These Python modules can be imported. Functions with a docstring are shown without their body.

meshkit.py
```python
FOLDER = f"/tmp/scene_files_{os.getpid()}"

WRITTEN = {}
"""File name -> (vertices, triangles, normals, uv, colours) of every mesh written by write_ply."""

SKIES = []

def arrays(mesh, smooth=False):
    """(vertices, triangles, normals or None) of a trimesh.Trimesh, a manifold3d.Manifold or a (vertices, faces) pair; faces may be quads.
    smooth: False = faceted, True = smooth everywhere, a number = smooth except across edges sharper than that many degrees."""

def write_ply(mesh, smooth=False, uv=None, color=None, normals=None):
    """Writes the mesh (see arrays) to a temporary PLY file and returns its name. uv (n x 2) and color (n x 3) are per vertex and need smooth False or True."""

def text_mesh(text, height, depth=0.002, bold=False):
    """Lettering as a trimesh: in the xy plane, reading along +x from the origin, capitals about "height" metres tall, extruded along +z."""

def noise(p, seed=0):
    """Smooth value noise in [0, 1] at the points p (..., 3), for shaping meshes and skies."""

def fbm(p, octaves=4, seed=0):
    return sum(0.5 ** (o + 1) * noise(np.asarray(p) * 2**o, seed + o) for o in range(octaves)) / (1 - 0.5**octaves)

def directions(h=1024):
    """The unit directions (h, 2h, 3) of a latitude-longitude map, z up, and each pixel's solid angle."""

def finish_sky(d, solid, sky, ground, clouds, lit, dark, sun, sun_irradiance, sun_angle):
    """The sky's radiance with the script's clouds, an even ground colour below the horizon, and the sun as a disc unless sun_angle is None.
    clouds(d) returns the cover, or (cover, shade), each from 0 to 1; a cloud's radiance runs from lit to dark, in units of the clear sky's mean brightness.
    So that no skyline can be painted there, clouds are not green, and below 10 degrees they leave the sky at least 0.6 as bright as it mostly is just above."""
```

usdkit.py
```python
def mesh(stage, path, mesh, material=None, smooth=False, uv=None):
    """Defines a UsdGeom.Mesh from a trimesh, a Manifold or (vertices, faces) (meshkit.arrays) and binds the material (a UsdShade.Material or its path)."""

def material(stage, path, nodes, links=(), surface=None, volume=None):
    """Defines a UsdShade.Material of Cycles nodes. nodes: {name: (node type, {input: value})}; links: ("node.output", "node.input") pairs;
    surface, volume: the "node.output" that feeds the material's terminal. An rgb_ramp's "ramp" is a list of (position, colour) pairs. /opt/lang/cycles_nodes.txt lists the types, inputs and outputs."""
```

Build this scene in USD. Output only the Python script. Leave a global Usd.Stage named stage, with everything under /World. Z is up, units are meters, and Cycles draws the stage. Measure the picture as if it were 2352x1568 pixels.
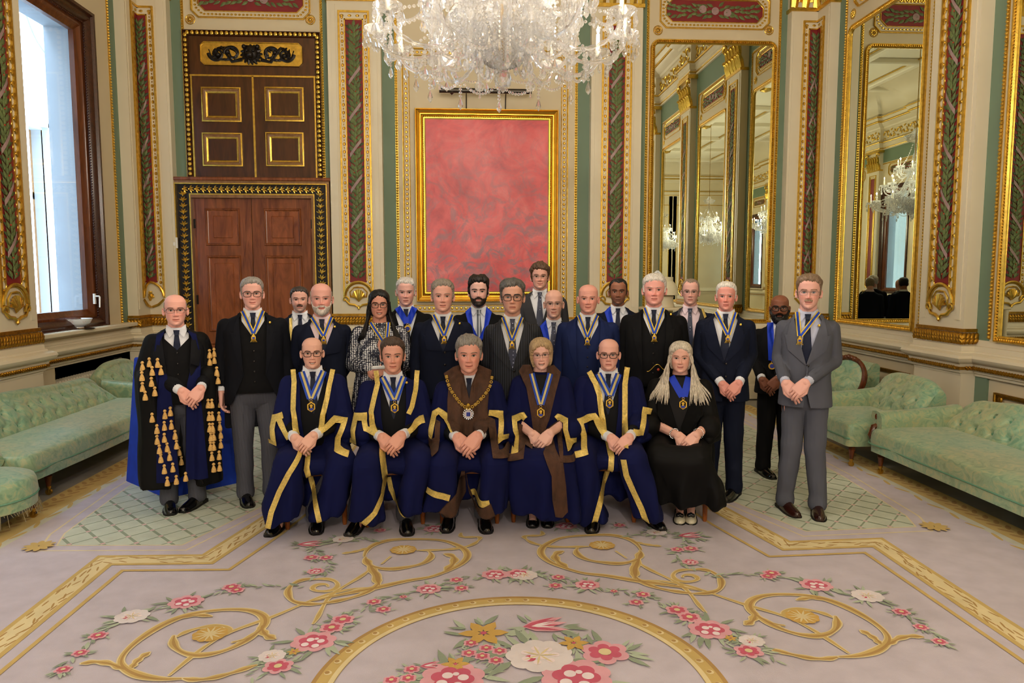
import math, random
import numpy as np, trimesh, shapely
import manifold3d as m3
from shapely.geometry import Polygon, LineString, Point
from shapely import affinity
from shapely.ops import unary_union
import usdkit, meshkit
from pxr import Usd, UsdGeom, UsdLux, UsdShade, Gf, Sdf, Vt

# ------------------------------------------------------------------ camera, sky, lights, exposure
stage = Usd.Stage.CreateInMemory()
UsdGeom.SetStageUpAxis(stage, 'Z'); UsdGeom.SetStageMetersPerUnit(stage, 1.0)
UsdGeom.Xform.Define(stage, '/World')
CAM = np.array([-0.265, 0.0, 1.72]); YAW, PITCH, FPX = math.radians(3.49), math.radians(5.19), 1650.0
_F = np.array([math.sin(YAW)*math.cos(PITCH), math.cos(YAW)*math.cos(PITCH), -math.sin(PITCH)])
_R = np.array([math.cos(YAW), -math.sin(YAW), 0.0]); _U = np.cross(_R, _F)
camera = UsdGeom.Camera.Define(stage, '/World/camera')
camera.CreateHorizontalApertureAttr(36.0); camera.CreateFocalLengthAttr(36.0*FPX/2352)
camera.CreateFStopAttr(0.0)
_m = Gf.Matrix4d(*_R, 0, *_U, 0, *(-_F), 0, *CAM, 1)
UsdGeom.Xformable(camera).AddTransformOp().Set(_m)
EXPOSURE = -0.42
camera.CreateExposureAttr(EXPOSURE)

SKY = 4.5
dome = UsdLux.DomeLight.Define(stage, '/World/sky')
dome.CreateIntensityAttr(SKY); dome.CreateColorAttr(Gf.Vec3f(0.60, 0.79, 1.0))
BULB_NEAR = 5.2      # watts-like radiant power of each candle bulb of the chandelier in view
BULB_FAR = 10.5

# ------------------------------------------------------------------ helpers
def lin(h):
    h = h.lstrip('#'); c = np.array([int(h[i:i+2], 16) for i in (0, 2, 4)])/255.0
    return tuple(np.where(c <= 0.04045, c/12.92, ((c+0.055)/1.055)**2.4))
_names = {}
def numbered(path):
    n = _names.get(path, 0); _names[path] = n+1
    return path if n == 0 else f'{path}_{n:03d}'
def pth(parent): return '/World' if parent is None else (parent if isinstance(parent, str) else str(parent.GetPath()))
def tag(o, label=None, cat=None, group=None, kind=None):
    p = o.GetPrim() if hasattr(o, 'GetPrim') else o
    for k, v in (('label', label), ('category', cat), ('group', group), ('kind', kind)):
        if v: p.SetCustomDataByKey(k, v)
    return p
def obj(name, mesh, mat, parent=None, smooth=35, label=None, cat=None, group=None, kind=None, color=None):
    """one Mesh prim"""
    path = numbered(pth(parent)+'/'+name)
    m = usdkit.mesh(stage, path, mesh, M[mat] if isinstance(mat, str) else mat, smooth=smooth)
    if color is not None:
        UsdGeom.PrimvarsAPI(m).CreatePrimvar('tint', Sdf.ValueTypeNames.Color3fArray, 'vertex').Set(Vt.Vec3fArray.FromNumpy(np.asarray(color, np.float32)))
    return tag(m, label, cat, group, kind)
def thing(name, label=None, cat=None, loc=(0, 0, 0), rotz=0.0, group=None, kind=None, parent=None):
    x = UsdGeom.Xform.Define(stage, numbered(pth(parent)+'/'+name))
    if any(loc): x.AddTranslateOp().Set(Gf.Vec3d(*map(float, loc)))
    if rotz: x.AddRotateZOp().Set(math.degrees(rotz))
    return tag(x, label, cat, group, kind)
def dup(root, name, loc, rotz=0.0, label=None, group=None):
    was = root.GetCustomData()
    r = thing(name, label or was.get('label'), was.get('category'), loc, rotz, group or was.get('group'))
    r.GetReferences().AddInternalReference(root.GetPath()); r.SetInstanceable(True)
    return r
cat_ = trimesh.util.concatenate
def T(m, t=(0, 0, 0), r=None, s=None):
    m = m.copy()
    if s is not None: m.apply_scale(s) if np.ndim(s) == 0 else m.apply_transform(np.diag([*s, 1.0]))
    if r is not None:
        for ax, a in r: m.apply_transform(trimesh.transformations.rotation_matrix(a, ax))
    m.apply_translation(t); return m
X_, Y_, Z_ = (1, 0, 0), (0, 1, 0), (0, 0, 1)
def box(x0, x1, y0, y1, z0, z1):
    m = trimesh.creation.box((x1-x0, y1-y0, z1-z0)); m.apply_translation(((x0+x1)/2, (y0+y1)/2, (z0+z1)/2)); return m
def bevbox(x0, x1, y0, y1, z0, z1, b=0.01):
    c = []
    for sx in (0, 1):
        for sy in (0, 1):
            for sz in (0, 1):
                for ax in range(3):
                    p = [x1 if sx else x0, y1 if sy else y0, z1 if sz else z0]
                    for k in range(3):
                        if k != ax: p[k] += -b if (sx, sy, sz)[k] else b
                    c.append(p)
    return trimesh.convex.convex_hull(np.array(c))
def tm(man):
    m = man.to_mesh(); return trimesh.Trimesh(m.vert_properties[:, :3].astype(float), m.tri_verts.astype(int), process=False)
def mf(t):
    return m3.Manifold(m3.Mesh(np.asarray(t.vertices, np.float32), np.asarray(t.faces, np.uint32)))
def lathe(profile, n=24):
    """profile [(r, z)...] bottom to top, closed on the axis"""
    p = [(max(r, 0.0), z) for r, z in profile]
    if p[0][0] > 1e-6: p = [(0.0, p[0][1])]+p
    if p[-1][0] > 1e-6: p = p+[(0.0, p[-1][1])]
    V, Fc, rows = [], [], []
    for r, z in p:
        if r < 1e-6: rows.append([len(V)]); V.append((0, 0, z))
        else:
            rows.append(list(range(len(V), len(V)+n)))
            V += [(r*math.cos(2*math.pi*k/n), r*math.sin(2*math.pi*k/n), z) for k in range(n)]
    for a, b in zip(rows, rows[1:]):
        for k in range(n):
            k2 = (k+1) % n
            if len(a) == 1 and len(b) == 1: continue
            if len(a) == 1: Fc.append((a[0], b[k2], b[k]))
            elif len(b) == 1: Fc.append((a[k], a[k2], b[0]))
            else: Fc += [(a[k], a[k2], b[k2]), (a[k], b[k2], b[k])]
    return trimesh.Trimesh(V, Fc, process=False)
def tube(pts, r, n=8, caps=True):
    """swept tube; r a number or one per point"""
    P = np.asarray(pts, float); k = len(P); r = np.broadcast_to(r, (k,)) if np.ndim(r) == 0 else np.asarray(r, float)
    tg = np.gradient(P, axis=0); tg /= np.maximum(np.linalg.norm(tg, axis=1, keepdims=True), 1e-9)
    nrm = np.zeros_like(P); a = np.array([0, 0, 1.0]) if abs(tg[0][2]) < 0.9 else np.array([1.0, 0, 0])
    u = np.cross(tg[0], a); u /= np.linalg.norm(u)
    V = []
    for i in range(k):
        u = u-tg[i]*(u@tg[i]); u /= max(np.linalg.norm(u), 1e-9); w = np.cross(tg[i], u)
        for j in range(n):
            t = 2*math.pi*j/n; V.append(P[i]+r[i]*(math.cos(t)*u+math.sin(t)*w))
    Fc = []
    for i in range(k-1):
        for j in range(n):
            a0, a1, b0, b1 = i*n+j, i*n+(j+1) % n, (i+1)*n+j, (i+1)*n+(j+1) % n
            Fc += [(a0, a1, b1), (a0, b1, b0)]
    if caps:
        c0, c1 = len(V), len(V)+1; V += [P[0], P[-1]]
        for j in range(n):
            Fc += [(c0, (j+1) % n, j), (c1, (k-1)*n+j, (k-1)*n+(j+1) % n)]
    return trimesh.Trimesh(V, Fc, process=False)
def spline(pts, n=24):
    from scipy.interpolate import CubicSpline
    P = np.asarray(pts, float); t = np.r_[0, np.cumsum(np.linalg.norm(np.diff(P, axis=0), axis=1))]
    return CubicSpline(t, P)(np.linspace(0, t[-1], n))
def extr(poly, h):
    """shapely polygon extruded 0..h along z"""
    gs = [g for g in getattr(poly, 'geoms', [poly]) if g.area > 1e-9]
    return cat_([trimesh.creation.extrude_polygon(g, h, engine='earcut') for g in gs])
def stroke(pts, w):
    return LineString(pts).buffer(w/2, cap_style='flat', join_style='mitre')
def sweep(path, prof, closed=False):
    """mouldings: path [(x,y)] in plan with the room on its left; prof [(d, z)] d = distance out of the wall, closed polygon"""
    P = np.asarray(path, float); n = len(P); k = len(prof); V = []
    for i in range(n):
        a = P[i]-P[i-1] if (closed or i > 0) else P[1]-P[0]
        b = P[(i+1) % n]-P[i] if (closed or i < n-1) else P[-1]-P[-2]
        na = np.array([-a[1], a[0]])/np.linalg.norm(a); nb = np.array([-b[1], b[0]])/np.linalg.norm(b)
        mt = na+nb; mt /= max((mt@mt)/2, 0.2)
        V += [(P[i][0]+mt[0]*d, P[i][1]+mt[1]*d, z) for d, z in prof]
    Fc = []
    for i in range(n if closed else n-1):
        i2 = (i+1) % n
        for j in range(k):
            j2 = (j+1) % k
            Fc += [(i*k+j, i2*k+j, i2*k+j2), (i*k+j, i2*k+j2, i*k+j2)]
    m = trimesh.Trimesh(V, Fc, process=False)
    if not closed:
        poly = Polygon(prof); v2, f2 = trimesh.creation.triangulate_polygon(poly, engine='earcut')
        from scipy.spatial import cKDTree
        ix = cKDTree(np.asarray(prof)).query(v2)[1]
        Fc += [tuple(ix[t]) for t in f2]+[tuple((n-1)*k+ix[t][::-1]) for t in f2]
        m = trimesh.Trimesh(V, Fc, process=False)
    return m
class Wall:
    """local (u, d, z): u along the wall, d out of it"""
    def __init__(s, o, u, n):
        s.A = np.eye(4); s.A[:3, 0] = u; s.A[:3, 1] = n; s.A[:2, 3] = o
    def __call__(s, m):
        m = m.copy(); m.apply_transform(s.A); return m
def wbox(u0, u1, z0, z1, d0, d1): return box(u0, u1, d0, d1, z0, z1)
def wplate(poly, d0, d1):
    """polygon in (u, z) -> plate between depths d0..d1 (local u,d,z)"""
    m = extr(poly, d1-d0); v = m.vertices.copy()
    m = trimesh.Trimesh(np.c_[v[:, 0], d0+v[:, 2], v[:, 1]], m.faces[:, ::-1], process=False); return m
def wframe(u0, u1, z0, z1, w, d0, d1, steps=((0, 1.0), (.35, 1.0), (.5, .6), (1, .35)), corner=None):
    """rectangular moulding frame; profile steps (fraction across from outside in, fraction of d1)"""
    prof = [(0, d0)]+[(t*w, d0+(d1-d0)*q) for t, q in steps]+[(w, d0)]
    if corner is None: loop = np.array([(u0, z0), (u1, z0), (u1, z1), (u0, z1)], float)
    else: loop = np.asarray(corner, float)
    n = len(loop); k = len(prof); V = []
    for i in range(n):
        a = loop[i]-loop[i-1]; b = loop[(i+1) % n]-loop[i]
        na = np.array([-a[1], a[0]])/np.linalg.norm(a); nb = np.array([-b[1], b[0]])/np.linalg.norm(b)
        mt = na+nb; mt /= max((mt@mt)/2, 0.2)
        V += [(loop[i][0]+mt[0]*t, d, loop[i][1]+mt[1]*t) for t, d in prof]
    Fc = []
    for i in range(n):
        i2 = (i+1) % n
        for j in range(k):
            j2 = (j+1) % k
            Fc += [(i*k+j, i2*k+j2, i2*k+j), (i*k+j, i*k+j2, i2*k+j2)]
    return trimesh.Trimesh(V, Fc, process=False)
_bead = {}
def beads(pts, r, seg=(6, 4), squash=1.0, axis=None, elong=1.0):
    """many small balls as one mesh"""
    key = seg
    if key not in _bead: _bead[key] = lathe([(math.sin(math.pi*i/seg[1]), -math.cos(math.pi*i/seg[1])) for i in range(seg[1]+1)], seg[0])
    b = _bead[key]; P = np.asarray(pts, float); n = len(P); v = b.vertices*np.broadcast_to(r, (3,))
    V = (P[:, None, :]+v[None]).reshape(-1, 3); Fc = (b.faces[None]+(np.arange(n)*len(v))[:, None, None]).reshape(-1, 3)
    return trimesh.Trimesh(V, Fc, process=False)
def along(a, b, step):
    a, b = np.asarray(a, float), np.asarray(b, float); n = max(int(round(np.linalg.norm(b-a)/step)), 1)
    return a+(b-a)*((np.arange(n)+.5)/n)[:, None]
def many(mesh, mats):
    """copies of a mesh by 4x4 matrices, one mesh"""
    v = np.c_[mesh.vertices, np.ones(len(mesh.vertices))]; V = np.concatenate([(v@np.asarray(A).T)[:, :3] for A in mats])
    Fc = np.concatenate([mesh.faces+i*len(v) for i in range(len(mats))]); return trimesh.Trimesh(V, Fc, process=False)
def at_plane(px, py, o, n):
    """the point of the photo's pixel on the plane through o with normal n"""
    v = _R*(px-1176)/FPX-_U*(py-784)/FPX+_F; n = np.asarray(n, float)
    return CAM+v*(((np.asarray(o, float)-CAM)@n)/(v@n))
def floor_at(px, py, z=0.0): return at_plane(px, py, (0, 0, z), (0, 0, 1))
def back_at(px, py, y): return at_plane(px, py, (0, y, 0), (0, 1, 0))

# ------------------------------------------------------------------ materials
M = {}
def mat(name, nodes, links=(), surface='p.BSDF'):
    M[name] = usdkit.material(stage, '/World/Looks/'+name, nodes, links, surface=surface)
def plain(name, col, rough=0.5, metal=0.0, noise=None, bump=None, var=0.12, **kw):
    kw.pop('sheen_weight', 0); kw.pop('sheen_tint', 0)
    c = np.array(lin(col) if isinstance(col, str) else col)
    nodes = {'p': ('principled_bsdf', {'base_color': tuple(c), 'roughness': rough, 'metallic': metal, **kw})}
    links = []
    if noise or bump: nodes['tc'] = ('texture_coordinate', {})
    if noise:
        sc = noise if np.ndim(noise) else (noise,)*3
        nodes['mp'] = ('mapping', {'scale': tuple(sc)}); nodes['n'] = ('noise_texture', {'scale': 1.0, 'detail': 4.0})
        nodes['r'] = ('rgb_ramp', {'ramp': [(0.25, tuple(c*(1-var))), (0.75, tuple(np.minimum(c*(1+var), 1)))]})
        links += [('tc.object', 'mp.vector'), ('mp.vector', 'n.vector'), ('n.fac', 'r.fac'), ('r.color', 'p.base_color')]
    if bump:
        sc, st, di = bump
        nodes['mb'] = ('mapping', {'scale': tuple(sc if np.ndim(sc) else (sc,)*3)}); nodes['nb'] = ('noise_texture', {'scale': 1.0, 'detail': 3.0})
        nodes['b'] = ('bump', {'strength': st, 'distance': di})
        links += [('tc.object', 'mb.vector'), ('mb.vector', 'nb.vector'), ('nb.fac', 'b.height'), ('b.normal', 'p.normal')]
    mat(name, nodes, links)
plain('cream', '#cdbf9f', 0.55, noise=1.5, var=0.04)
plain('cream_light', '#d8cdb2', 0.5, noise=1.5, var=0.04)
plain('sage', '#6b8069', 0.6, noise=2, var=0.05)
plain('gilt', '#dcb550', 0.30, 0.95, noise=25, var=0.25, bump=(90, 0.35, 0.004))
plain('gilt_dull', '#a97c26', 0.38, 0.9, noise=30, var=0.35, bump=(120, 0.5, 0.004))
plain('brass', '#c9a24a', 0.25, 1.0)
plain('bronze_dark', '#1b1512', 0.35, 0.4, bump=(60, 0.5, 0.004))
plain('steel_dark', '#4a4640', 0.35, 0.8)
plain('red_panel', '#7a1a1c', 0.6, noise=8, var=0.12)
plain('leaf_green', '#5d6b3c', 0.6, noise=14, var=0.35)
plain('leaf_dark', '#3e4a2a', 0.6, noise=14, var=0.35)
plain('ribbon_mauve', '#9a7f7c', 0.6, noise=20, var=0.2)
plain('berry', '#a63a22', 0.5)
plain('ceiling_white', '#e6dfca', 0.6)
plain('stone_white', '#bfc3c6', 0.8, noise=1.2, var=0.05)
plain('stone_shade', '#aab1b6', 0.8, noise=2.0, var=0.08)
plain('porcelain', '#eceff2', 0.12)
plain('white_plastic', '#e8e6df', 0.35)
plain('rad_cream', '#d3c8ae', 0.45)
plain('dark_gap', '#0c0b0a', 0.8)
plain('candle', '#efe6cf', 0.4)
def wood(name, a, b, scale, rough=0.32, coat=0.25):
    mat(name, {'tc': ('texture_coordinate', {}), 'mp': ('mapping', {'scale': scale}), 'n': ('noise_texture', {'scale': 1.0, 'detail': 6.0, 'roughness': 0.6, 'distortion': 1.2}),
               'r': ('rgb_ramp', {'ramp': [(0.3, lin(a)), (0.7, lin(b))]}), 'p': ('principled_bsdf', {'roughness': rough*.8})},
        [('tc.object', 'mp.vector'), ('mp.vector', 'n.vector'), ('n.fac', 'r.fac'), ('r.color', 'p.base_color')])
wood('mahogany', '#5a2a12', '#96562e', (14, 14, 1.6))
wood('mahogany_panel', '#683216', '#a05a30', (8, 8, 2.2))
wood('overdoor_wood', '#3a200e', '#583418', (12, 12, 2.0))
wood('window_wood', '#4a230e', '#6e3a1a', (14, 14, 2.0), 0.28, 0.4)
wood('carved_wood', '#2a1309', '#4a2412', (30, 30, 30), 0.3)
wood('oak_trim', '#7a5430', '#96704a', (14, 14, 2))
wood('chair_wood', '#6b3413', '#a25c24', (20, 20, 3), 0.25, 0.5)
wood('leg_wood', '#3a1a0c', '#6e3a1c', (20, 20, 4), 0.25, 0.5)
mat('mirror', {'g': ('glossy_bsdf', {'color': (0.66, 0.69, 0.60), 'roughness': 0.0})}, surface='g.BSDF')
mat('pane', {'t': ('transparent_bsdf', {'color': (0.96, 0.98, 1.0)}), 'g': ('glossy_bsdf', {'roughness': 0.0, 'color': (1, 1, 1)}), 'm': ('mix_closure', {'fac': 0.05})},
    [('t.BSDF', 'm.closure1'), ('g.BSDF', 'm.closure2')], surface='m.closure')
mat('crystal', {'t': ('transparent_bsdf', {'color': (0.97, 0.97, 0.97)}), 'g': ('glass_bsdf', {'IOR': 1.55, 'roughness': 0.0, 'color': (1, 1, 1)}), 'm': ('mix_closure', {'fac': 0.62}), 'gl': ('glossy_bsdf', {'roughness': .03, 'color': (1, 1, 1)}), 'm2': ('mix_closure', {'fac': .10}), 'df': ('translucent_bsdf', {'color': (1, 1, 1)}), 'm3': ('mix_closure', {'fac': .035})},
    [('t.BSDF', 'm.closure1'), ('g.BSDF', 'm.closure2'), ('m.closure', 'm2.closure1'), ('gl.BSDF', 'm2.closure2'), ('m2.closure', 'm3.closure1'), ('df.BSDF', 'm3.closure2')], surface='m3.closure')
mat('crystal_white', {'t': ('transparent_bsdf', {'color': (1, 1, 1)}), 'g': ('glossy_bsdf', {'roughness': .05, 'color': (1, 1, 1)}), 'd': ('translucent_bsdf', {'color': (1, 1, 1)}), 'm1': ('mix_closure', {'fac': .6}), 'm2': ('mix_closure', {'fac': .16})},
    [('t.BSDF', 'm1.closure1'), ('g.BSDF', 'm1.closure2'), ('m1.closure', 'm2.closure1'), ('d.BSDF', 'm2.closure2')], surface='m2.closure')
mat('bulb_glow', {'e': ('emission', {'color': (1.0, 0.84, 0.6), 'strength': 28.0})}, surface='e.emission')
plain('gilt_frame', '#d6a53a', 0.28, 0.95, noise=12, var=0.15)
# a loose red and pink abstract canvas
mat('canvas', {'tc': ('texture_coordinate', {}), 'mp': ('mapping', {'scale': (1.4, 1.4, 1.4)}), 'n': ('noise_texture', {'scale': 1.3, 'detail': 8.0, 'roughness': .62, 'distortion': .9}),
    'r': ('rgb_ramp', {'ramp': [(.22, lin('#8a3238')), (.36, lin('#c5464e')), (.5, lin('#e25a5e')), (.66, lin('#ea7678')), (.8, lin('#e29698'))]}),
    'n2': ('noise_texture', {'scale': 3.4, 'detail': 9.0, 'roughness': .72, 'distortion': 1.4}), 'r2': ('rgb_ramp', {'ramp': [(.47, (0, 0, 0)), (.60, (1, 1, 1))]}),
    'g': ('separate_xyz', {}), 'mr': ('map_range', {'from_min': 3.7, 'from_max': 1.6, 'to_min': .12, 'to_max': .95, 'clamp': True}), 'mu': ('math', {'math_type': 'multiply'}),
    'mx': ('mix_color', {'b': lin('#86707c')}), 'p': ('principled_bsdf', {'roughness': .4})},
    [('tc.object', 'mp.vector'), ('mp.vector', 'n.vector'), ('n.fac', 'r.fac'), ('tc.object', 'n2.vector'), ('n2.fac', 'r2.fac'), ('tc.object', 'g.vector'), ('g.z', 'mr.value'),
     ('r2.color', 'mu.value1'), ('mr.result', 'mu.value2'), ('mu.value', 'mx.fac'), ('r.color', 'mx.a'), ('mx.result', 'p.base_color')])
plain('floor_grey', '#5a5448', 0.6)
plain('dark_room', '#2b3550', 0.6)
plain('grey_blind', '#8f9196', 0.7)
def pile(name, col): plain('pile_'+name, col, 0.95, noise=(7, 7, 7), var=0.09, bump=(260, .25, .003), sheen_weight=0.15)
for n_, c_ in (('edge', '#8d887c'), ('lilac', '#c1b8c2'), ('gold', '#c6a968'), ('brown', '#ad8a52'), ('straw', '#dccb9c'), ('sage', '#bfc6b5'), ('sage_pale', '#c6c5b3'), ('green', '#8f9b86'), ('green_pale', '#afbaa4'),
               ('cream', '#d8caa6'), ('pinkgrey', '#cfb0ac'), ('pink', '#dda3ae'), ('rose', '#c75c72'), ('blush', '#ecdce0'), ('white', '#dfd6d8'), ('ochre', '#caa356')): pile(n_, c_)
# damask silk, figured in two greens and straw
mat('damask', {'tc': ('texture_coordinate', {}), 'n': ('noise_texture', {'scale': 9.0, 'detail': 3.0, 'distortion': 2.5}), 'r': ('rgb_ramp', {'ramp': [(.36, lin('#5f876c')), (.46, lin('#83a07e')), (.54, lin('#8ca583')), (.6, lin('#b0ab7c')), (.7, lin('#92a988'))]}),
    'n2': ('noise_texture', {'scale': 1.7, 'detail': 2.0}), 'r2': ('rgb_ramp', {'ramp': [(.35, lin('#79a88c')), (.65, lin('#a3a277'))]}), 'mx': ('mix_color', {'fac': .38}),
    'nb': ('noise_texture', {'scale': 30.0, 'detail': 3.0}), 'b': ('bump', {'strength': .25, 'distance': .006}), 'p': ('principled_bsdf', {'roughness': .42, 'sheen_weight': .25, 'specular_ior_level': .45})},
    [('tc.object', 'n.vector'), ('n.fac', 'r.fac'), ('tc.object', 'n2.vector'), ('n2.fac', 'r2.fac'), ('r.color', 'mx.a'), ('r2.color', 'mx.b'), ('mx.result', 'p.base_color'), ('tc.object', 'nb.vector'), ('nb.fac', 'b.height'), ('b.normal', 'p.normal')])
plain('damask_dark', '#5f8f74', 0.5)
plain('velvet_blue', '#0e3ab4', 0.85, noise=9, var=.2, sheen_weight=0.12)
plain('leather_brown', '#5a2a18', 0.35, bump=(120, .2, .003))
plain('lamp_shade', '#d9cfae', 0.7)
plain('fringe', '#8a7f62', .9)
plain('gilt_slip', '#b08c40', 0.6, 0.0, noise=20, var=.15)
# ------------------------------------------------------------------ the room
XW, YB, YF, PJ = 4.56, 9.83, -18.25, 0.13
WB = Wall((0, YB), (1, 0, 0), (0, -1, 0)); WR = Wall((XW, 0), (0, 1, 0), (-1, 0, 0))
WL = Wall((-XW, 0), (0, 1, 0), (1, 0, 0)); WF = Wall((0, YF), (1, 0, 0), (0, 1, 0))
def bu(px, py, d=0.0):
    p = back_at(px, py, YB-d); return np.array([p[0], p[2]])
def su(px, py, side=1, d=0.0):
    p = at_plane(px, py, (side*(XW-d), 0, 0), (1, 0, 0)); return np.array([p[1], p[2]])
ZT = 7.7
HP = 0.34                                     # half a pilaster
PILS = [6.875-2.83*k for k in range(9)]       # side wall pilaster centres
def S(name, **kw): return thing(name, kind='structure', **kw)
wall_back, wall_right, wall_left, wall_front = S('wall_back'), S('wall_right'), S('wall_left'), S('wall_front')
for w, l in ((wall_back, 'cream and sage panelled wall with gilt pilasters behind the group'), (wall_right, 'right hand panelled wall with gilt pilasters and mirrors'),
             (wall_left, 'left hand panelled wall with gilt pilasters and tall window'), (wall_front, 'far panelled wall behind the camera')):
    tag(w, l)

# floor, ceiling
obj('floor', box(-XW-.3, XW+.3, YF-.3, YB+.3, -0.2, -0.012), 'floor_grey' if 'floor_grey' in M else 'oak_trim', kind='structure', label='dark floor boards under the carpet')
ceil = S('ceiling', label='white coffered ceiling with gilt ribs')
obj('slab', box(-XW-.3, XW+.3, YF-.3, YB+.3, ZT, ZT+.2), 'ceiling_white', ceil)
ribs = []
for x in (-3.2, -1.6, 0, 1.6, 3.2): ribs.append(bevbox(x-.11, x+.11, YF, YB, ZT-.14, ZT+.02, .03))
obj('rib', cat_(ribs), 'ceiling_white', ceil)
yy = 8.3
while yy > YF+1:
    obj('cross_rib', bevbox(-XW, XW, yy-.11, yy+.11, ZT-.15, ZT+.02, .03), 'ceiling_white', ceil)
    obj('boss', T(lathe([(0.02, -.1), (.16, -.06), (.2, 0), (.22, .04)], 10), (0, yy, ZT-.13)), 'gilt', ceil); yy -= 2.83
gl = []
for x in (-3.2, -1.6, 0, 1.6, 3.2):
    for s in (-.13, .13): gl.append(box(x+s-.012, x+s+.012, YF, YB, ZT-.05, ZT-.02))
obj('gilt_line', cat_(gl), 'gilt', ceil)

# plan of the wall line, counter-clockwise, room on the left; pilasters step in by PJ
def run(PJ=PJ):
    p = [(XW, YF)]
    for c in PILS[::-1]: p += [(XW, c-HP), (XW-PJ, c-HP), (XW-PJ, c+HP), (XW, c+HP)]
    p += [(XW, 9.36), (XW-PJ, 9.36), (XW-PJ, YB-PJ), (4.07, YB-PJ), (4.07, YB)]
    p += [(2.06, YB), (2.06, YB-PJ), (1.38, YB-PJ), (1.38, YB), (-1.38, YB), (-1.38, YB-PJ), (-2.06, YB-PJ), (-2.06, YB)]
    q = [(-4.07, YB), (-4.07, YB-PJ), (-XW+PJ, YB-PJ), (-XW+PJ, 9.36), (-XW, 9.36)]
    for c in PILS: q += [(-XW, c+HP), (-XW+PJ, c+HP), (-XW+PJ, c-HP), (-XW, c-HP)]
    q += [(-XW, YF)]
    return p, q
RA, RB = run()
FRONT = [(-XW, YF), (XW, YF)]
FULL = RA+RB
base_prof = [(0, 0), (.06, 0), (.06, .15), (.05, .19), (.03, .205), (.03, .23), (0, .23)]
rail_prof = [(0, .77), (.015, .775), (.02, .80), (.035, .805), (.04, .83), (.055, .875), (.06, .895), (.085, .905), (.105, .925), (.115, .95), (.105, .975), (.08, .99), (.055, .995), (.05, 1.01), (.035, 1.015), (.03, 1.06), (.012, 1.065), (0, 1.12)]
arch_prof = [(0, 5.92), (.04, 5.92), (.04, 6.02), (.06, 6.03), (.06, 6.12), (.09, 6.14), (.10, 6.18), (.02, 6.19), (.02, 6.60), (.06, 6.61), (.08, 6.66), (.2, 6.72), (.24, 6.76), (.24, 6.82), (.28, 6.86), (.33, 6.93), (.33, 6.97), (.28, 6.98), (.3, 7.15), (.42, 7.4), (.62, 7.58), (.9, 7.66), (.9, 7.72), (0, 7.72)]
for nm, side, pts in (('right', wall_right, RA), ('left', wall_left, RB), ('front', wall_front, FRONT)):
    obj('baseboard', sweep(pts, base_prof), 'cream', side, smooth=30); obj('dado_rail', sweep(pts, rail_prof), 'cream_light', side, smooth=30)
    obj('entablature', sweep(pts, arch_prof), 'cream_light', side, smooth=30)
    ln = []
    for zz, dd, rr in ((6.155, .1, .022), (6.79, .245, .03), (6.92, .335, .022), (5.97, .045, .015)): ln.append(sweep(pts, [(dd-.005, zz-rr), (dd+rr*.7, zz-rr*.7), (dd+rr, zz), (dd+rr*.7, zz+rr*.7), (dd-.005, zz+rr)]))
    obj('cornice_gilding', cat_(ln), 'gilt', side, smooth=30)
def path_points(pts, d, z, step, miny=-99):
    out = []
    for a, b in zip(pts, pts[1:]):
        a, b = np.array(a), np.array(b); L = np.linalg.norm(b-a)
        if L < 1e-6 or max(a[1], b[1]) < miny: continue
        n = np.array([-(b-a)[1], (b-a)[0]])/L
        for p in along(a+n*d, b+n*d, step):
            if p[1] > miny: out.append((p[0], p[1], z))
    return np.array(out)
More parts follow.
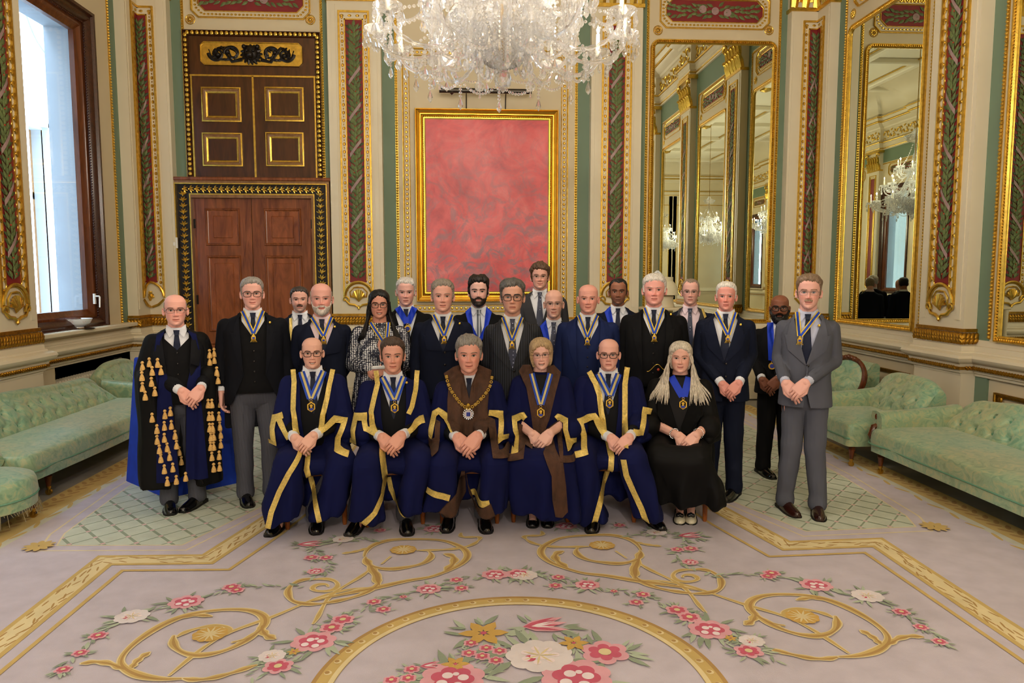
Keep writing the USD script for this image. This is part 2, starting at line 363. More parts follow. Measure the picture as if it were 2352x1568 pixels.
# gilt rope under the dado rail, frieze scrolls
twist = T(lathe([(0.004, -.024), (.014, -.016), (.017, 0), (.014, .016), (.004, .024)], 6), r=[(Y_, 0.9)])
def rope(pts, d, z, step, sc=1.0, miny=3.5):
    A = []
    for a, b in zip(pts, pts[1:]):
        a, b = np.array(a), np.array(b); L = np.linalg.norm(b-a)
        if L < 1e-6: continue
        t = (b-a)/L; n = np.array([-t[1], t[0]])
        for p in along(a+n*d, b+n*d, step):
            if p[1] < miny: continue
            m_ = np.eye(4); m_[:3, 0] = np.array([*t, 0])*sc; m_[:3, 1] = np.array([*n, 0])*sc; m_[2, 2] = sc; m_[:3, 3] = (*p, z); A.append(m_)
    return many(twist, A)
obj('rope_moulding', rope(RA, .06, .852, .034), 'gilt_dull', wall_right); obj('rope_moulding', rope(RB, .06, .852, .034), 'gilt_dull', wall_left)
obj('rope_backing', sweep(RA, [(0, .838), (.06, .838), (.06, .866), (0, .866)]), 'gilt_dull', wall_right); obj('rope_backing', sweep(RB, [(0, .838), (.06, .838), (.06, .866), (0, .866)]), 'gilt_dull', wall_left)
fr = []
for side, pts in ((wall_right, RA), (wall_left, RB)):
    A = []
    for a, b in zip(pts, pts[1:]):
        a, b = np.array(a), np.array(b); L = np.linalg.norm(b-a)
        if L < .25: continue
        t = (b-a)/L; n = np.array([-t[1], t[0]])
        for k, p in enumerate(along(a+n*.03, b+n*.03, .34)):
            s = 1 if k % 2 else -1
            m_ = np.eye(4); m_[:3, 0] = [*t, 0]; m_[:3, 1] = [*n, 0]; m_[2, 2] = s; m_[:3, 3] = (*p, 6.395); A.append(m_)
    th = np.linspace(0, 4.6, 14); rr = .14-.024*th
    curl = tube(np.c_[rr*np.cos(th), np.full(14, .012), rr*np.sin(th)], np.linspace(.022, .012, 14), 5)
    lf = [T(lathe([(0, -.06), (.025, -.02), (.02, .03), (0, .07)], 5), (.14*math.cos(q), .01, .14*math.sin(q)), r=[(Y_, -q)]) for q in (2.4, 3.6, 5.2)]
    obj('frieze_scroll', many(cat_([curl]+lf), A), 'gilt', side)

# ---- pilasters
leaf = trimesh.Trimesh([(0, 0, 0), (.018, .006, .03), (.016, .005, .055), (0, .002, .09), (-.018, .006, .03), (-.016, .005, .055), (0, .012, .03), (0, .010, .055)],
                       [(0, 1, 6), (6, 1, 2), (6, 2, 7), (7, 2, 3), (0, 6, 4), (6, 5, 4), (6, 7, 5), (7, 3, 5)], process=False)
def mat_leaf(u, d, z, ang, sc=1.0):
    c, s = math.cos(ang)*sc, math.sin(ang)*sc
    return np.array([[c, 0, s, u], [0, sc, 0, d], [-s, 0, c, z], [0, 0, 0, 1.]])
def garland(z0, z1, side=0, oak=False, seed=1, step=.074):
    rg = random.Random(seed); A, B, rib, ber = [], [], [], []
    z = z0+.03; k = 0
    while z < z1-.09:
        for s in (-1, 1):
            if side and s != side: continue
            A.append(mat_leaf(s*.012, .004, z, s*rg.uniform(.42, .6), rg.uniform(1.15, 1.4)))
            B.append(mat_leaf(s*.03, .001, z+.02, s*rg.uniform(.8, 1.05), rg.uniform(.9, 1.1)))
        if not side: A.append(mat_leaf(rg.uniform(-.008, .008), .008, z+.035, rg.uniform(-.15, .15), 1.2))
        if k % 2 == 0: ber.append((rg.uniform(-.03, .03) if not side else side*.035, .012, z+.05))
        z += step; k += 1
    z = z0+.25; s = 1
    while z < z1-.35:
        P = [(q*s*.075*(1 if not side else .5)+(side*.04 if side else 0), .012+.012*math.cos(q*1.5), z+.20*(q+1)/2) for q in np.linspace(-1, 1, 7)]
        a = np.array(P); V = np.r_[a+[0, 0, -.028], a+[0, 0, .028]]; Fq = []
        for i in range(6): Fq += [(i, i+1, 8+i), (i, 8+i, 7+i)]
        rib.append(trimesh.Trimesh(V, Fq, process=False)); z += .46
    return many(leaf, A), many(leaf, B), (cat_(rib) if rib else None), beads(ber, .011, (5, 3))
def shell(parent, W, u, z, d, sc=1.0):
    g = []
    th = np.linspace(0, math.pi, 17)
    g.append(tube(np.c_[.185*np.cos(th), np.full(17, .018), .0+.185*np.sin(th)], .017, 6))
    g.append(tube(np.c_[.165*np.cos(th), np.full(17, .008), .0+.165*np.sin(th)], .008, 5))
    for q in np.linspace(-1.15, 1.15, 9):
        g.append(tube([(0, .012, -.075), (.045*math.sin(q), .034, -.02), (.095*math.sin(q), .022, -.07+.155*math.cos(q))], [.006, .014, .016], 6))
    for s in (-1, 1):
        t2 = np.linspace(-.4, 4.4, 16); r2 = .05-.008*t2
        g.append(tube(np.c_[s*(.175-r2*np.cos(t2)*.9), np.full(16, .02), -.05+r2*np.sin(t2)], np.linspace(.016, .009, 16), 6))
        g.append(tube([(s*.19, .014, -.04), (s*.12, .022, -.11), (s*.05, .025, -.12), (0, .02, -.155)], [.010, .018, .016, .01], 6))
        g.append(tube([(s*.10, .012, -.02), (s*.115, .016, .05), (s*.06, .016, .11), (0, .02, .115)], [.012, .009, .008, .012], 5))
    g.append(T(lathe([(0, -.03), (.02, -.01), (.016, .02), (0, .035)], 7), (0, .02, -.16)))
    m = T(cat_(g), s=sc); m.apply_translation((u, d, z))
    obj('shell_ornament', W(m), 'gilt', parent, smooth=40)
def leaf_panel(pl, W, u, side=0, d=PJ, detail=2, seed=1, wave=False):
    """gilt framed red strip with a laurel garland; side=+-1 builds only that half of it (it folds round a corner)"""
    zb, zt = 1.44, 5.12
    a = -.2 if side <= 0 else 0.0; b = .2 if side >= 0 else 0.0
    bars, inner, orn = [], [], []
    if side <= 0: bars += [wbox(-.2, -.178, zb, zt, d, d+.022), wbox(-.123, -.108, zb+.22, zt-.1, d, d+.014)]
    if side >= 0: bars += [wbox(.178, .2, zb, zt, d, d+.022), wbox(.108, .123, zb+.22, zt-.1, d, d+.014)]
    bars += [wbox(a+(.0221 if side <= 0 else 0), b-(.0221 if side >= 0 else 0), zt-.022, zt, d, d+.0215), wbox(max(a, -.12), min(b, .12), zt-.115, zt-.10, d, d+.014)]
    obj('gilt_border', W(T(cat_(bars), (u, 0, 0))), 'gilt', pl)
    obj('red_ground', W(T(wplate(Polygon([(max(a, -.11), 1.64), (min(b, .11), 1.64), (min(b, .11), zt-.11), (max(a, -.11), zt-.11)]), d-.004, d+.004), (u, 0, 0))), 'red_panel', pl)
    for s in (-1, 1):
        if side and s != side: continue
        if detail >= 2:
            if wave:
                n = int((zt-zb-.3)/.105); A = []
                th = np.linspace(.5, 2*math.pi-.5, 9)
                c = tube(np.c_[.027-.03*np.cos(th)*1.0, np.full(9, .008), .048*np.sin(th)], .0065, 4)
                for i in range(n): m_ = np.eye(4); m_[0, 0] = -s; m_[:3, 3] = (s*.168, d, zb+.2+i*.105); A.append(m_)
                orn.append(many(c, A)); orn.append(beads([(s*.15, d+.006, zb+.2+(i+.5)*.105) for i in range(n)], (.012, .01, .016), (6, 4)))
            else:
                orn.append(beads([(s*.15, d+.004, z) for z in np.arange(zb+.1, zt-.05, .1)], (.018, .012, .024), (6, 4)))
                orn.append(beads([(s*.15, d+.003, z+.05) for z in np.arange(zb+.1, zt-.12, .1)], (.007, .008, .014), (5, 3)))
        else: orn.append(wbox(s*.15-.012, s*.15+.012, zb+.1, zt-.05, d, d+.008))
    orn.append(beads([(x, d+.004, zt-.06) for x in np.arange(-.15, .16, .1) if not side or x*side > 0], (.026, .012, .016), (6, 4)))
    obj('border_ornament', W(T(cat_(orn), (u, 0, 0))), 'gilt', pl)
    if detail >= 1:
        A, B, rib, ber = garland(1.66, zt-.12, side, seed=seed)
        for nm, g, mt in (('laurel_leaf', A, 'leaf_green'), ('under_leaf', B, 'leaf_dark'), ('ribbon', rib, 'ribbon_mauve'), ('berry', ber, 'berry')):
            if g is not None: tag(obj(nm, W(T(g, (u, d+.004, 0))), mt, pl, smooth=False), kind='stuff')
    if not side: shell(pl, W, u, 1.46, d)
    else:
        g = []
        th = np.linspace(0, math.pi/2, 9)
        g.append(tube(np.c_[side*.185*np.cos(th), np.full(9, .018), .185*np.sin(th)], .017, 6))
        for q in np.linspace(.1, 1.1, 4): g.append(tube([(0, .01, -.06), (side*.035*math.sin(q), .03, -.02), (side*.075*math.sin(q), .02, -.06+.125*math.cos(q))], [.006, .012, .014], 6))
        g.append(tube([(side*.19, .014, -.04), (side*.12, .022, -.11), (side*.04, .025, -.14)], [.014, .018, .016], 6))
        obj('shell_ornament', W(T(cat_(g), (u, d, 1.46))), 'gilt', pl, smooth=40)
def capital(parent, W, u0, u1, d0=0, d1=PJ):
    g = []
    c = (u0+u1)/2; h = (u1-u0)/2
    g.append(wbox(u0-.02, u1+.02, 5.24, 5.285, d0, d1+.025)); g.append(wbox(u0-.06, u1+.06, 5.84, 5.92, d0, d1+.08))
    n = max(2, int(round((u1-u0)/.15)))
    for row, (z, hh, sc) in enumerate(((5.29, .24, 1), (5.36, .36, 1.0))):
        for i in range(n+(row == 0)):
            u = u0+(u1-u0)*((i+.5*(row))/n) if row else u0+(u1-u0)*i/n
            u = min(max(u, u0+.03), u1-.03)
            g.append(T(tube([(0, 0, 0), (0, .03, hh*.5), (0, .06, hh*.85), (0, .11, hh*.97), (0, .125, hh*.88)], [.05, .06, .045, .03, .012], 6), (u, d1-.02, z), s=(1, 1, 1)))
    for s in (-1, 1):
        t2 = np.linspace(0, 5.5, 18); r2 = .1-.014*t2
        g.append(T(tube(np.c_[s*r2*np.cos(t2), np.full(18, .06), r2*np.sin(t2)], np.linspace(.03, .018, 18), 6), (c+s*(h-.03), d1, 5.74)))
    obj('capital', W(cat_(g)), 'gilt', parent, smooth=40)
def pil_bands(pl, W, u0, u1, d=PJ, detail=2):
    g = [wbox(u0-.018, u1+.018, 1.19, 1.222, 0, d+.018)]
    obj('gilt_band', W(cat_(g)), 'gilt_dull', pl)
    if detail >= 2:
        A = [];
        bd = lathe([(0, -.05), (.022, -.03), (.03, 0), (.022, .03), (0, .05)], 6)
        tor = [T(bd, (u, d+.022, 1.13+dz), r=[(Y_, .6)]) for i, u in enumerate(np.arange(u0-.01, u1+.03, .04)) for dz in (0.016, -.016)]
        tor += [T(bd, (uu, dd, 1.13+dz), r=[(X_, .6)]) for uu in (u0-.02, u1+.02) for dd in np.arange(.02, d+.03, .04) for dz in (.016, -.016)]
        obj('laurel_torus', W(cat_(tor)), 'gilt_dull', pl, smooth=50)
    obj('torus', W(bevbox(u0-.02, u1+.02, 0, d+.03, 1.095, 1.165, .02)), 'gilt_dull', pl)
def pilaster(parent, W, u, detail=2, seed=1, wave=False):
    pl = obj('pilaster', W(cat_([wbox(u-HP, u+HP, 0, 5.92, 0, PJ), wbox(u-HP+.05, u-.235, 1.3, 5.2, 0, PJ+.008), wbox(u+.235, u+HP-.05, 1.3, 5.2, 0, PJ+.008), wbox(u-HP-.02, u+HP+.02, .23, 1.06, 0, PJ+.012)])), 'cream_light', parent, smooth=False)
    pil_bands(pl, W, u-HP, u+HP, detail=detail)
    leaf_panel(pl, W, u, detail=detail, seed=seed, wave=wave)
    capital(pl, W, u-HP, u+HP)
pilaster(wall_back, WB, -1.72, 2, 3); pilaster(wall_back, WB, 1.72, 2, 4)
for i, c in enumerate(PILS):
    dt = 2 if i == 0 else (1 if i < 4 else 0)
    pilaster(wall_right, WR, c, dt, 10+i, True); pilaster(wall_left, WL, c, dt, 30+i, True)
# corner pilasters: an L folded round each inner corner
for s, ws, W2 in ((1, wall_right, WR), (-1, wall_left, WL)):
    lo, hi = min(s*4.07, s*XW), max(s*4.07, s*XW)
    pb = obj('corner_pilaster', WB(wbox(lo, hi, 0, 5.92, 0, PJ)), 'cream_light', wall_back, smooth=False)
    ps = obj('corner_pilaster', W2(wbox(9.36, YB, 0, 5.92, 0, PJ)), 'cream_light', ws, smooth=False)
    leaf_panel(pb, WB, s*(XW-PJ), side=-s, seed=50); leaf_panel(ps, W2, YB-PJ, side=-1, seed=51)
    pil_bands(pb, WB, min(s*4.07, s*4.43), max(s*4.07, s*4.43)); pil_bands(ps, W2, 9.36, 9.70)
    capital(pb, WB, min(s*4.07, s*4.43), max(s*4.07, s*4.43)); capital(ps, W2, 9.36, 9.70)
    obj('flute', WB(wbox(min(s*4.1, s*4.2), max(s*4.1, s*4.2), 1.3, 5.2, 0, PJ+.008)), 'cream_light', pb); obj('flute', W2(wbox(9.39, 9.48, 1.3, 5.2, 0, PJ+.008)), 'cream_light', ps)

# ---- bays: sage margin, bead line, cream field
def bead_line(W, parent, pts, r=.015, step=.034, d=.012, name='bead_moulding', fine=True):
    g = []
    for a, b in zip(pts, pts[1:]):
        a, b = np.array(a), np.array(b)
        dirv = (b-a)/np.linalg.norm(b-a); w = np.array([-dirv[1], dirv[0]])*r*1.15
        g.append(wplate(Polygon([a-w, b-w, b+w, a+w]), 0, d*.7))
        if fine:
            q = along(a, b, step); g.append(beads(np.c_[q[:, 0], np.full(len(q), d), q[:, 1]], r, (6, 4)))
    return obj(name, W(cat_(g)), 'gilt', parent)
BAYS = {'wb': [(-4.07, -2.06), (-1.38, 1.38), (2.06, 4.07)]}
def bay(W, parent, u0, u1, gap=.18, fine=True, z1=5.92, skip=None):
    fields = [(u0, u1)] if skip is None else None
    if skip is None:
        obj('sage_field', W(cat_([wbox(u0, u0+gap, .23, z1, -.02, 0), wbox(u1-gap, u1, .23, z1, -.02, 0), wbox(u0, u1, 5.5, z1, -.02, -.001)])), 'sage', parent)
        obj('field', W(wbox(u0+gap, u1-gap, 1.0, 5.5, -.02, .002)), 'cream', parent)
    bead_line(W, parent, [(u0+gap, 1.14), (u0+gap, 5.46), (u1-gap, 5.46), (u1-gap, 1.14)], fine=fine)
def overpanel(W, parent, u0, u1, z0, z1, fine=True, seed=5, garl=True):
    """octagonal gilt panel with a red centre"""
    c = .09
    oct_ = lambda m: [(u0+m+c, z0+m), (u1-m-c, z0+m), (u1-m, z0+m+c), (u1-m, z1-m-c), (u1-m-c, z1-m), (u0+m+c, z1-m), (u0+m, z1-m-c), (u0+m, z0+m+c)]
    op = obj('gilt_panel_frame', W(wframe(0, 0, 0, 0, .022, 0, .03, corner=oct_(0))), 'gilt', parent)
    obj('inner_frame', W(wframe(0, 0, 0, 0, .014, 0, .022, corner=oct_(.085))), 'gilt', op)
    obj('red_ground', W(wplate(Polygon(oct_(.09)), -.004, .006)), 'red_panel', op)
    if fine:
        pts = [p for a, b in zip(oct_(.052), oct_(.052)[1:]+oct_(.052)[:1]) for p in along(a, b, .05)]
        obj('frame_bead', W(beads([(p[0], .006, p[1]) for p in pts], (.018, .012, .013), (6, 4))), 'gilt', op)
    if garl:
        rg = random.Random(seed); A = []; n = int((u1-u0-.3)/.07); zc = (z0+z1)/2; um = (u0+u1)/2
        for i in range(n):
            u = u0+.17+i*.07; s = 1 if u < um else -1
            for dz in (-.045, 0, .045): A.append(mat_leaf(u, .008, zc+dz+rg.uniform(-.012, .012), s*(1.57+dz*9)+rg.uniform(-.35, .35)+(math.pi if s > 0 else math.pi), 1.15))
        tag(obj('oak_leaf', W(many(leaf, A)), 'leaf_green', op, smooth=False), kind='stuff')
        fl = [T(lathe([(0, 0), (.05, .012), (.03, .02), (0, .03)], 8), (um+du, 0, zc+dz)) for du, dz in ((0, 0), (-.16, .02), (.16, -.02))]
        obj('painted_rose', W(cat_([T(lathe([(0, 0), (.055, .008), (.03, .018), (0, .022)], 9), (um+du, .006, zc+dz), r=None) if False else wplate(Point(um+du, zc+dz).buffer(.05, 6), .004, .02) for du, dz in ((0, 0), (-.17, .02), (.17, -.02))])), 'ribbon_mauve', op)
def rosette(W, parent, u, z):
    g = [beads([(u+.032*math.cos(t), .008, z+.032*math.sin(t)) for t in np.arange(8)*math.pi/4], (.015, .012, .015)), beads([(u, .012, z)], .016, (8, 5))]
    g.append(tube([(u+.058*math.cos(t), .004, z+.058*math.sin(t)) for t in np.linspace(0, 2*math.pi, 17)], .007, 5))
    obj('rosette', W(cat_(g)), 'gilt', parent)
mirrors = {}
def mirror(W, u0, u1, z0, z1, label, fine=True, foot=True, ends=(True, True)):
    t = thing('wall_mirror', label, 'mirror', group=None)
    r = .12; pts = [(u0, z0), (u1, z0), (u1, z1-r)]+[(u1-r+r*math.cos(q), z1-r+r*math.sin(q)) for q in np.linspace(.25, 1.32, 4)]+[(u1-r, z1), (u0+r, z1)]+[(u0+r+r*math.cos(q), z1-r+r*math.sin(q)) for q in np.linspace(math.pi/2+.25, math.pi-.25, 4)]+[(u0, z1-r)]
    obj('frame', W(wframe(0, 0, 0, 0, .06, .002, .045, steps=((0, .6), (.12, 1), (.3, 1), (.42, .45), (.6, .45), (.75, .8), (1, .5)), corner=pts)), 'gilt', t, smooth=25)
    if fine:
        q = [p for a, b in zip(pts, pts[1:]+pts[:1]) for p in along(a, b, .028)]
        cx_, cz_ = (u0+u1)/2, (z0+z1)/2
        q = [(p[0]+(.028 if p[0] < cx_ else -.028)*(abs(p[0]-cx_) > (u1-u0)/2-.05), .026, p[1]+(.028 if p[1] < cz_ else -.028)*(abs(p[1]-cz_) > (z1-z0)/2-.05)) for p in q]
        obj('frame_bead', W(beads(q, .013, (6, 4))), 'gilt', t)
    obj('glass', W(wplate(Polygon(pts).buffer(-.05), .004, .012)), 'mirror', t, smooth=False)
    return t
# back wall bays
bay(WB, wall_back, 2.06, 4.07, gap=.10); bay(WB, wall_back, -1.38, 1.38); 
obj('wall_shell', cat_([box(-XW-.3, XW+.3, YB+.02, YB+.3, -.2, ZT+.2)]), 'cream', wall_back)
obj('wall_shell', cat_([box(XW+.02, XW+.3, YF-.3, YB+.3, -.2, ZT+.2)]), 'cream', wall_right)
obj('wall_shell', box(-XW-.3, XW+.3, YF-.3, YF, -.2, ZT+.2), 'cream', wall_front)
for s in (-1, 1): pass
a, b = bu(1493, 90), bu(1785, 742); mirror(WB, 2.195, 3.935, b[1]-.0, a[1], 'tall gilt framed mirror on the back wall right of the portrait')
overpanel(WB, wall_back, bu(1515, 20)[0], bu(1768, 20)[0], bu(1640, 68)[1], bu(1640, 68)[1]+.47)
for px in (1511, 1766): rosette(WB, wall_back, *bu(px, 70))
# right wall bays with mirrors, left wall bays with windows
ends = [9.36]+[c-HP for c in PILS]; begs = [c+HP for c in PILS]+[YF]
NTH = ['first', 'second', 'third', 'fourth', 'fifth', 'sixth', 'seventh', 'eighth', 'ninth', 'tenth']
MIRL = ['tall gilt framed mirror on the right wall beside the corner pilaster', 'tall gilt framed mirror at the right edge, near the camera']
for i, (u1, u0) in enumerate(zip(ends, begs)):
    f = i < 2
    bay(WR, wall_right, u0, u1, fine=f)
    mirror(WR, u0+.27, u1-.27, 1.12, 4.84, MIRL[i] if i < 2 else 'tall gilt framed mirror on the right wall, '+NTH[i]+' bay from the back corner', fine=f)
    overpanel(WR, wall_right, u0+.37, u1-.37, 5.02, 5.42, fine=f, seed=60+i)
    rosette(WR, wall_right, u0+.33, 4.98); rosette(WR, wall_right, u1-.33, 4.98)
    # dado panel
    fr_ = obj('dado_panel_frame', WR(wframe(u0+.3, u1-.3, .35, .66, .04, 0, .025)), 'gilt_dull', wall_right)
    if f:
        g = []
        for k in range(14):
            uu = u0+.45+k*(u1-u0-.9)/13; t2 = np.linspace(0, 4.8, 10); r2 = .07-.011*t2; s = 1 if k % 2 else -1
            g.append(tube(np.c_[uu+r2*np.cos(t2), np.full(10, .008), .505+s*r2*np.sin(t2)], np.linspace(.014, .007, 10), 5))
        obj('dado_relief', WR(cat_(g)), 'cream', fr_); obj('dado_corner', WR(beads([(x, .01, z) for x in (u0+.37, u1-.37) for z in (.42, .6)], (.03, .014, .03), (8, 4))), 'gilt_dull', fr_)
# ---- left wall with windows
WIN = []
for i, (u1, u0) in enumerate(zip(ends, begs)):
    hi = u1-.56; lo = u0+.04                 # architrave outer edges
    WIN.append((lo, hi)); zs, zt = 1.15, 4.70
    sh = [box(-XW-.3, -XW-.02, u0-.36, lo, -.2, ZT+.2), box(-XW-.3, -XW-.02, hi, u1+.36, -.2, ZT+.2), box(-XW-.3, -XW-.02, lo, hi, zt, ZT+.2), box(-XW-.3, -XW-.02, lo, hi, -.2, zs)]
    if i == 0:
        X0, X1 = -XW-.3, -XW-.02
        sh = [box(X0, X1, u0-.36, 7.69, -.2, zs), box(X0, X1, u0-.36, lo, zs, ZT+.2), box(X0, X1, hi, u1+.36, zs, ZT+.2), box(X0, X1, lo, hi, zt, ZT+.2), box(X0, X1, 7.69, 9.18, .775, zs), box(X0, X1, 9.18, u1+.36, -.2, zs), box(X0-.1, X0, 7.5, 9.3, -.2, .9), box(X0, X1, 7.69, 9.18, -.2, .02)]
    obj('wall_shell', cat_(sh), 'cream', wall_left)
    g = .18
    obj('sage_field', WL(cat_([wbox(u1-g, u1, .23, 5.92, -.02, 0), wbox(u0, u1, 5.5, 5.92, -.02, -.001)])), 'sage', wall_left)
    obj('field', WL(cat_([wbox(hi, u1-g, 1.1, zt, -.02, .002), wbox(u0, u1-g, zt, 5.5, -.02, .002), wbox(u0, lo, 1.1, zt, -.02, .002)])), 'cream', wall_left)
    bead_line(WL, wall_left, [(u1-g, 1.14), (u1-g, 5.46), (u0, 5.46)], fine=i < 1)
    overpanel(WL, wall_left, u0+.37, u1-.37, 5.02, 5.42, fine=False, seed=80+i)
    w = thing(f'window_{i+1}', 'tall dark wooden window looking onto a pale stone courtyard' if i == 0 else 'tall wooden window in the left wall, out of the picture', kind='structure')
    # carved architrave, bead, sash, glass
    obj('window_frame', WL(wframe(lo, hi, zs-.03, zt, .13, -.05, .045, steps=((0, 1.0), (.25, 1.0), (.35, .7), (.55, .8), (.8, .6), (1, .25)))), 'carved_wood', w)
    if i == 0:
        q = []
        for a_, b_ in (((hi-.145, zs+.08), (hi-.145, zt-.14)), ((lo+.145, zt-.14), (hi-.145, zt-.14))): q += [(p[0], -.012, p[1]) for p in along(a_, b_, .03)]
        obj('frame_bead', WL(beads(q, .012, (5, 4))), 'carved_wood', w)
    obj('casement', WL(wframe(lo+.12, hi-.12, zs+.06, zt-.12, .13, -.13, -.03, steps=((0, .9), (.2, 1.0), (.5, 1.0), (.62, .8), (1, .55)))), 'window_wood', w)
    obj('pane', WL(wplate(Polygon([(lo+.24, zs+.18), (hi-.24, zs+.18), (hi-.24, zt-.24), (lo+.24, zt-.24)]), -.10, -.094)), 'pane', w, smooth=False)
    rv = [wbox(lo+.0, lo+.16, zs, zt, -.42, -.12), wbox(hi-.2, hi, zs, zt, -.42, -.12), wbox(lo, hi, zt-.2, zt, -.42, -.12), wbox(lo, hi, zs-.05, zs+.08, -.42, -.12)]
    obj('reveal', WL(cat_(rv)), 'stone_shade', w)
    obj('sill', WL(bevbox(u0-.0, u1, -.05, PJ+.005, 1.10, 1.145, .008)), 'cream_light', w)
    if i == 0:
        hd = [wbox(hi-.215, hi-.185, 1.40, 1.52, -.03, -.008), T(tube([(0, 0, 0), (0, .045, 0), (-.0, .05, -.01), (-.01, .05, -.13)], [.009, .009, .010, .008], 8), (hi-.2, -.01, 1.49))]
        obj('window_handle', WL(cat_(hd)), 'white_plastic', w, label='pale cream window handle')
        # radiator recess under the sill
        rec = obj('radiator_recess', WL(wbox(7.69, 9.18, .23, .775, -.019, .001)), 'dark_gap', wall_left) if False else None
    else: obj('dado_field', WL(wbox(u0, u1, .23, 1.12, -.02, 0)), 'cream', wall_left)
u0, u1 = begs[0], ends[0]
obj('dado_field', WL(cat_([wbox(u0, 7.69, .2, 1.12, -.3, 0), wbox(9.18, u1, .2, 1.12, -.3, 0), wbox(u0, u1, .775, 1.12, -.3, 0), wbox(7.6, 9.3, 0, .8, -.34, -.3)])), 'cream', wall_left)
# wall behind the radiator, shell bits above/below already around
# the front wall
for k in range(3): bay(WF, wall_front, -4.4+k*2.95, -1.5+k*2.95, fine=False)
# ---- portrait bay: inner gilt panel
il, ir = bu(922, 110), bu(1306, 110); ib = bu(1100, 716)[1]
ip = obj('portrait_bay_frame', WB(wframe(il[0], ir[0], ib, il[1], .018, 0, .02)), 'gilt', wall_back)
obj('portrait_bay_frame', WB(wframe(il[0]+.085, ir[0]-.085, ib+.085, il[1]-.085, .012, 0, .014)), 'gilt', wall_back)
q = [p for a_, b_ in (((il[0]+.05, ib+.05), (il[0]+.05, il[1]-.05)), ((ir[0]-.05, ib+.05), (ir[0]-.05, il[1]-.05)), ((il[0]+.05, ib+.05), (ir[0]-.05, ib+.05)), ((il[0]+.05, il[1]-.05), (ir[0]-.05, il[1]-.05))) for p in along(a_, b_, .062)]
obj('bay_ornament', WB(beads([(p[0], .003, p[1]) for p in q], (.02, .012, .02), (6, 4))), 'gilt', wall_back)
obj('gilt_band', WB(cat_([wbox(-1.38, 1.38, 1.135, 1.16, 0, .03)])), 'gilt_dull', wall_back)
obj('gilt_band', WB(cat_([wbox(2.06, 4.07, 1.08, 1.1, 0, .03)])), 'gilt_dull', wall_back)
# ---- door bay
D = 0.05
def P2(px, py, d=D): return bu(px, py, d)
dl, dr = P2(392, 411)[0], P2(757, 411)[0]; dt = P2(575, 411)[1]
bay_l, bay_r = -4.07, -2.06
obj('sage_field', WB(cat_([wbox(bay_l, bay_r, dt, 5.92, -.02, 0)])), 'sage', wall_back)
pl_, pr_ = P2(416, 68)[0], P2(736, 68)[0]; pt = P2(575, 69)[1]
obj('field', WB(wbox(pl_, pr_, pt, 5.5, -.02, .002)), 'cream', wall_back)
bead_line(WB, wall_back, [(pl_, dt), (pl_, 5.46), (pr_, 5.46), (pr_, dt)])
overpanel(WB, wall_back, P2(436, 41)[0], P2(712, 41)[0], P2(575, 41)[1], P2(575, 41)[1]+.52, seed=7)
rosette(WB, wall_back, *P2(437, 45, 0)); rosette(WB, wall_back, *P2(713, 46, 0))
trim = thing('trim_1', 'dark mahogany overdoor panelling with gilt frames and bronze lion plaque', kind='structure')
obj('backing', WB(wbox(pl_+.01, pr_-.01, dt, pt-.01, 0, .03)), 'overdoor_wood', trim)
# bead-and-reel border
q = []
for a_, b_ in (((pl_+.045, dt+.03), (pl_+.045, pt-.045)), ((pr_-.045, dt+.03), (pr_-.045, pt-.045)), ((pl_+.045, pt-.045), (pr_-.045, pt-.045))): q += [(p[0], .055, p[1]) for p in along(a_, b_, .062)]
obj('gilt_bead', WB(beads(q, (.028, .022, .028), (8, 5))), 'gilt', trim)
obj('border_backing', WB(cat_([wframe(pl_+.01, pr_-.01, dt-.1, pt-.01, .022, .02, .06), wframe(pl_+.068, pr_-.068, dt-.1, pt-.068, .014, .02, .05)])), 'carved_wood', trim)
# plaque
a_, b_ = P2(459, 95), P2(695, 153); c = .045
oc = lambda m: [(a_[0]+m+c, b_[1]+m), (b_[0]-m-c, b_[1]+m), (b_[0]-m, b_[1]+m+c), (b_[0]-m, a_[1]-m-c), (b_[0]-m-c, a_[1]-m), (a_[0]+m+c, a_[1]-m), (a_[0]+m, a_[1]-m-c), (a_[0]+m, b_[1]+m+c)]
pq = obj('plaque', WB(wplate(Polygon(oc(0)), .02, .045)), 'gilt', trim)
obj('plaque_rim', WB(wframe(0, 0, 0, 0, .018, .03, .06, corner=oc(0))), 'gilt', pq)
um, zm = (a_[0]+b_[0])/2, (a_[1]+b_[1])/2
g = [T(trimesh.creation.icosphere(2, .1), (um, .06, zm+.005), s=None)]
g[0].vertices = (g[0].vertices-[um, .06, zm])*[.9, .7, 1.0]+[um, .05, zm]
g += [T(trimesh.creation.icosphere(2, .045), (um, .125, zm-.03)), T(trimesh.creation.icosphere(1, .03), (um-.085, .08, zm+.085)), T(trimesh.creation.icosphere(1, .03), (um+.085, .08, zm+.085)), T(trimesh.creation.icosphere(1, .02), (um-.04, .115, zm+.025)), T(trimesh.creation.icosphere(1, .02), (um+.04, .115, zm+.025))]
for t in np.arange(16)*math.pi/8: g.append(tube([(um+.09*math.cos(t), .05, zm+.09*math.sin(t)), (um+.14*math.cos(t+.1), .06, zm+.13*math.sin(t+.1)-.01)], [.03, .008], 6))
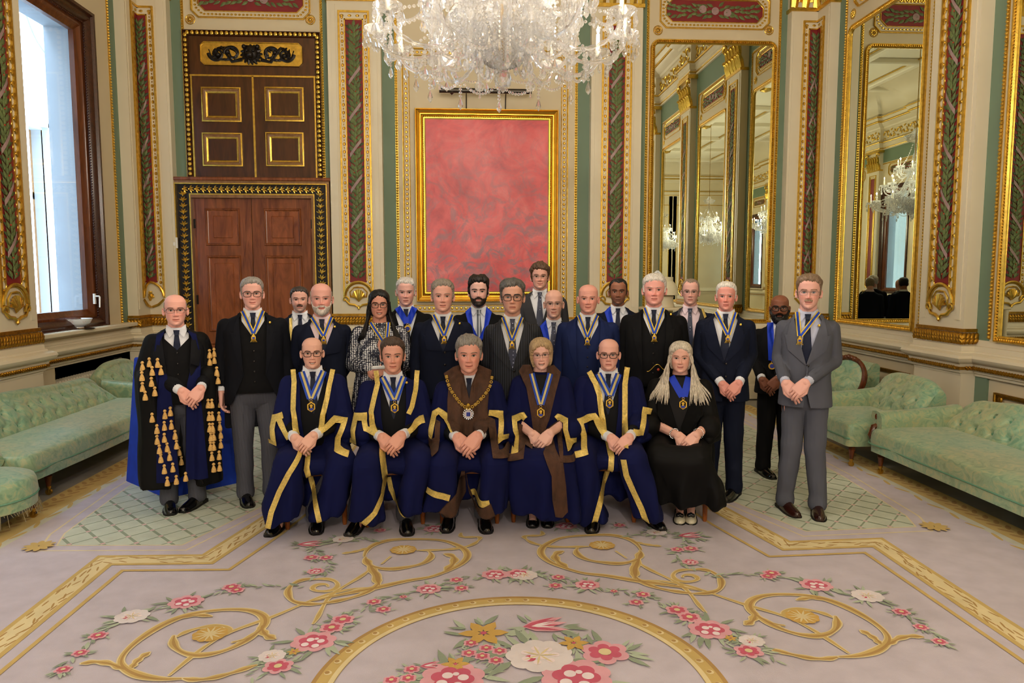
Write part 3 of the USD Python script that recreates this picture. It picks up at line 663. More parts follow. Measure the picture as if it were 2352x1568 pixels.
for s in (-1, 1):
    t2 = np.linspace(0, 6.5, 26); r2 = .115-.013*t2
    for off, fl in ((.24, 1), (.44, -1)):
        g.append(tube(np.c_[um+s*(off+.0)+s*r2*np.cos(t2)*.9, np.full(26, .05), zm+fl*r2*np.sin(t2)*.85], np.linspace(.026, .011, 26), 6))
    g.append(tube([(um+s*.12, .05, zm-.07), (um+s*.25, .055, zm-.1), (um+s*.38, .055, zm+.08), (um+s*.5, .05, zm-.05), (um+s*.54, .05, zm+.05)], [.026, .02, .02, .018, .008], 6))
    for du in (.3, .42): g += [T(trimesh.creation.icosphere(1, .032), (um+s*du, .06, zm+(.02 if du < .4 else -.02)))]
    for k in range(16):
        q_ = rgk = (k*2.4); g.append(T(lathe([(0, -.045), (.020, -.01), (.016, .015), (0, .05)], 5), (um+s*(.33+.15*math.cos(q_)), .052, zm+.075*math.sin(q_)), r=[(Y_, q_)]))
obj('bronze_relief', WB(cat_(g)), 'bronze_dark', pq, smooth=50, label='dark bronze lion mask and scroll relief')
# four gilt-framed panels, gilt lines
zl = P2(575, 174)[1]; xm = P2(582, 250)[0]
obj('gilt_line', WB(cat_([wbox(pl_+.08, pr_-.08, zl-.011, zl+.011, .03, .045), wbox(xm-.012, xm+.012, dt, zl, .03, .045), wbox(pl_+.085, pl_+.105, dt, zl, .03, .04), wbox(pr_-.105, pr_-.085, dt, zl, .03, .04)])), 'gilt', trim)
for (x0, y0, x1, y1) in ((461, 199, 555, 280), (607, 199, 699, 279), (463, 304, 558, 382), (609, 303, 699, 382)):
    A_, B_ = P2(x0, y0), P2(x1, y1)
    pn = obj('overdoor_panel', WB(wbox(A_[0]+.07, B_[0]-.07, B_[1]+.07, A_[1]-.07, .02, .034)), 'overdoor_wood', trim)
    obj('panel_frame', WB(wframe(A_[0], B_[0], B_[1], A_[1], .085, .025, .055, steps=((0, .9), (.2, 1), (.25, .3), (.6, .2), (.65, .7), (.85, .5), (1, .1)))), 'gilt', pn, smooth=20)
    obj('panel_inset', WB(wframe(A_[0]+.022, B_[0]-.022, B_[1]+.022, A_[1]-.022, .035, .025, .05)), 'oak_trim', pn)
# door case and leaves
door = thing('door_1', 'double mahogany door with ormolu-inlaid dark surround', kind='structure')
jl, jr, jt = P2(441, 455)[0], P2(716, 455)[0], P2(578, 455)[1]
def ubar(l, r, t, w, d0, d1):   # three-sided frame, outer edges l..r, top t
    return cat_([wbox(l, l+w, 0, t, d0, d1), wbox(r-w, r, 0, t, d0, d1), wbox(l+w, r-w, t-w, t, d0, d1)])
W_ = dr-dl
obj('case_cornice', WB(bevbox(dl-.028, dr+.028, 0, .122, dt-.03, dt+.015, .01)), 'mahogany', door)
o2l, o2r, o2t = P2(405, 425)[0], P2(750, 425)[0], P2(578, 424)[1]
i2l, i2r, i2t = P2(438, 447)[0], P2(722, 447)[0], P2(578, 447)[1]
obj('outer_architrave', WB(cat_([wbox(dl, o2l, 0, dt, 0, .10), wbox(o2r, dr, 0, dt, 0, .10), wbox(o2l, o2r, o2t, dt, 0, .10)])), 'oak_trim', door)
obj('dark_inlay', WB(cat_([wbox(o2l, i2l, 0, o2t, 0, .075), wbox(i2r, o2r, 0, o2t, 0, .075), wbox(i2l, i2r, i2t, o2t, 0, .075)])), 'bronze_dark', door)
obj('gilt_edge', WB(cat_([ubar(o2l-.012, o2r+.012, o2t+.012, .014, .06, .11), ubar(i2l-.008, i2r+.008, i2t+.008, .014, .06, .09)])), 'gilt', door)
obj('inner_architrave', WB(cat_([wbox(i2l, jl, 0, i2t, 0, .085), wbox(jr, i2r, 0, i2t, 0, .085), wbox(jl, jr, jt, i2t, 0, .085)])), 'oak_trim', door)
# gilt palmettes on the inlay
pm = cat_([T(lathe([(0, -.03), (.012, -.005), (.01, .015), (0, .035)], 5), (0.026*math.sin(q), .004, .026*math.cos(q)), r=[(Y_, q)], s=None) for q in (-1.1, -.4, .4, 1.1)]+[beads([(0, .006, -.01)], .012, (6, 4))])
A = []
for uu, lo_, hi_ in (((o2l+i2l)/2, .05, o2t-.06), ((o2r+i2r)/2, .05, o2t-.06)):
    for z in np.arange(lo_, hi_, .078): m_ = np.eye(4); m_[:3, 3] = (uu, .076, z); A.append(m_)
for u in np.arange(o2l+.1, o2r-.09, .078): m_ = np.array([[0, 0, 1., u], [0, 1, 0, .076], [-1, 0, 0, (o2t+i2t)/2], [0, 0, 0, 1]]); A.append(m_)
tag(obj('gilt_palmette', WB(many(pm, A)), 'gilt', door), kind='stuff')
xm = P2(580, 600)[0]
for l, r in ((jl, xm-.004), (xm+.004, jr)):
    lf = obj('door_leaf', WB(wbox(l, r, 0.01, jt, -.02, .02)), 'mahogany', door)
    for z0, z1 in ((jt-.62, jt-.13), (.98, jt-.75), (.16, .84)):
        a0, b0 = l+.15, r-.15
        obj('panel_moulding', WB(wframe(a0, b0, z0, z1, .05, .0, .038, steps=((0, .6), (.2, 1), (.4, 1), (.6, .65), (1, .5)))), 'mahogany', lf, smooth=20)
        obj('door_panel', WB(cat_([wbox(a0+.04, b0-.04, z0+.04, z1-.04, .01, .022), bevbox(a0+.1, b0-.1, .01, .032, z0+.1, z1-.1, .008)])), 'mahogany_panel', lf, smooth=False)
    hz = l+.012 if l < xm-.4 else r-.012
    obj('hinge', WB(cat_([wbox(hz-.012, hz+.012, z, z+.12, .015, .035) for z in (.3, 1.35, 2.35)])), 'bronze_dark', lf)
for s in (-1, 1): obj('door_knob', WB(T(lathe([(.03, 0), (.03, .008), (.012, .015), (.012, .04), (.028, .05), (.03, .065), (.015, .08)], 14), (xm+s*.06, .02, 1.05), r=[(X_, -math.pi/2)])), 'brass', door)
a_ = P2(394, 545, .11); b_ = P2(409, 570, .11)
sw = thing('light_switch', 'small white light switch on the door case left edge', 'switch')
obj('plate', WB(bevbox(a_[0], b_[0], .10, .125, b_[1], a_[1], .004)), 'white_plastic', sw); obj('rocker', WB(bevbox(a_[0]+.025, b_[0]-.025, .12, .135, b_[1]+.03, a_[1]-.06, .004)), 'white_plastic', sw)
# ---- portrait
pt_ = thing('framed_painting', 'large red and pink abstract painting in a gilt frame', 'painting')
A_, B_ = bu(952, 247, .1), bu(1281, 692, .1)
obj('frame', WB(wframe(A_[0], B_[0], B_[1], A_[1], .124, .02, .11, steps=((0, .75), (.06, 1), (.12, 1), (.2, .8), (.5, .62), (.56, .8), (.62, .78), (.7, .45), (.86, .5), (.88, .62), (1, .6)))), 'gilt_frame', pt_, smooth=20)
obj('slip', WB(wframe(A_[0]+.118, B_[0]-.118, B_[1]+.118, A_[1]-.118, .022, .02, .075, steps=((0, .8), (.4, 1), (1, .9)))), 'gilt_slip', pt_, smooth=20)
obj('frame_bead', WB(beads([(p[0], .09, p[1]) for a, b in zip([(A_[0]+.105, B_[1]+.105), (B_[0]-.105, B_[1]+.105), (B_[0]-.105, A_[1]-.105), (A_[0]+.105, A_[1]-.105)], [(B_[0]-.105, B_[1]+.105), (B_[0]-.105, A_[1]-.105), (A_[0]+.105, A_[1]-.105), (A_[0]+.105, B_[1]+.105)]) for p in along(a, b, .024)], .009, (5, 4))), 'gilt_dull', pt_)
obj('canvas', WB(wbox(A_[0]+.13, B_[0]-.13, B_[1]+.13, A_[1]-.13, .03, .07)), 'canvas', pt_, smooth=False)
pl2 = thing('picture_light', 'slim dark metal picture light above the painting', 'lamp')
a_, b_ = bu(1009, 207, .3), bu(1221, 207, .3)
obj('tube', WB(T(trimesh.creation.cylinder(.032, b_[0]-a_[0], sections=16), ((a_[0]+b_[0])/2, .3, a_[1]), r=[(Y_, math.pi/2)])), 'steel_dark', pl2)
for px in (1071, 1162):
    u = bu(px, 220, .2)[0]; obj('arm', WB(tube(spline([(u, .09, A_[1]-.02), (u, .12, A_[1]+.12), (u, .22, a_[1]+.0), (u, .3, a_[1])], 10), .008, 6)), 'steel_dark', pl2)
for u in (a_[0]+.16, b_[0]-.16): obj('bracket', WB(T(lathe([(0, 0), (.03, .03), (.03, .05)], 8), (u, .3, a_[1]-.06))), 'steel_dark', pl2)
# ------------------------------------------------------------------ light court outside the window
fac = thing('courtyard_facade', 'pale stone courtyard facade with carved scroll and window seen through the tall window', 'building')
XO = -8.2
def fo(px, py): p = at_plane(px, py, (XO, 0, 0), (1, 0, 0)); return p[1], p[2]
y_a, y_b = fo(66, 300)[0], fo(96, 300)[0]
obj('facade_wall', cat_([box(XO-.4, XO, YF, y_a, -3, 9.5), box(XO-.4, XO, y_b, 18, -3, 9.5), box(XO-.4, XO, y_a, y_b, fo(70, 290)[1], 9.5), box(XO-.4, XO, y_a, y_b, -3, .4)]), 'stone_white', fac)
ya2, yb2 = fo(122, 300)[0], fo(205, 300)[0]
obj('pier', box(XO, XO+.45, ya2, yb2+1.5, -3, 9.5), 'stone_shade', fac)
zc1 = fo(90, 235)[1]
obj('string_course', cat_([box(XO-.02, XO+.22, 8, ya2, zc1-.02, zc1+.22), box(XO-.02, XO+.14, 8, ya2, zc1-.3, zc1-.02)]), 'stone_white', fac)
obj('window_surround', cat_([box(XO-.02, XO+.12, y_b, y_b+.32, .2, fo(100, 285)[1]), box(XO-.02, XO+.12, y_a-.6, y_b+.32, fo(80, 288)[1], fo(80, 288)[1]+.3)]), 'stone_white', fac)
th = np.linspace(0, math.pi/2, 12); c0 = fo(118, 80); r_ = abs(fo(60, 80)[0]-c0[0])
obj('carved_volute', cat_([tube(np.c_[np.full(12, XO+.05), c0[0]-rr*np.cos(th), c0[1]+.6-rr*np.sin(th)*1.2], w, 6) for rr, w in ((r_, .1), (r_*.78, .06))]), 'stone_white', fac)
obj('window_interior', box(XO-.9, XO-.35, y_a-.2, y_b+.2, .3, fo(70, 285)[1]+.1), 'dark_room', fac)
obj('blind', cat_([box(XO-.3, XO-.28, y_a, y_b, fo(70, 430)[1], fo(70, 300)[1])]), 'grey_blind', fac)
obj('sash', cat_([box(XO-.26, XO-.2, y_a+.0, y_b, fo(70, 445)[1]-.05, fo(70, 445)[1]+.08), box(XO-.26, XO-.2, y_b-.08, y_b, .3, 6), box(XO-.26, XO-.2, (y_a+y_b)/2-.03, (y_a+y_b)/2+.03, .3, 6)]), 'oak_trim', fac)
obj('urn', T(lathe([(.14, 0), (.14, .08), (.05, .12), (.16, .3), (.18, .42), (.1, .5), (.05, .62)], 14), (XO+.15, fo(132, 700)[0], fo(132, 712)[1])), 'stone_white', fac)
obj('camera_dome', T(trimesh.creation.icosphere(2, .055), (XO+.5, fo(172, 548)[0], fo(172, 548)[1])), 'white_plastic', fac)
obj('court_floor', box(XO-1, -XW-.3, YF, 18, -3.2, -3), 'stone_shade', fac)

# ------------------------------------------------------------------ chandeliers
CH = at_plane(1155, 213, (0, 4.8, 0), (0, 1, 0)); CZ = CH[2]
ch = thing('chandelier', 'large crystal chandelier hung with bead swags and drops, over the group', 'chandelier', (CH[0], CH[1], 0), group=None)
bead = lathe([(0, -.0125), (.0112, -.0045), (.0112, .0045), (0, .0125)], 6)
drop = lathe([(0, -.046), (.0155, -.026), (.019, -.010), (.011, .018), (.003, .036), (0, .038)], 6)
def chain(pts, sc=1.0):
    return many(bead, [np.array([[sc, 0, 0, p[0]], [0, sc, 0, p[1]], [0, 0, sc, p[2]], [0, 0, 0, 1]]) for p in pts])
def pendant(p, n, sc=1.0, dsc=1.0):
    g = [chain([(p[0], p[1], p[2]-.012-.024*sc*i) for i in range(n)], sc)] if n else []
    g.append(T(drop, (p[0], p[1], p[2]-.024*sc*n-.04*dsc), s=(dsc,)*3)); return cat_(g)
def swag(a, b, sag, n, sc=1.0):
    a, b = np.array(a), np.array(b); t = (np.arange(n)+.5)/n
    return chain([tuple(a+(b-a)*q-np.array([0, 0, sag*4*q*(1-q)])) for q in t], sc)
z0 = CZ
ball = T(trimesh.creation.icosphere(1, .058), s=(1, 1, 1.05))
obj('finial_ball', T(ball, (0, 0, z0+.085)), 'crystal', ch, smooth=False)
obj('finial_tip', T(lathe([(0, 0), (.012, .012), (.02, .03), (0, .045)], 8), (0, 0, z0-.005)), 'crystal', ch, smooth=False)
obj('stem', T(lathe([(.02, .14), (.03, .16), (.016, .2), (.05, .26), (.03, .32), (.06, .4), (.035, .5), (.03, .7), (.07, .78), (.03, .9), (.03, 1.2), (.06, 1.3), (.025, 1.4), (.02, 1.75)], 14), (0, 0, z0)), 'crystal', ch)
obj('metal_rod', T(trimesh.creation.cylinder(.008, ZT-z0-.2, sections=8), (0, 0, (ZT+z0+.2)/2)), 'brass', ch)
rb = lathe([(.02, .27), (.1, .28), (.2, .31), (.28, .37), (.33, .45), (.345, .46), (.325, .462), (.27, .385), (.19, .325), (.1, .295), (0.02, .285)], 48)
v = rb.vertices; rr = np.hypot(v[:, 0], v[:, 1]); an = np.arctan2(v[:, 1], v[:, 0]); k_ = 1+.02*np.cos(an*24)*(rr > .05); rb.vertices = np.c_[v[:, 0]*k_, v[:, 1]*k_, v[:, 2]]
obj('bowl', T(rb, (0, 0, z0)), 'crystal', ch)
obj('upper_bowl', T(lathe([(.02, .95), (.14, .97), (.22, 1.05), (.21, 1.05), (.13, .985), (.02, .965)], 32), (0, 0, z0)), 'crystal', ch)
obj('canopy', T(lathe([(.03, 1.6), (.16, 1.63), (.24, 1.75), (.1, 1.8), (.02, 1.9)], 24), (0, 0, z0)), 'crystal', ch)
for i in range(32):
    t = 2*math.pi*i/32; obj('bowl_pendant', pendant((.335*math.cos(t), .335*math.sin(t), z0+.45), 4+i % 3, 1.0, 1.0), 'crystal', ch, smooth=False)
for i in range(16):
    t = 2*math.pi*(i+.5)/16; obj('bowl_pendant', pendant((.17*math.cos(t), .17*math.sin(t), z0+.30), 3+i % 2, 1.0, 1.0), 'crystal', ch, smooth=False)
for i in range(16):
    t, t2 = 2*math.pi*i/16, 2*math.pi*(i+1)/16
    obj('bead_swag', cat_([swag((.12*math.cos(t), .12*math.sin(t), z0+.62), (.335*math.cos(t), .335*math.sin(t), z0+.45), .03, 11), swag((.06*math.cos(t), .06*math.sin(t), z0+.2), (.33*math.cos(t), .33*math.sin(t), z0+.44), .05, 13)]), 'crystal', ch, smooth=False)
for i in range(24):
    t = 2*math.pi*(i+.5)/24; c, s = math.cos(t), math.sin(t)
    obj('bead_strand', cat_([swag((.10*c, .10*s, z0+.98), (.345*c, .345*s, z0+.47), .06, 24), swag((.34*c, .34*s, z0+.44), (.075*c, .075*s, z0+.17), .035, 15), pendant((.25*c, .25*s, z0+.335), 2+i % 4, 1, .9)]), 'crystal_white', ch, smooth=False)
TIERS = [(12, .80, .36, .30, .0), (8, .56, .72, .62, .2), (6, .34, 1.08, .98, .1), (8, .47, .31, .28, .31)]
LAMPS = []
pan = lathe([(.012, -.02), (.03, -.012), (.062, .004), (.085, .03), (.088, .034), (.06, .012), (.025, -.002), (.012, .0)], 16)
for ti, (n, R_, zp, zh, ph) in enumerate(TIERS):
    cm = 'crystal' if ti in (0, 3) else 'crystal_white'
    for i in range(n):
        t = 2*math.pi*i/n+ph; c, s = math.cos(t), math.sin(t)
        A = spline([(.05, zh+.06), (.2*R_/.8+.02, zh+.10), (R_*.45, zh-.02), (R_*.72, zh-.10), (R_*.93, zh-.045), (R_, zp-.02)], 26)
        P = np.c_[A[:, 0]*c, A[:, 0]*s, A[:, 1]+z0]
        w = .0135+.0022*np.cos(np.arange(26)*math.pi)
        a = obj('arm', tube(P, w, 8), cm, ch)
        e = np.array([R_*c, R_*s, z0+zp])
        if ti == 3:
            obj('finial_ball', T(trimesh.creation.icosphere(1, .036), tuple(e+[0, 0, -.16])), cm, a, smooth=False)
            obj('finial_stem', T(lathe([(.01, -.24), (.004, -.2), (.014, -.12), (.022, -.06), (.01, 0), (.03, .03), (.06, .1), (.07, .2), (.06, .2), (.03, .1)], 12), tuple(e)), cm, a)
            for j in range(8):
                q = 2*math.pi*j/8; obj('pendant', pendant(e+[.062*math.cos(q), .062*math.sin(q), .17], 3+j % 3, .9, .8), cm, a, smooth=False)
            continue
        obj('drip_pan', T(pan, tuple(e)), cm, a)
        obj('candle', T(lathe([(.013, 0), (.014, .01), (.0125, .15), (.006, .155)], 10), tuple(e)), 'candle', a)
        obj('bulb', T(lathe([(.006, 0), (.013, .024), (0, .058)], 6), tuple(e+[0, 0, .155])), 'bulb_glow', a)
        LAMPS.append(e+[CH[0], CH[1], .178])
        for j in range(9 if ti == 0 else 6):
            q = t+2*math.pi*j/(9 if ti == 0 else 6); obj('pendant', pendant(e+[.085*math.cos(q), .085*math.sin(q), .028], (1, 4, 2, 3, 1, 5, 2)[(j+i) % 7], .95, .95), cm, a, smooth=False)
        # swag to the next arm, and up to the stem
        t2 = 2*math.pi*(i+1)/n+ph; e2 = np.array([R_*math.cos(t2), R_*math.sin(t2), z0+zp])
        obj('bead_swag', cat_([swag(e+[0, 0, .02], e2+[0, 0, .02], .12, 20 if ti == 0 else 16), swag(e+[0, 0, .02], (.06*c, .06*s, z0+zp+.5), .10, 24 if ti == 0 else 16)]), cm, a, smooth=False)
        if ti == 0:
            obj('bead_swag', cat_([swag(e*[.7, .7, 1]+[0, 0, -.15], e2*[.7, .7, 1]+[0, 0, -.15], .09, 13), pendant(e*[.7, .7, 1]+[0, 0, -.16], 5, 1, 1.0)]), cm, a, smooth=False)
for k in range(3):
    y = CH[1]-6.5*(k+1)
    dup(ch, 'chandelier', (CH[0], y, 0), label=('second', 'third', 'fourth')[k]+' crystal chandelier down the room, counted from the one over the group', group='chandeliers down the room')
def bulb_light(name, p, power, r=.017, col=(1.0, .89, .75)):
    l = UsdLux.SphereLight.Define(stage, numbered('/World/'+name)); l.CreateRadiusAttr(r); l.CreateIntensityAttr(power); l.CreateNormalizeAttr(True); l.CreateColorAttr(Gf.Vec3f(*col))
    UsdGeom.Xformable(l).AddTranslateOp().Set(Gf.Vec3d(*map(float, p)))
for p in LAMPS[::2]: bulb_light('bulb_light', p, BULB_NEAR*2)
for k in range(3):
    for j, (zz, rr, n) in enumerate(((.54, .8, 3), (.9, .5, 1))):
        for i in range(n):
            t = 2*math.pi*(i+.5)/n+.13; bulb_light('bulb_light', (CH[0]+rr*math.cos(t), CH[1]-6.5*(k+1)+rr*math.sin(t), z0+zz), BULB_FAR*26/4, .03)
# ------------------------------------------------------------------ seating
def loft(rings, cap=True, closed=True):
    n = len(rings[0]); V = np.concatenate([np.asarray(r, float) for r in rings]); Fc = []
    for i in range(len(rings)-1):
        for j in range(n if closed else n-1):
            j2 = (j+1) % n; a, b, c, d = i*n+j, i*n+j2, (i+1)*n+j2, (i+1)*n+j
            Fc += [(a, b, c), (a, c, d)]
    V = list(map(tuple, V))
    if cap:
        for base, r, fl in ((0, rings[0], True), ((len(rings)-1)*n, rings[-1], False)):
            ci = len(V); V.append(tuple(np.mean(r, axis=0)))
            for j in range(n):
                j2 = (j+1) % n; Fc.append((ci, base+j2, base+j) if fl else (ci, base+j, base+j2))
    m = trimesh.Trimesh(V, Fc, process=False)
    if m.volume < 0: m.invert()
    return m
def turned_leg(h, r=.028, caster=True):
    z0 = .06 if caster else 0
    return lathe([(r*.55, z0), (r*.6, z0+.02), (r*.75, z0+(h-z0)*.3), (r*.9, z0+(h-z0)*.5), (r*1.15, z0+(h-z0)*.58), (r*.8, z0+(h-z0)*.64), (r*1.2, z0+(h-z0)*.7), (r*.85, z0+(h-z0)*.76), (r*1.1, z0+(h-z0)*.84), (r*1.25, h-.02), (r*1.25, h)], 14)
def caster_(): return cat_([T(trimesh.creation.cylinder(.024, .02, sections=14), (0, 0, .024), r=[(Y_, math.pi/2)]), T(lathe([(.012, .02), (.012, .05), (.018, .06), (.018, .07)], 10))])
def add_leg(parent, x, y, h, r=.028):
    l = obj('leg', T(turned_leg(h, r), (x, y, 0)), 'leg_wood', parent); obj('caster', T(caster_(), (x, y, 0)), 'brass', l)
def tufting(u, v, a, b, rows):
    """u along, v up (m): dimple depth and the button places"""
    d = np.zeros_like(u); bt = []
    U0, U1 = u.min(), u.max()
    for j in range(rows):
        vv = b*(j+.75); off = (j % 2)*a/2
        for i in range(-1, int((U1-U0)/a)+2):
            uu = U0+off+i*a+a*.3
            if U0+.03 < uu < U1-.03: bt.append((uu, vv))
    d = np.zeros_like(u)
    for uu, vv in bt:
        r2 = (u-uu)**2+(v-vv)**2; d += .034*np.exp(-r2/.03**2)
        for s in (-1, 1):   # pleats to the next row
            ex, ey = s*a/2, b; L = math.hypot(ex, ey); t = np.clip(((u-uu)*ex+(v-vv)*ey)/L/L, 0, 1); dd = (u-uu-t*ex)**2+(v-vv-t*ey)**2; d += .012*np.exp(-dd/.011**2)
    return -np.minimum(d, .045), bt
def tuft_back(L, y0, zs, top, lean=.16, thick=.11, a=.19, b=.115, rows=3, nu=None, roll=.05):
    """tufted sofa back along x, front at y0 facing -y; top(u) height. returns mesh and buttons"""
    nu = nu or int(L/.022); us = np.linspace(0, L, nu); nv = 20; rings = []; bts = []
    vmax = max(top(u) for u in us)-zs
    UU, VV = np.meshgrid(us, np.linspace(0, vmax, 60), indexing='ij'); dd, bt = tufting(UU, VV, a, b, rows)
    from scipy.interpolate import RegularGridInterpolator
    itp = RegularGridInterpolator((us, np.linspace(0, vmax, 60)), dd, bounds_error=False, fill_value=0)
    for u in us:
        h = top(u)-zs; ring = []
        for t in np.linspace(0, 1, nv):
            z = t*h; e = (1-t)*6
            y = y0+lean*t**1.3-.03*math.sin(math.pi*min(t*1.1, 1)); dp = float(itp((u, min(z, vmax))))*min(1, (1-t)*5)*min(1, u/.05+.1, (L-u)/.05+.1)
            if t > .86: y += roll*0
            ring.append((u, y-dp-(.012 if .05 < t < .9 else 0), zs+z))
        for q in np.linspace(.2, math.pi, 7): ring.append((u, y0+lean+thick*.5-thick*.5*math.cos(q), zs+h+roll*math.sin(q)*.9))
        ring.append((u, y0+lean+thick, zs-.05)); ring.append((u, y0+.02, zs-.06)); rings.append(ring)
    m = loft(rings)
    P = []
    for uu, vv in bt:
        h = top(uu)-zs
        if vv < h-.05: t = vv/h; P.append((uu, y0+lean*t**1.3-.03*math.sin(math.pi*min(t*1.1, 1))+.022, zs+vv))
    return m, P
def cushion(outline, z0, z1, crown=.03, r=.035, n=72):
    """upholstered slab from a plan outline"""
    poly = Polygon(outline); rings = []
    def ring(p, z): c = p.exterior; return [(*c.interpolate(i/n, normalized=True).coords[0], z) for i in range(n)]
    for off, z in ((0.0, z0), (0, z0+.03), (0, z1-r), (-r*.3, z1-r*.3), (-r, z1), (-r*2.4, z1+crown*.45), (-r*4.5, z1+crown*.8)):
        p = poly.buffer(off) if off else poly
        rings.append(ring(p, z))
    base = np.array(rings[2])
    # keep rings aligned with the outline by shrinking towards the centroid
    c = np.array(poly.centroid.coords[0]); half = np.array([np.ptp(base[:, 0]), np.ptp(base[:, 1])])/2
    out = []
    for off, z in ((0.0, z0), (0, z0+.03), (.006, (z0+z1)/2), (0, z1-r), (-r*.3, z1-r*.3), (-r, z1), (-r*2.4, z1+crown*.45), (-r*4.5, z1+crown*.85)):
        k = 1+off/half; out.append([(c[0]+(x-c[0])*k[0], c[1]+(y-c[1])*k[1], z) for x, y, _ in base])
    m = loft(out); return m
def scroll_arm(depth, h0, h1):
    t = np.linspace(0, 5.2, 16); rr = .055-.007*t
    fr = tube(np.r_[np.array([(0, .02, h0-.1), (0, -.02, h0-.02), (0, .0, h0+.05), (0, .06, h1-.12)]), np.c_[np.zeros(16), .105-.055+.0+rr*np.cos(t-1.2)+.0, h1-.06+rr*np.sin(t-1.2)]], np.r_[.02, .028, .025, .022, np.linspace(.022, .014, 16)], 8)
    return fr
def sofa(name, label, loc, rotz, L, depth, seat_h, top, arms=(True, True), legs=None, rows=3, a=.19, bow=.0, group=None, cat='sofa'):
    s = thing(name, label, cat, (loc[0], loc[1], 0), rotz, group)
    out = [(0, depth*.75), (0, .02)]+[(u, -bow*math.sin(math.pi*u/L)) for u in np.linspace(.02, L-.02, 12)]+[(L, .02), (L, depth*.75)]
    obj('seat', cushion(out, .20, seat_h), 'damask', s, smooth=50)
    obj('piping', tube(spline([(x, y-.004, .275) for x, y in out[1:-1]], 40), .007, 6), 'damask_dark', s)
    m, P = tuft_back(L, depth*.62, seat_h-.02, top, rows=rows, a=a); bk = obj('back', m, 'damask', s, smooth=60)
    if P: tag(obj('button', beads(P, (.013, .008, .013), (8, 4)), 'damask_dark', bk), kind='stuff')
    for k, x in enumerate((0, L)):
        if not arms[k]: continue
        sg = 1 if k == 0 else -1; rings = []
        for t in np.linspace(0, 1, 26):
            y = .05+t*(depth*.72); hh = seat_h+.12+.05*t**2; tf = .012*math.sin(t*11)
            rings.append([(x+sg*(.0), y, .22), (x+sg*.12, y, .22), (x+sg*(.12+tf), y, hh-.06), (x+sg*.115, y, hh-.02), (x+sg*.085, y, hh+.02), (x+sg*.03, y, hh+.03), (x-sg*.03, y, hh+.02), (x-sg*.05, y, hh-.03), (x-sg*.02, y, hh-.07)])
        ar = obj('arm', loft(rings), 'damask', s, smooth=60)
        obj('arm_scroll', T(scroll_arm(depth, seat_h, seat_h+.19), (x+sg*.03, .03, -.04)), 'leg_wood', ar)
    for x in (legs or (.08, L-.08)): add_leg(s, x, .08, .22); add_leg(s, x, depth*.8, .22)
    return s
R90 = math.pi/2
camel = lambda L: (lambda u: .58+.09*math.exp(-((u-L*.52)/.62)**2)-.16*max(0, (abs(u-L/2)-L/2+.3)/.3)**2)
sofa('sofa', 'long green damask tufted sofa under the window on the left', (-3.50, 5.38), R90, 2.62, .86, .40, lambda u: .66+.03*math.sin(u*2.2)-.30*max(0, (u-2.22)/.4)**2-.10*max(0, (.5-u)/.5), (False, False), (.38, 2.1), bow=.05)
sofa('armchair', 'green damask tufted armchair beyond the left sofa, beside the blue stand', (-3.62, 8.02), R90, .95, .80, .40, lambda u: .72-.12*(abs(u-.47)/.47)**3, (True, False), rows=3)
sofa('sofa', 'large green damask tufted sofa with carved scroll arm at the right edge', (3.24, 6.02), -R90, 2.9, 1.02, .40, lambda u: .62+.05*math.exp(-((u-.75)/.35)**2)+.03*math.exp(-((u-2.2)/.4)**2)-.14*max(0, (.28-u)/.28)**2, (True, True), rows=3)
sofa('armchair', 'green damask tufted armchair between the oval-backed chair and right sofa', (3.12, 6.98), -R90, .86, 1.0, .41, lambda u: .74-.10*(abs(u-.43)/.43)**4, (True, False), rows=3)
sofa('sofa', 'green damask tufted sofa at the far end of the right wall', (3.55, 9.25), -R90, 1.5, .86, .41, lambda u: .70, (False, True), rows=4)
sofa('sofa', 'green damask sofa along the back wall, half hidden behind the standing people', (-1.3, 8.85), 0, 2.6, .84, .41, lambda u: .72, (True, True), rows=3)
# round-fronted chair at the left edge
tc = thing('tub_chair', 'round green damask chair with torn fringe at the left edge', 'chair', (-3.62, 4.95, 0), R90)
th = np.linspace(0, 2*math.pi, 28, endpoint=False)
obj('seat', cushion([(.36*math.cos(t), .38*math.sin(t)) for t in th], .16, .36, .035, .04), 'damask', tc, smooth=60)
obj('piping', tube([(.364*math.cos(t), .384*math.sin(t), .235) for t in np.linspace(0, 2*math.pi, 40)], .007, 6), 'damask_dark', tc)
obj('arm', tube(spline([(-.36, .05, .38), (-.40, .25, .43), (-.25, .5, .52), (0, .58, .56), (.25, .5, .52), (.40, .25, .43), (.36, .05, .38)], 30), np.r_[.05, np.full(28, .075), .05], 10), 'damask', tc, smooth=60)
for x, y in ((.26, -.24), (-.26, -.24), (.24, .3), (-.24, .3)): add_leg(tc, x, y, .18)
rg = random.Random(2)
obj('fringe', cat_([tube([(.37*math.cos(t), .385*math.sin(t), .165), (.37*math.cos(t)+rg.uniform(-.03, .03), .39*math.sin(t), .11+rg.uniform(-.05, .04))], .0022, 4) for t in np.linspace(-3.0, .2, 60)]), 'fringe', tc, kind='stuff')
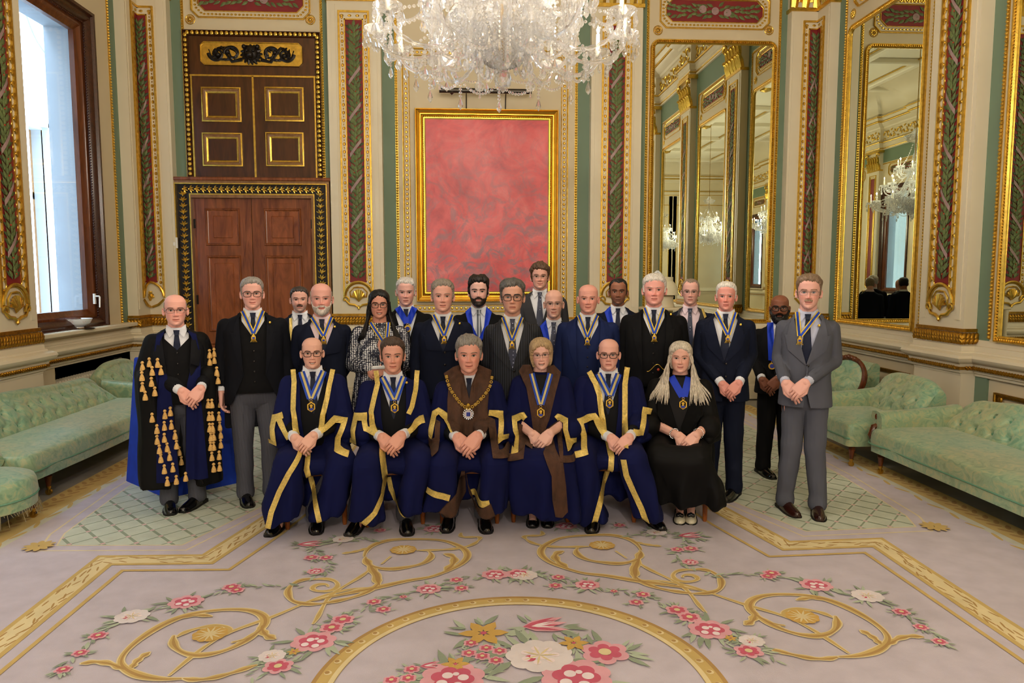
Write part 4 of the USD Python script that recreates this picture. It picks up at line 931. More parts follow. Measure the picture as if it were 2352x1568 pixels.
# oval-backed side chair
sc = thing('side_chair', 'carved wood chair with oval green damask back near the right wall', 'chair', (3.62, 7.42, 0), -R90+.5)
obj('seat', cushion([(.25*math.cos(t)*1.05, .24*math.sin(t)) for t in th], .30, .40, .03), 'damask', sc, smooth=60)
oval = [(.21*math.sin(t)*(1+.12*math.cos(t)), .26+.05*math.cos(t), .60+.235*math.cos(t)) for t in np.linspace(0, 2*math.pi, 41)]
bp = obj('back_pad', loft([[(x*k, y+d, .60+(z-.60)*k) for x, y, z in oval[:-1]] for k, d in ((.3, -.035), (.7, -.028), (.93, -.005), (.93, .03))]), 'damask', sc, smooth=60)
obj('back_frame', tube(oval, np.array([.024+.006*math.cos(t*2)**2 for t in np.linspace(0, 2*math.pi, 41)]), 8), 'leg_wood', sc)
obj('crest', cat_([T(trimesh.creation.icosphere(1, .03), (x, .30, .845-abs(x)*.25)) for x in (-.07, -.035, 0, .035, .07)]), 'leg_wood', sc)
for s in (-1, 1):
    obj('back_post', tube(spline([(s*.17, .22, .30), (s*.16, .25, .40), (s*.13, .25, .45)], 8), .02, 6), 'leg_wood', sc); add_leg(sc, s*.18, -.16, .32); add_leg(sc, s*.17, .2, .32)
# radiator
rd = thing('radiator', 'cream column radiator in the recess under the window', 'radiator')
for k in range(24):
    y = 7.78+k*.056; obj('section', bevbox(-XW-.22, -XW-.06, y, y+.042, .12, .60, .018), 'rad_cream', rd)
obj('valve', cat_([T(trimesh.creation.cylinder(.016, .16, sections=10), (-XW-.04, 9.12, .62)), box(-XW-.07, -XW-.01, 9.08, 9.16, .69, .72), T(trimesh.creation.cylinder(.03, .03, sections=10), (-XW-.04, 9.12, .60))]), 'steel_dark', rd)
# blue stand
bs = thing('plinth', 'tall tapered stand draped in bright blue velvet behind the gowned man', 'stand')
A_, B_, C_, D_ = np.array([-2.61, 5.59]), np.array([-3.15, 6.11]), np.array([-2.72, 6.55]), np.array([-2.16, 6.02])
cn = (A_+B_+C_+D_)/4
def pring(k, z, jit=0): q = [cn+(p-cn)*k for p in (A_, B_, C_, D_)]; out = []
top = []
rings = []
def edge(k, z, notch=0):
    q = [cn+(p-cn)*k for p in (A_, B_, C_, D_)]; out = []
    for i in range(4):
        for t in np.linspace(0, 1, 9)[:-1]:
            p = q[i]+(q[(i+1) % 4]-q[i])*t; out.append((p[0], p[1], z-notch*max(0, 1-abs(t-.5)*5)*(i in (0, 2))))
    return out
obj('cover', loft([edge(1, 0), edge(.995, .02), edge(.87, .55), edge(.76, 1.04, .03), edge(.74, 1.05, .035)]), 'velvet_blue', bs, smooth=25)
obj('seam', tube([(*(cn+(A_-cn)*k), z) for k, z in ((1.004, .0), (.876, .55), (.764, 1.04))], .005, 5), 'velvet_blue', bs)
# bowl on the sill
p = at_plane(186, 759, (-XW+.04, 0, 0), (1, 0, 0))
bw = thing('bowl', 'white porcelain bowl with pink flower sprigs on the window sill', 'bowl', (-XW+.005, p[1], 1.145))
obj('bowl_body', lathe([(.06, .0), (.065, .0), (.062, .02), (.09, .035), (.125, .06), (.145, .10), (.152, .112), (.146, .112), (.138, .098), (.115, .064), (.08, .042), (0.0, .036)], 36), 'porcelain', bw)
obj('gold_foot', lathe([(.0635, .003), (.0665, .006), (.0635, .012)], 30), 'brass', bw)
for i in range(7):
    t = i*2*math.pi/7+.3; o = (math.cos(t), math.sin(t)); g = [T(trimesh.creation.icosphere(1, .0065), (o[0]*(.1275+dz*.5)-o[1]*dx, o[1]*(.1275+dz*.5)+o[0]*dx, .078+dz), s=None) for dx, dz in ((0, 0), (.014, .006), (-.012, .008), (.004, -.012))]
    obj('flower_sprig', cat_(g), 'pile_pink', bw)
obj('mat', T(trimesh.creation.cylinder(.17, .003, sections=30), (-XW+.005, p[1], 1.1467)), 'bronze_dark', None, label='dark round mat under the porcelain bowl', cat='mat')
# lamp on a console before the back mirror
lx = back_at(1526, 690, 9.45)[0]
ct = thing('console_table', 'slim cream console table hidden behind the standing people', 'table', (lx, 9.45, 0))
obj('table_top', bevbox(-.3, .3, -.2, .2, 1.27, 1.31, .01), 'cream', ct)
for x in (-.25, .25):
    for y in (-.15, .15): obj('leg', T(turned_leg(1.27, .03, False), (x, y, 0)), 'cream', ct)
lp = thing('table_lamp', 'cream domed table lamp in front of the back wall mirror', 'lamp', (lx, 9.45, 1.31))
obj('lamp_base', lathe([(.13, 0), (.13, .03), (.12, .05), (.115, .12), (.125, .14), (.10, .16), (.03, .17), (.03, .2)], 24), 'cream', lp)
obj('lamp_shade', lathe([(.175, .16), (.18, .162), (.17, .25), (.14, .31), (.11, .345), (.11, .40), (.10, .40), (.10, .35), (.13, .31), (.16, .25), (.17, .17)], 28), 'lamp_shade', lp)
obj('finial_scroll', cat_([tube([(s*.09-.1, 0, .33), (s*.07-.1, 0, .40), (s*.02-.1, 0, .46), (-.1, 0, .48)], [.02, .022, .018, .012], 7) for s in (-1, 1)]), 'porcelain', lp)
# ------------------------------------------------------------------ carpet: woven pattern as flat print just on the pile
STROKES=[([(-1.50,3.01),(-1.65,3.03),(-1.77,3.10),(-1.82,3.16),(-1.84,3.28),(-1.82,3.40),(-1.77,3.52),(-1.70,3.60),(-1.60,3.64),(-1.47,3.65),(-1.37,3.62),(-1.30,3.55),(-1.28,3.46),(-1.31,3.36),(-1.38,3.31)],0.050),
([(-1.68,3.39),(-1.63,3.28),(-1.56,3.22),(-1.49,3.20),(-1.40,3.23),(-1.32,3.33),(-1.28,3.44)],0.045),
([(-1.66,3.38),(-1.63,3.43),(-1.56,3.47),(-1.47,3.47),(-1.43,3.42),(-1.45,3.37)],0.030),
([(-1.56,3.04),(-1.51,3.23),(-1.42,3.41),(-1.29,3.53),(-1.16,3.67),(-1.04,3.79),(-0.82,3.87)],0.022),
([(-1.99,3.16),(-1.93,3.17),(-1.86,3.15),(-1.78,3.10)],0.040),
([(-1.75,3.11),(-1.75,3.18),(-1.73,3.24)],0.040),
([(-1.29,3.47),(-1.25,3.38),(-1.19,3.33)],0.050),
([(-1.77,3.52),(-1.69,3.59),(-1.57,3.58)],0.035),
([(-1.49,3.01),(-1.36,3.01),(-1.27,3.06),(-1.21,3.10)],0.035),
([(-1.14,4.00),(-1.22,3.99),(-1.26,3.89),(-1.24,3.80),(-1.20,3.73),(-1.11,3.69),(-1.03,3.69)],0.040),
([(-1.14,4.00),(-1.05,3.99),(-1.00,3.92),(-1.01,3.86),(-1.07,3.84),(-1.13,3.88),(-1.12,3.92),(-1.07,3.93),(-1.05,3.90)],0.030),
([(-1.04,3.47),(-1.03,3.60),(-1.01,3.79),(-0.93,3.95),(-0.85,4.13)],0.022),
([(-1.04,3.69),(-0.92,3.74),(-0.85,3.79),(-0.78,3.92),(-0.79,4.02),(-0.83,4.13)],0.040),
([(-0.91,4.32),(-0.91,4.41),(-0.87,4.52),(-0.78,4.59),(-0.68,4.60),(-0.55,4.59),(-0.44,4.56),(-0.35,4.48),(-0.29,4.38),(-0.28,4.27),(-0.33,4.15),(-0.42,4.05),(-0.50,3.99),(-0.59,3.96),(-0.66,3.93),(-0.78,3.87),(-0.88,3.83),(-0.99,3.78),(-1.11,3.72)],0.045),
([(-1.05,4.38),(-0.97,4.41),(-0.91,4.46)],0.030),
([(-0.90,4.31),(-0.87,4.20),(-0.82,4.15),(-0.72,4.12),(-0.64,4.14),(-0.56,4.18),(-0.50,4.30),(-0.52,4.38)],0.045),
([(-0.21,4.54),(-0.31,4.43),(-0.45,4.40),(-0.59,4.40)],0.030),
([(-0.75,4.31),(-0.79,4.20)],0.025),
([(-0.42,4.33),(-0.37,4.29),(-0.36,4.20),(-0.41,4.08)],0.060),
([(-0.32,4.69),(-0.28,4.61),(-0.21,4.61),(-0.21,4.54)],0.030),
([(-0.90,4.29),(-0.81,4.04),(-0.77,3.90)],0.060)]
MIRRORED=[('r',(-1.76,3.75),0.115),('w',(-1.97,3.60),0.110),('p',(-1.58,3.92),0.070),('p',(-1.54,3.88),0.060),('p',(-2.04,3.41),0.060),('p',(-2.04,3.25),0.050),('p',(-2.04,3.11),0.050),('t',(-1.29,4.54),0.100),('p',(-1.23,4.32),0.065),('p',(-1.14,4.31),0.060),('r',(-1.16,4.11),0.065),('r',(-1.00,3.29),0.135),('f',(-0.94,3.42),0.080),('f',(-0.90,3.50),0.080),('w',(-1.16,3.17),0.080),('f',(-1.11,3.08),0.090),('g',(-1.07,3.20),0.040),('f',(-0.77,3.69),0.055),('f',(-0.71,3.60),0.055),('r',(-0.49,3.83),0.090),('f',(-0.34,3.94),0.055),('f',(-0.31,3.83),0.055),('r',(-0.12,4.00),0.100),('p',(-0.62,3.74),0.030),('r',(-0.50,4.78),0.100),('f',(-0.87,4.77),0.060),('w',(-1.09,4.62),0.090),('o',(-0.68,4.41),0.120),('o',(-1.51,3.39),0.120)]
CENTRE=[('w',(0.05,3.98),0.100),('t',(0.10,3.37),0.140),('w',(0.05,3.10),0.200),('g',(0.22,3.20),0.090),('f',(0.35,3.11),0.150),('r',(0.19,2.92),0.200),('g',(-0.20,3.32),0.150),('f',(-0.26,3.23),0.050),('f',(-0.19,3.18),0.050),('f',(-0.27,3.14),0.050),('f',(-0.13,3.15),0.050),('f',(-0.21,3.11),0.050),('f',(-0.15,3.07),0.050),('g',(-0.33,3.05),0.080),('r',(-0.34,2.94),0.180),('f',(-0.52,3.02),0.050),('f',(-0.60,2.94),0.050),('f',(-0.53,2.95),0.050),('t',(-0.44,3.04),0.060)]

cpt = thing('carpet', 'large lilac-grey floral carpet with gold scrollwork, pink roses and trellis corners', 'carpet')
obj('pile', box(-XW+.2, XW-.2, YF+.6, YB-.2, -.012, 0), 'pile_edge', cpt, smooth=False)
AX = -.05
_lay = [0]
def flat(polys, name, mt, parent=None, clip=None):
    """flat print on the carpet, each layer a hair above the one before"""
    _lay[0] += 1; z = .0004*_lay[0]; V, Fc = [], []
    u = unary_union([p if p.is_valid else p.buffer(0) for p in polys])
    if clip is not None: u = u.intersection(clip)
    for g in getattr(u, 'geoms', [u]):
        if g.geom_type != 'Polygon' or g.area < 1e-6: continue
        v, f = trimesh.creation.triangulate_polygon(g, engine='earcut'); f = np.asarray(f)
        a = v[f[:, 0]]; b = v[f[:, 1]]; c = v[f[:, 2]]
        flip = ((b-a)[:, 0]*(c-a)[:, 1]-(b-a)[:, 1]*(c-a)[:, 0]) < 0; f[flip] = f[flip][:, ::-1]
        Fc.append(f+len(V)); V += [(x, y, z) for x, y in v]
    return tag(obj(name, trimesh.Trimesh(V, np.concatenate(Fc), process=False), mt, parent or cpt, smooth=False), kind='stuff')
mir = lambda pts: [(2*AX-x, y) for x, y in pts]
both = lambda pts: [pts, mir(pts)]
def ribbon_poly(pts, w, taper=True):
    P = spline(pts, max(10, 5*len(pts))) if len(pts) > 2 else np.array(pts); t = np.gradient(P, axis=0); t /= np.linalg.norm(t, axis=1, keepdims=True)
    n = np.c_[-t[:, 1], t[:, 0]]; s = np.linspace(0, 1, len(P)); ww = w/2*(np.minimum(1, np.minimum(s, 1-s)*6+.25) if taper else np.ones(len(P)))*(1+.35*np.sin(s*17)*taper)
    return unary_union([Polygon([P[i]+n[i]*ww[i], P[i+1]+n[i+1]*ww[i+1], P[i+1]-n[i+1]*ww[i+1], P[i]-n[i]*ww[i]]).buffer(.001) for i in range(len(P)-1)])
# field and borders
field = Polygon([(-3.2, YF+1), (3.2, YF+1), (3.2, 9.2), (-3.2, 9.2)])
flat([Polygon([(-3.52, YF+.8), (3.5, YF+.8), (3.5, 9.3), (-3.52, 9.3)])], 'outer_band', 'pile_gold')
flat([affinity.translate(affinity.rotate(affinity.scale(Point(0, 0).buffer(1, 3), .05, .018), 55 if k % 2 else 125), s*3.42-.02+(.03 if k % 2 else -.03), YF+1+k*.055) for k in range(180, 490) for s in (-1, 1)], 'outer_band_leaf', 'pile_brown')
flat([field.buffer(.09)], 'green_border', 'pile_sage_pale'); flat([field.buffer(.03)], 'field', 'pile_lilac')
flat([affinity.rotate(affinity.scale(Point(s*3.245-.02, 4+k*.21).buffer(1, 4), .014, .075), (18 if k % 2 else -12)) for k in range(25) for s in (-1, 1)], 'border_sprig', 'pile_gold')
tre = [Polygon(p) for p in both([(-2.90, 4.64), (-2.11, 4.60), (-1.82, 5.36), (-1.75, 5.9), (-1.85, 8.6), (-3.05, 8.6), (-3.05, 5.9), (-2.97, 4.86)])]
flat([p.buffer(.10, join_style='mitre') .difference(p.buffer(.085, join_style='mitre')) for p in tre]+[p.buffer(.012) for p in tre], 'trellis_edge', 'pile_cream')
flat(tre, 'trellis_ground', 'pile_sage')
lines = []
for k in range(-70, 70):
    for s in (-1, 1): lines.append(LineString([(-4, 5+k*.235-s*4*1.12), (4, 5+k*.235+s*4*1.12)]).buffer(.010 if s < 0 else .006))
flat(lines, 'trellis_line', 'pile_green', clip=unary_union(tre))
nodes = [Point(i*.105, 5+j*.1175).buffer(.016, 4) for i in range(-32, 33) for j in range(-5, 32) if (i+j) % 2 == 0]
flat(nodes, 'trellis_node', 'pile_pinkgrey', clip=unary_union(tre))
zig = [(-2.46, YF+2), (-2.46, 3.36), (-2.475, 4.365), (-1.86, 4.345), (-1.70, 5.0), (-1.5, 5.9), (-1.45, 8.8)]
zs = [LineString(z).buffer(.078, cap_style='flat', join_style='mitre') for z in both(zig)]
flat(zs, 'zigzag_band', 'pile_gold'); 
flat([LineString(z).buffer(.05, cap_style='flat', join_style='mitre') for z in both(zig)], 'zigzag_light', 'pile_straw')
rg = random.Random(4); fl_ = []
for z in both(zig):
    L = LineString(z)
    for d in np.arange(.1, L.length, .028):
        a, b = L.interpolate(d), L.interpolate(d+.03); th = math.degrees(math.atan2(b.y-a.y, b.x-a.x))
        if a.y < 2: continue
        o = rg.uniform(-.045, .045); nx, ny = -(b.y-a.y), b.x-a.x; q = math.hypot(nx, ny)
        fl_.append(affinity.rotate(affinity.scale(Point(a.x+nx/q*o, a.y+ny/q*o).buffer(1, 3), .034, .0055), th+rg.uniform(-22, 22)))
flat(fl_, 'zigzag_fleck', 'pile_brown')
thin = [(-2.30, YF+2), (-2.305, 3.11), (-2.295, 4.20), (-1.675, 4.175), (-1.52, 4.75), (-1.3, 5.9)]
flat([LineString(z).buffer(.0125, cap_style='flat', join_style='mitre') for z in both(thin)], 'thin_line', 'pile_gold')
# medallion ring
RC = (-.06, 2.83)
flat([Point(RC).buffer(.886, 64).difference(Point(RC).buffer(.79, 64))], 'medallion_ring', 'pile_gold')
flat([Point(RC).buffer(.886, 64).difference(Point(RC).buffer(.866, 64))], 'medallion_edge', 'pile_brown')
flat([Point(RC).buffer(.815, 64).difference(Point(RC).buffer(.792, 64))], 'medallion_light', 'pile_straw')
dots = [(RC[0]+.842*math.cos(t), RC[1]+.842*math.sin(t)) for t in np.arange(56)*2*math.pi/56]
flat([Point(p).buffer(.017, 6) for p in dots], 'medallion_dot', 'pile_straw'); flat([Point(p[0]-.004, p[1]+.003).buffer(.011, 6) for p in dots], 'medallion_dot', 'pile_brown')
# scrolls
sp = []
for pts, w in STROKES: sp += [ribbon_poly(q, w*.62) for q in both(pts)]
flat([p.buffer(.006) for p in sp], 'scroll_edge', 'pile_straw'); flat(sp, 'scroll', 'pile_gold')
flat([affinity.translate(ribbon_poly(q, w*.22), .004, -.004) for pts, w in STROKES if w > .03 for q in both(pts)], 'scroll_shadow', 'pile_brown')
# flowers
FLW = [(k, *p, r) for k, p, r in MIRRORED]+[(k, 2*AX-p[0], p[1], r) for k, p, r in MIRRORED]+[(k, *p, r) for k, p, r in CENTRE]
FLW += [('r', s*2.95-.02, 6.3+i*.9, .1) for s in (-.6, .6) for i in range(2)]
rg = random.Random(9); L1, L2, O, I, H, G = [], [], [], [], [], []
def leafp(x, y, a, l, w): return affinity.translate(affinity.rotate(Polygon([(0, 0), (l*.3, w), (l*.65, w*.8), (l, 0), (l*.65, -w*.8), (l*.3, -w)]), math.degrees(a), origin=(0, 0)), x, y)
white, gold, ochre = [], [], []
for k, x, y, r in FLW:
    r = r*.78
    if k != 'o':
        for i in range(13 if r > .06 else 8):
            a = rg.uniform(0, 6.28); rr = r*.85; l = r*rg.uniform(.7, 1.2)
            (L1 if i % 2 else L2).append(leafp(x+rr*math.cos(a), y+rr*math.sin(a)*.8, a+rg.uniform(-.7, .7), max(l, .04), max(l, .05)*.12))
    pet = lambda n, R, q, ph: [Point(x+R*math.cos(ph+6.2832*i/n), y+R*math.sin(ph+6.2832*i/n)*.85).buffer(q, 5) for i in range(n)]
    if k == 'r':
        O += pet(8, r*.68, r*.34, .3)+[Point(x, y).buffer(r*.7)]; I += pet(6, r*.42, r*.26, .8)+pet(3, r*.2, r*.2, 0); H += [affinity.translate(p, 0, -r*.14) for p in pet(4, r*.36, r*.17, 3.6)]; I += pet(3, r*.16, r*.13, 1)
        H += [Point(x+r*.1, y+r*.2).buffer(r*.1, 5)]
    elif k == 'w': white += pet(9, r*.66, r*.34, .3)+[Point(x, y).buffer(r*.72)]; H += pet(7, r*.46, r*.12, 0)+pet(4, r*.2, r*.1, .4); I += [Point(x-r*.3, y-r*.15).buffer(r*.17)]; ochre += [leafp(x, y, a, r*.55, r*.035) for a in np.arange(7)*.9]
    elif k in 'fp': O += pet(6, r*.62, r*.36, .5); I += pet(6, r*.45, r*.23, .5); G.append(Point(x, y).buffer(r*.25, 6))
    elif k == 'g': gold += [leafp(x+r*.1*math.cos(a), y+r*.1*math.sin(a), a, r*.95, r*.27) for a in np.arange(6)*1.047]; I.append(Point(x, y).buffer(r*.13))
    elif k == 't': O += [leafp(x-r, y, a, r*2.1, r*.3) for a in (-.18, .15, .4)]; I += [leafp(x-r*.95, y, a, r*1.7, r*.12) for a in (-.25, 0.05, .35, .5)]; H += [leafp(x-r*.6, y, a, r*1.1, r*.07) for a in (-.1, .2, .42)]
    elif k == 'o': gold += pet(10, r*.6, r*.3, 0)+[Point(x, y).buffer(r*.6)]; ochre += [leafp(x, y, a, r*.8, r*.06) for a in np.arange(12)*.52]
gar = [[(-.12, 4.0), (-.33, 3.93), (-.5, 3.82), (-.66, 3.75), (-.78, 3.66), (-.9, 3.5), (-1.0, 3.3), (-1.15, 3.14), (-1.2, 3.0)], [(-.82, 4.55), (-1.0, 4.6), (-1.25, 4.52), (-1.16, 4.32), (-1.15, 4.05)], [(-1.15, 3.92), (-1.4, 3.92), (-1.57, 3.9), (-1.77, 3.76), (-1.98, 3.6), (-2.05, 3.42), (-2.05, 3.1)]]
for gpts in gar:
    for q in both(gpts):
        P = spline(q, 46)
        for i in range(1, 46):
            a = math.atan2(*(P[i]-P[i-1])[::-1])+rg.choice((-1, 1))*rg.uniform(.35, 1.0); l = rg.uniform(.045, .085)
            (L1 if i % 2 else L2).append(leafp(P[i][0], P[i][1], a, l, l*.13))
flat(L1, 'leaf', 'pile_green_pale'); flat(L2, 'leaf', 'pile_green')
flat(O, 'petal_pink', 'pile_pink'); flat(white, 'petal_white', 'pile_white'); flat(gold, 'petal_gold', 'pile_ochre'); flat(I, 'petal_rose', 'pile_rose'); flat(H, 'petal_highlight', 'pile_blush'); flat(ochre, 'petal_line', 'pile_straw'); flat(G, 'flower_eye', 'pile_straw')
flat([affinity.rotate(affinity.scale(Point(s*2.96-.04+.05*math.cos(t), 4.61+.05*math.sin(t)).buffer(1, 4), .045, .02), math.degrees(t)) for s in (-1, 1) for t in np.arange(10)*.628], 'corner_rosette', 'pile_gold')
# ------------------------------------------------------------------ people: heads, hands, bodies, clothes
from scipy.ndimage import gaussian_filter, minimum_filter, distance_transform_edt, map_coordinates
from scipy.interpolate import LinearNDInterpolator
def sstep(x, a, b): t = np.clip((x-a)/(b-a), 0, 1); return t*t*(3-2*t)
def gs(x, c, s): return np.exp(-((x-c)/s)**2)
_ico = trimesh.creation.icosphere(5, 1.0); ICO_V, ICO_F = np.array(_ico.vertices), np.array(_ico.faces)
ZP = np.array([-.118, -.112, -.104, -.09, -.07, -.042, 0, .03, .06, .085, .102, .111, .115])
WP = np.array([0, .022, .036, .049, .0585, .0665, .0725, .0752, .0735, .063, .046, .026, 0])
FP = np.array([.055, .078, .087, .089, .089, .089, .087, .093, .092, .076, .054, .030, 0])
BP = np.array([0, .006, .012, .024, .046, .074, .098, .106, .102, .084, .060, .034, 0])
def head_mesh(w=1.0, jaw=1.0, smile=1, nose=1.0, fat=0.0, seed=0):
    d = ICO_V; z = np.interp(d[:, 2], np.sin(np.linspace(-math.pi/2, math.pi/2, 13)), ZP) if False else d[:, 2]*.1165-.0015
    from scipy.interpolate import PchipInterpolator as PI
    W_, F_, B_ = PI(ZP, WP)(z), PI(ZP, FP)(z), PI(ZP, BP)(z)
    jf = sstep(-z, .02, .09); W_ = W_*w*(1+(jaw-1)*jf+fat*jf*.16)
    rho = np.maximum(np.hypot(d[:, 0], d[:, 1]), 1e-9); c, s = d[:, 0]/rho, d[:, 1]/rho
    e = .9; cx = np.sign(c)*np.abs(c)**e; sy = np.sign(s)*np.abs(s)**e
    x = W_*cx; y = np.where(s < 0, F_, B_)*sy
    fr = sstep(-s, .15, .6)
    g = lambda cx_, cz_, sx, sz: np.exp(-((np.abs(x)-cx_)/sx)**2-((z-cz_)/sz)**2)
    dy = 0
    t = np.clip((.012-z)/.047, 0, 1); wn = .0062+.0052*t**2
    nose_h = (.003+.0215*nose*t**1.15)*(z < .012+0*z)*sstep(z, -.0455, -.0365)
    dy = dy-np.where(z < .012, nose_h, .003*np.exp(-((z-.012)/.01)**2))*np.exp(-(x/wn)**2)
    dy = dy-.0085*g(.0125, -.0375, .0058, .0055)
    dy = dy+.0105*g(.031, .0015, .0145, .0095)-.0035*g(.031, .0, .010, .0045)
    dy = dy-.0045*g(.027, .0185, .019, .0065)
    dy = dy-(.004+.003*smile+.004*fat)*g(.040, -.030, .017, .017)
    dy = dy-.0045*g(0, -.0615, .019, .0045)-.0055*g(0, -.0735, .017, .005)+.0035*np.exp(-((z+.0675-.35*smile*.02*(np.abs(x)/.025)**2)/.0024)**2)*sstep(-np.abs(x), -.027, -.02)
    dy = dy+.0025*g(0, -.0845, .02, .0045)-.0065*g(0, -.100, .018, .011)
    nl = .019+(-.040-z)*.36; dy = dy+(.0022+.0020*smile)*np.exp(-((np.abs(x)-nl)/.0035)**2)*sstep(-z, .036, .045)*sstep(z, -.084, -.068)
    dy = dy+.0018*np.exp(-((z-.043)/.0025)**2)*gs(x, 0, .03)+.0010*np.exp(-((z-.054)/.0025)**2)*gs(x, 0, .028)
    dy = dy+.0032*g(.03, -.0135, .015, .0035)
    y = y+dy*fr
    V = np.c_[x, y, z]
    return trimesh.Trimesh(V, ICO_F, process=False)
def ear_mesh(s, w):
    e = trimesh.creation.icosphere(3, 1.0); v = e.vertices.copy(); r = np.hypot(v[:, 1]*1.0, v[:, 2])
    out = np.sign(v[:, 0])*.008*np.sqrt(np.maximum(1-np.minimum(r, 1)**2, 0))**.6; out = out+.0055*np.exp(-((r-.86)/.2)**2)-.005*np.exp(-((r-.45)/.3)**2)*(v[:, 0] > 0)
    E_ = np.c_[out, v[:, 1]*(.0175+.004*(v[:, 2] > 0)), v[:, 2]*.031]
    m = trimesh.Trimesh(E_, e.faces, process=False)
    m.apply_transform(trimesh.transformations.rotation_matrix(-.42, Z_)); m.apply_transform(trimesh.transformations.rotation_matrix(.18, X_))
    if s < 0: m.apply_transform(np.diag([-1, 1, 1, 1.]))
    m.apply_translation((s*(.0765*w), .012, -.012)); return m
def hull(*ps, n=14):
    return m3.Manifold.batch_hull([m3.Manifold.sphere(float(r), n).translate([float(v) for v in p]) for p, r in ps])
def chain_m(pts, rad, n=14):
    return [hull((pts[i], rad[i]), (pts[i+1], rad[i+1]), n=n) for i in range(len(pts)-1)]
def uni(ms): return m3.Manifold.batch_boolean(ms, m3.OpType.Add)
def hand(side, curl=(.35, .45, .3), spread=.06, thumb=.5):
    """wrist at 0, fingers along +x, back of the hand +z; side=+1 puts the thumb at +y"""
    ms = [hull(((0, .02, 0), .019), ((0, -.02, 0), .019), ((.088, .032, 0), .0125), ((.09, -.03, 0), .0115), ((.05, .034, -.004), .015), ((.045, -.031, -.002), .014), n=12)]
    for y, L, r in ((.030, .074, .0092), (.0105, .082, .0096), (-.010, .076, .0092), (-.029, .060, .0082)):
        p = np.array([.092, y, 0]); a = 0.0; pts = [p]
        for q, c in zip((.46, .30, .24), curl):
            a += c; p = p+L*q*np.array([math.cos(a), spread*(y/.03), -math.sin(a)]); pts.append(p)
        ms += chain_m(pts, [r*1.08, r*1.02, r*.95, r*.82], 10)
    pts = [np.array([.018, .026, -.006]), np.array([.052, .05, -.012]), np.array([.082, .056-.02*thumb, -.018]), np.array([.108, .050-.036*thumb, -.024])]
    ms += chain_m(pts, [.0165, .0125, .0108, .0088], 10)
    m = uni(ms)
    return m if side > 0 else m.scale([1, -1, 1])
def frame_m(man, o, fwd, dorsal):
    f = np.array(fwd, float); f /= np.linalg.norm(f); d = np.array(dorsal, float); d -= f*(d@f); d /= np.linalg.norm(d); s = np.cross(d, f)
    return man.transform(np.c_[f, s, d, np.asarray(o, float)][:3].tolist())
def refine(man, L=.022, smooth=8, amp=.004, sc=9.0, seed=1, stretch=(1, 1, .35)):
    t = tm(man.refine_to_length(L)); t.merge_vertices()
    if smooth: trimesh.smoothing.filter_taubin(t, lamb=.5, nu=.52, iterations=smooth)
    if amp:
        n = meshkit.fbm(np.asarray(t.vertices)*sc*np.array(stretch)+seed*7.3, 3, seed)-.5
        t.vertices = np.asarray(t.vertices)+np.asarray(t.vertex_normals)*(n*2*amp)[:, None]
    return t
class Front:
    """how far forward (-y) the clothes reach at (x, z)"""
    def __init__(s, meshes, cell=.008, sm=.8, n=45000):
        P = []
        for m in meshes:
            nf = m.face_normals; idx = np.where(nf[:, 1] < .25)[0]
            if len(idx) == 0: continue
            a = m.area_faces[idx]; k = max(3000, int(a.sum()/cell**2*5)); rg = np.random.default_rng(5)
            pick = idx[np.searchsorted(np.cumsum(a)/a.sum(), rg.random(k)).clip(0, len(idx)-1)]
            r1, r2 = np.sqrt(rg.random(k)), rg.random(k); tri = m.vertices[m.faces[pick]]
            P.append((1-r1)[:, None]*tri[:, 0]+(r1*(1-r2))[:, None]*tri[:, 1]+(r1*r2)[:, None]*tri[:, 2])
        P = np.concatenate(P); s.o = P[:, [0, 2]].min(0)-.02; s.c = cell; sh = np.ceil((P[:, [0, 2]].max(0)+.02-s.o)/cell).astype(int)+1
        g = np.full(sh, np.inf); ij = ((P[:, [0, 2]]-s.o)/cell).round().astype(int); np.minimum.at(g, (ij[:, 0], ij[:, 1]), P[:, 1])
        bad = ~np.isfinite(g); i = distance_transform_edt(bad, return_distances=False, return_indices=True); g = g[tuple(i)]
        s.g = gaussian_filter(minimum_filter(g, 3), sm)
    def __call__(s, x, z):
        x, z = np.atleast_1d(np.asarray(x, float)), np.atleast_1d(np.asarray(z, float)); r = map_coordinates(s.g, [(x-s.o[0])/s.c, (z-s.o[1])/s.c], order=1, mode='nearest'); return r if len(r) > 1 else r[0]
def decal(poly, fr, off=.003, th=.004, res=.02):
    """a 2D shape in the front view laid on the surface as a thin piece of cloth"""
    out = []
    poly = poly.buffer(0)
    for g in getattr(poly, 'geoms', [poly]):
        if g.area < 1e-7: continue
        v, f = trimesh.creation.triangulate_polygon(g, engine='earcut')
        v = np.c_[v, np.zeros(len(v))]
        if res: v, f = trimesh.remesh.subdivide_to_size(v, f, res)
        m = trimesh.Trimesh(v, f, process=True); v, f = np.array(m.vertices), np.array(m.faces)
        if len(f) == 0: continue
        a = v[f]; cr = np.cross(a[:, 1]-a[:, 0], a[:, 2]-a[:, 0])[:, 2]; f[cr < 0] = f[cr < 0][:, ::-1]
        y = fr(v[:, 0], v[:, 1]); n = len(v)
        V = np.r_[np.c_[v[:, 0], y-off-th, v[:, 1]], np.c_[v[:, 0], y+.004, v[:, 1]]]
        e = np.sort(np.r_[f[:, [0, 1]], f[:, [1, 2]], f[:, [2, 0]]], axis=1); ed = np.r_[f[:, [0, 1]], f[:, [1, 2]], f[:, [2, 0]]]
        u, inv, ct = np.unique(e, axis=0, return_inverse=True, return_counts=True); b = ed[ct[inv] == 1]
        sides = np.r_[np.c_[b[:, 1], b[:, 0], b[:, 0]+n], np.c_[b[:, 1], b[:, 0]+n, b[:, 1]+n]]
        out.append(trimesh.Trimesh(V, np.r_[f, f[:, ::-1]+n, sides], process=False))
    return cat_(out) if out else None
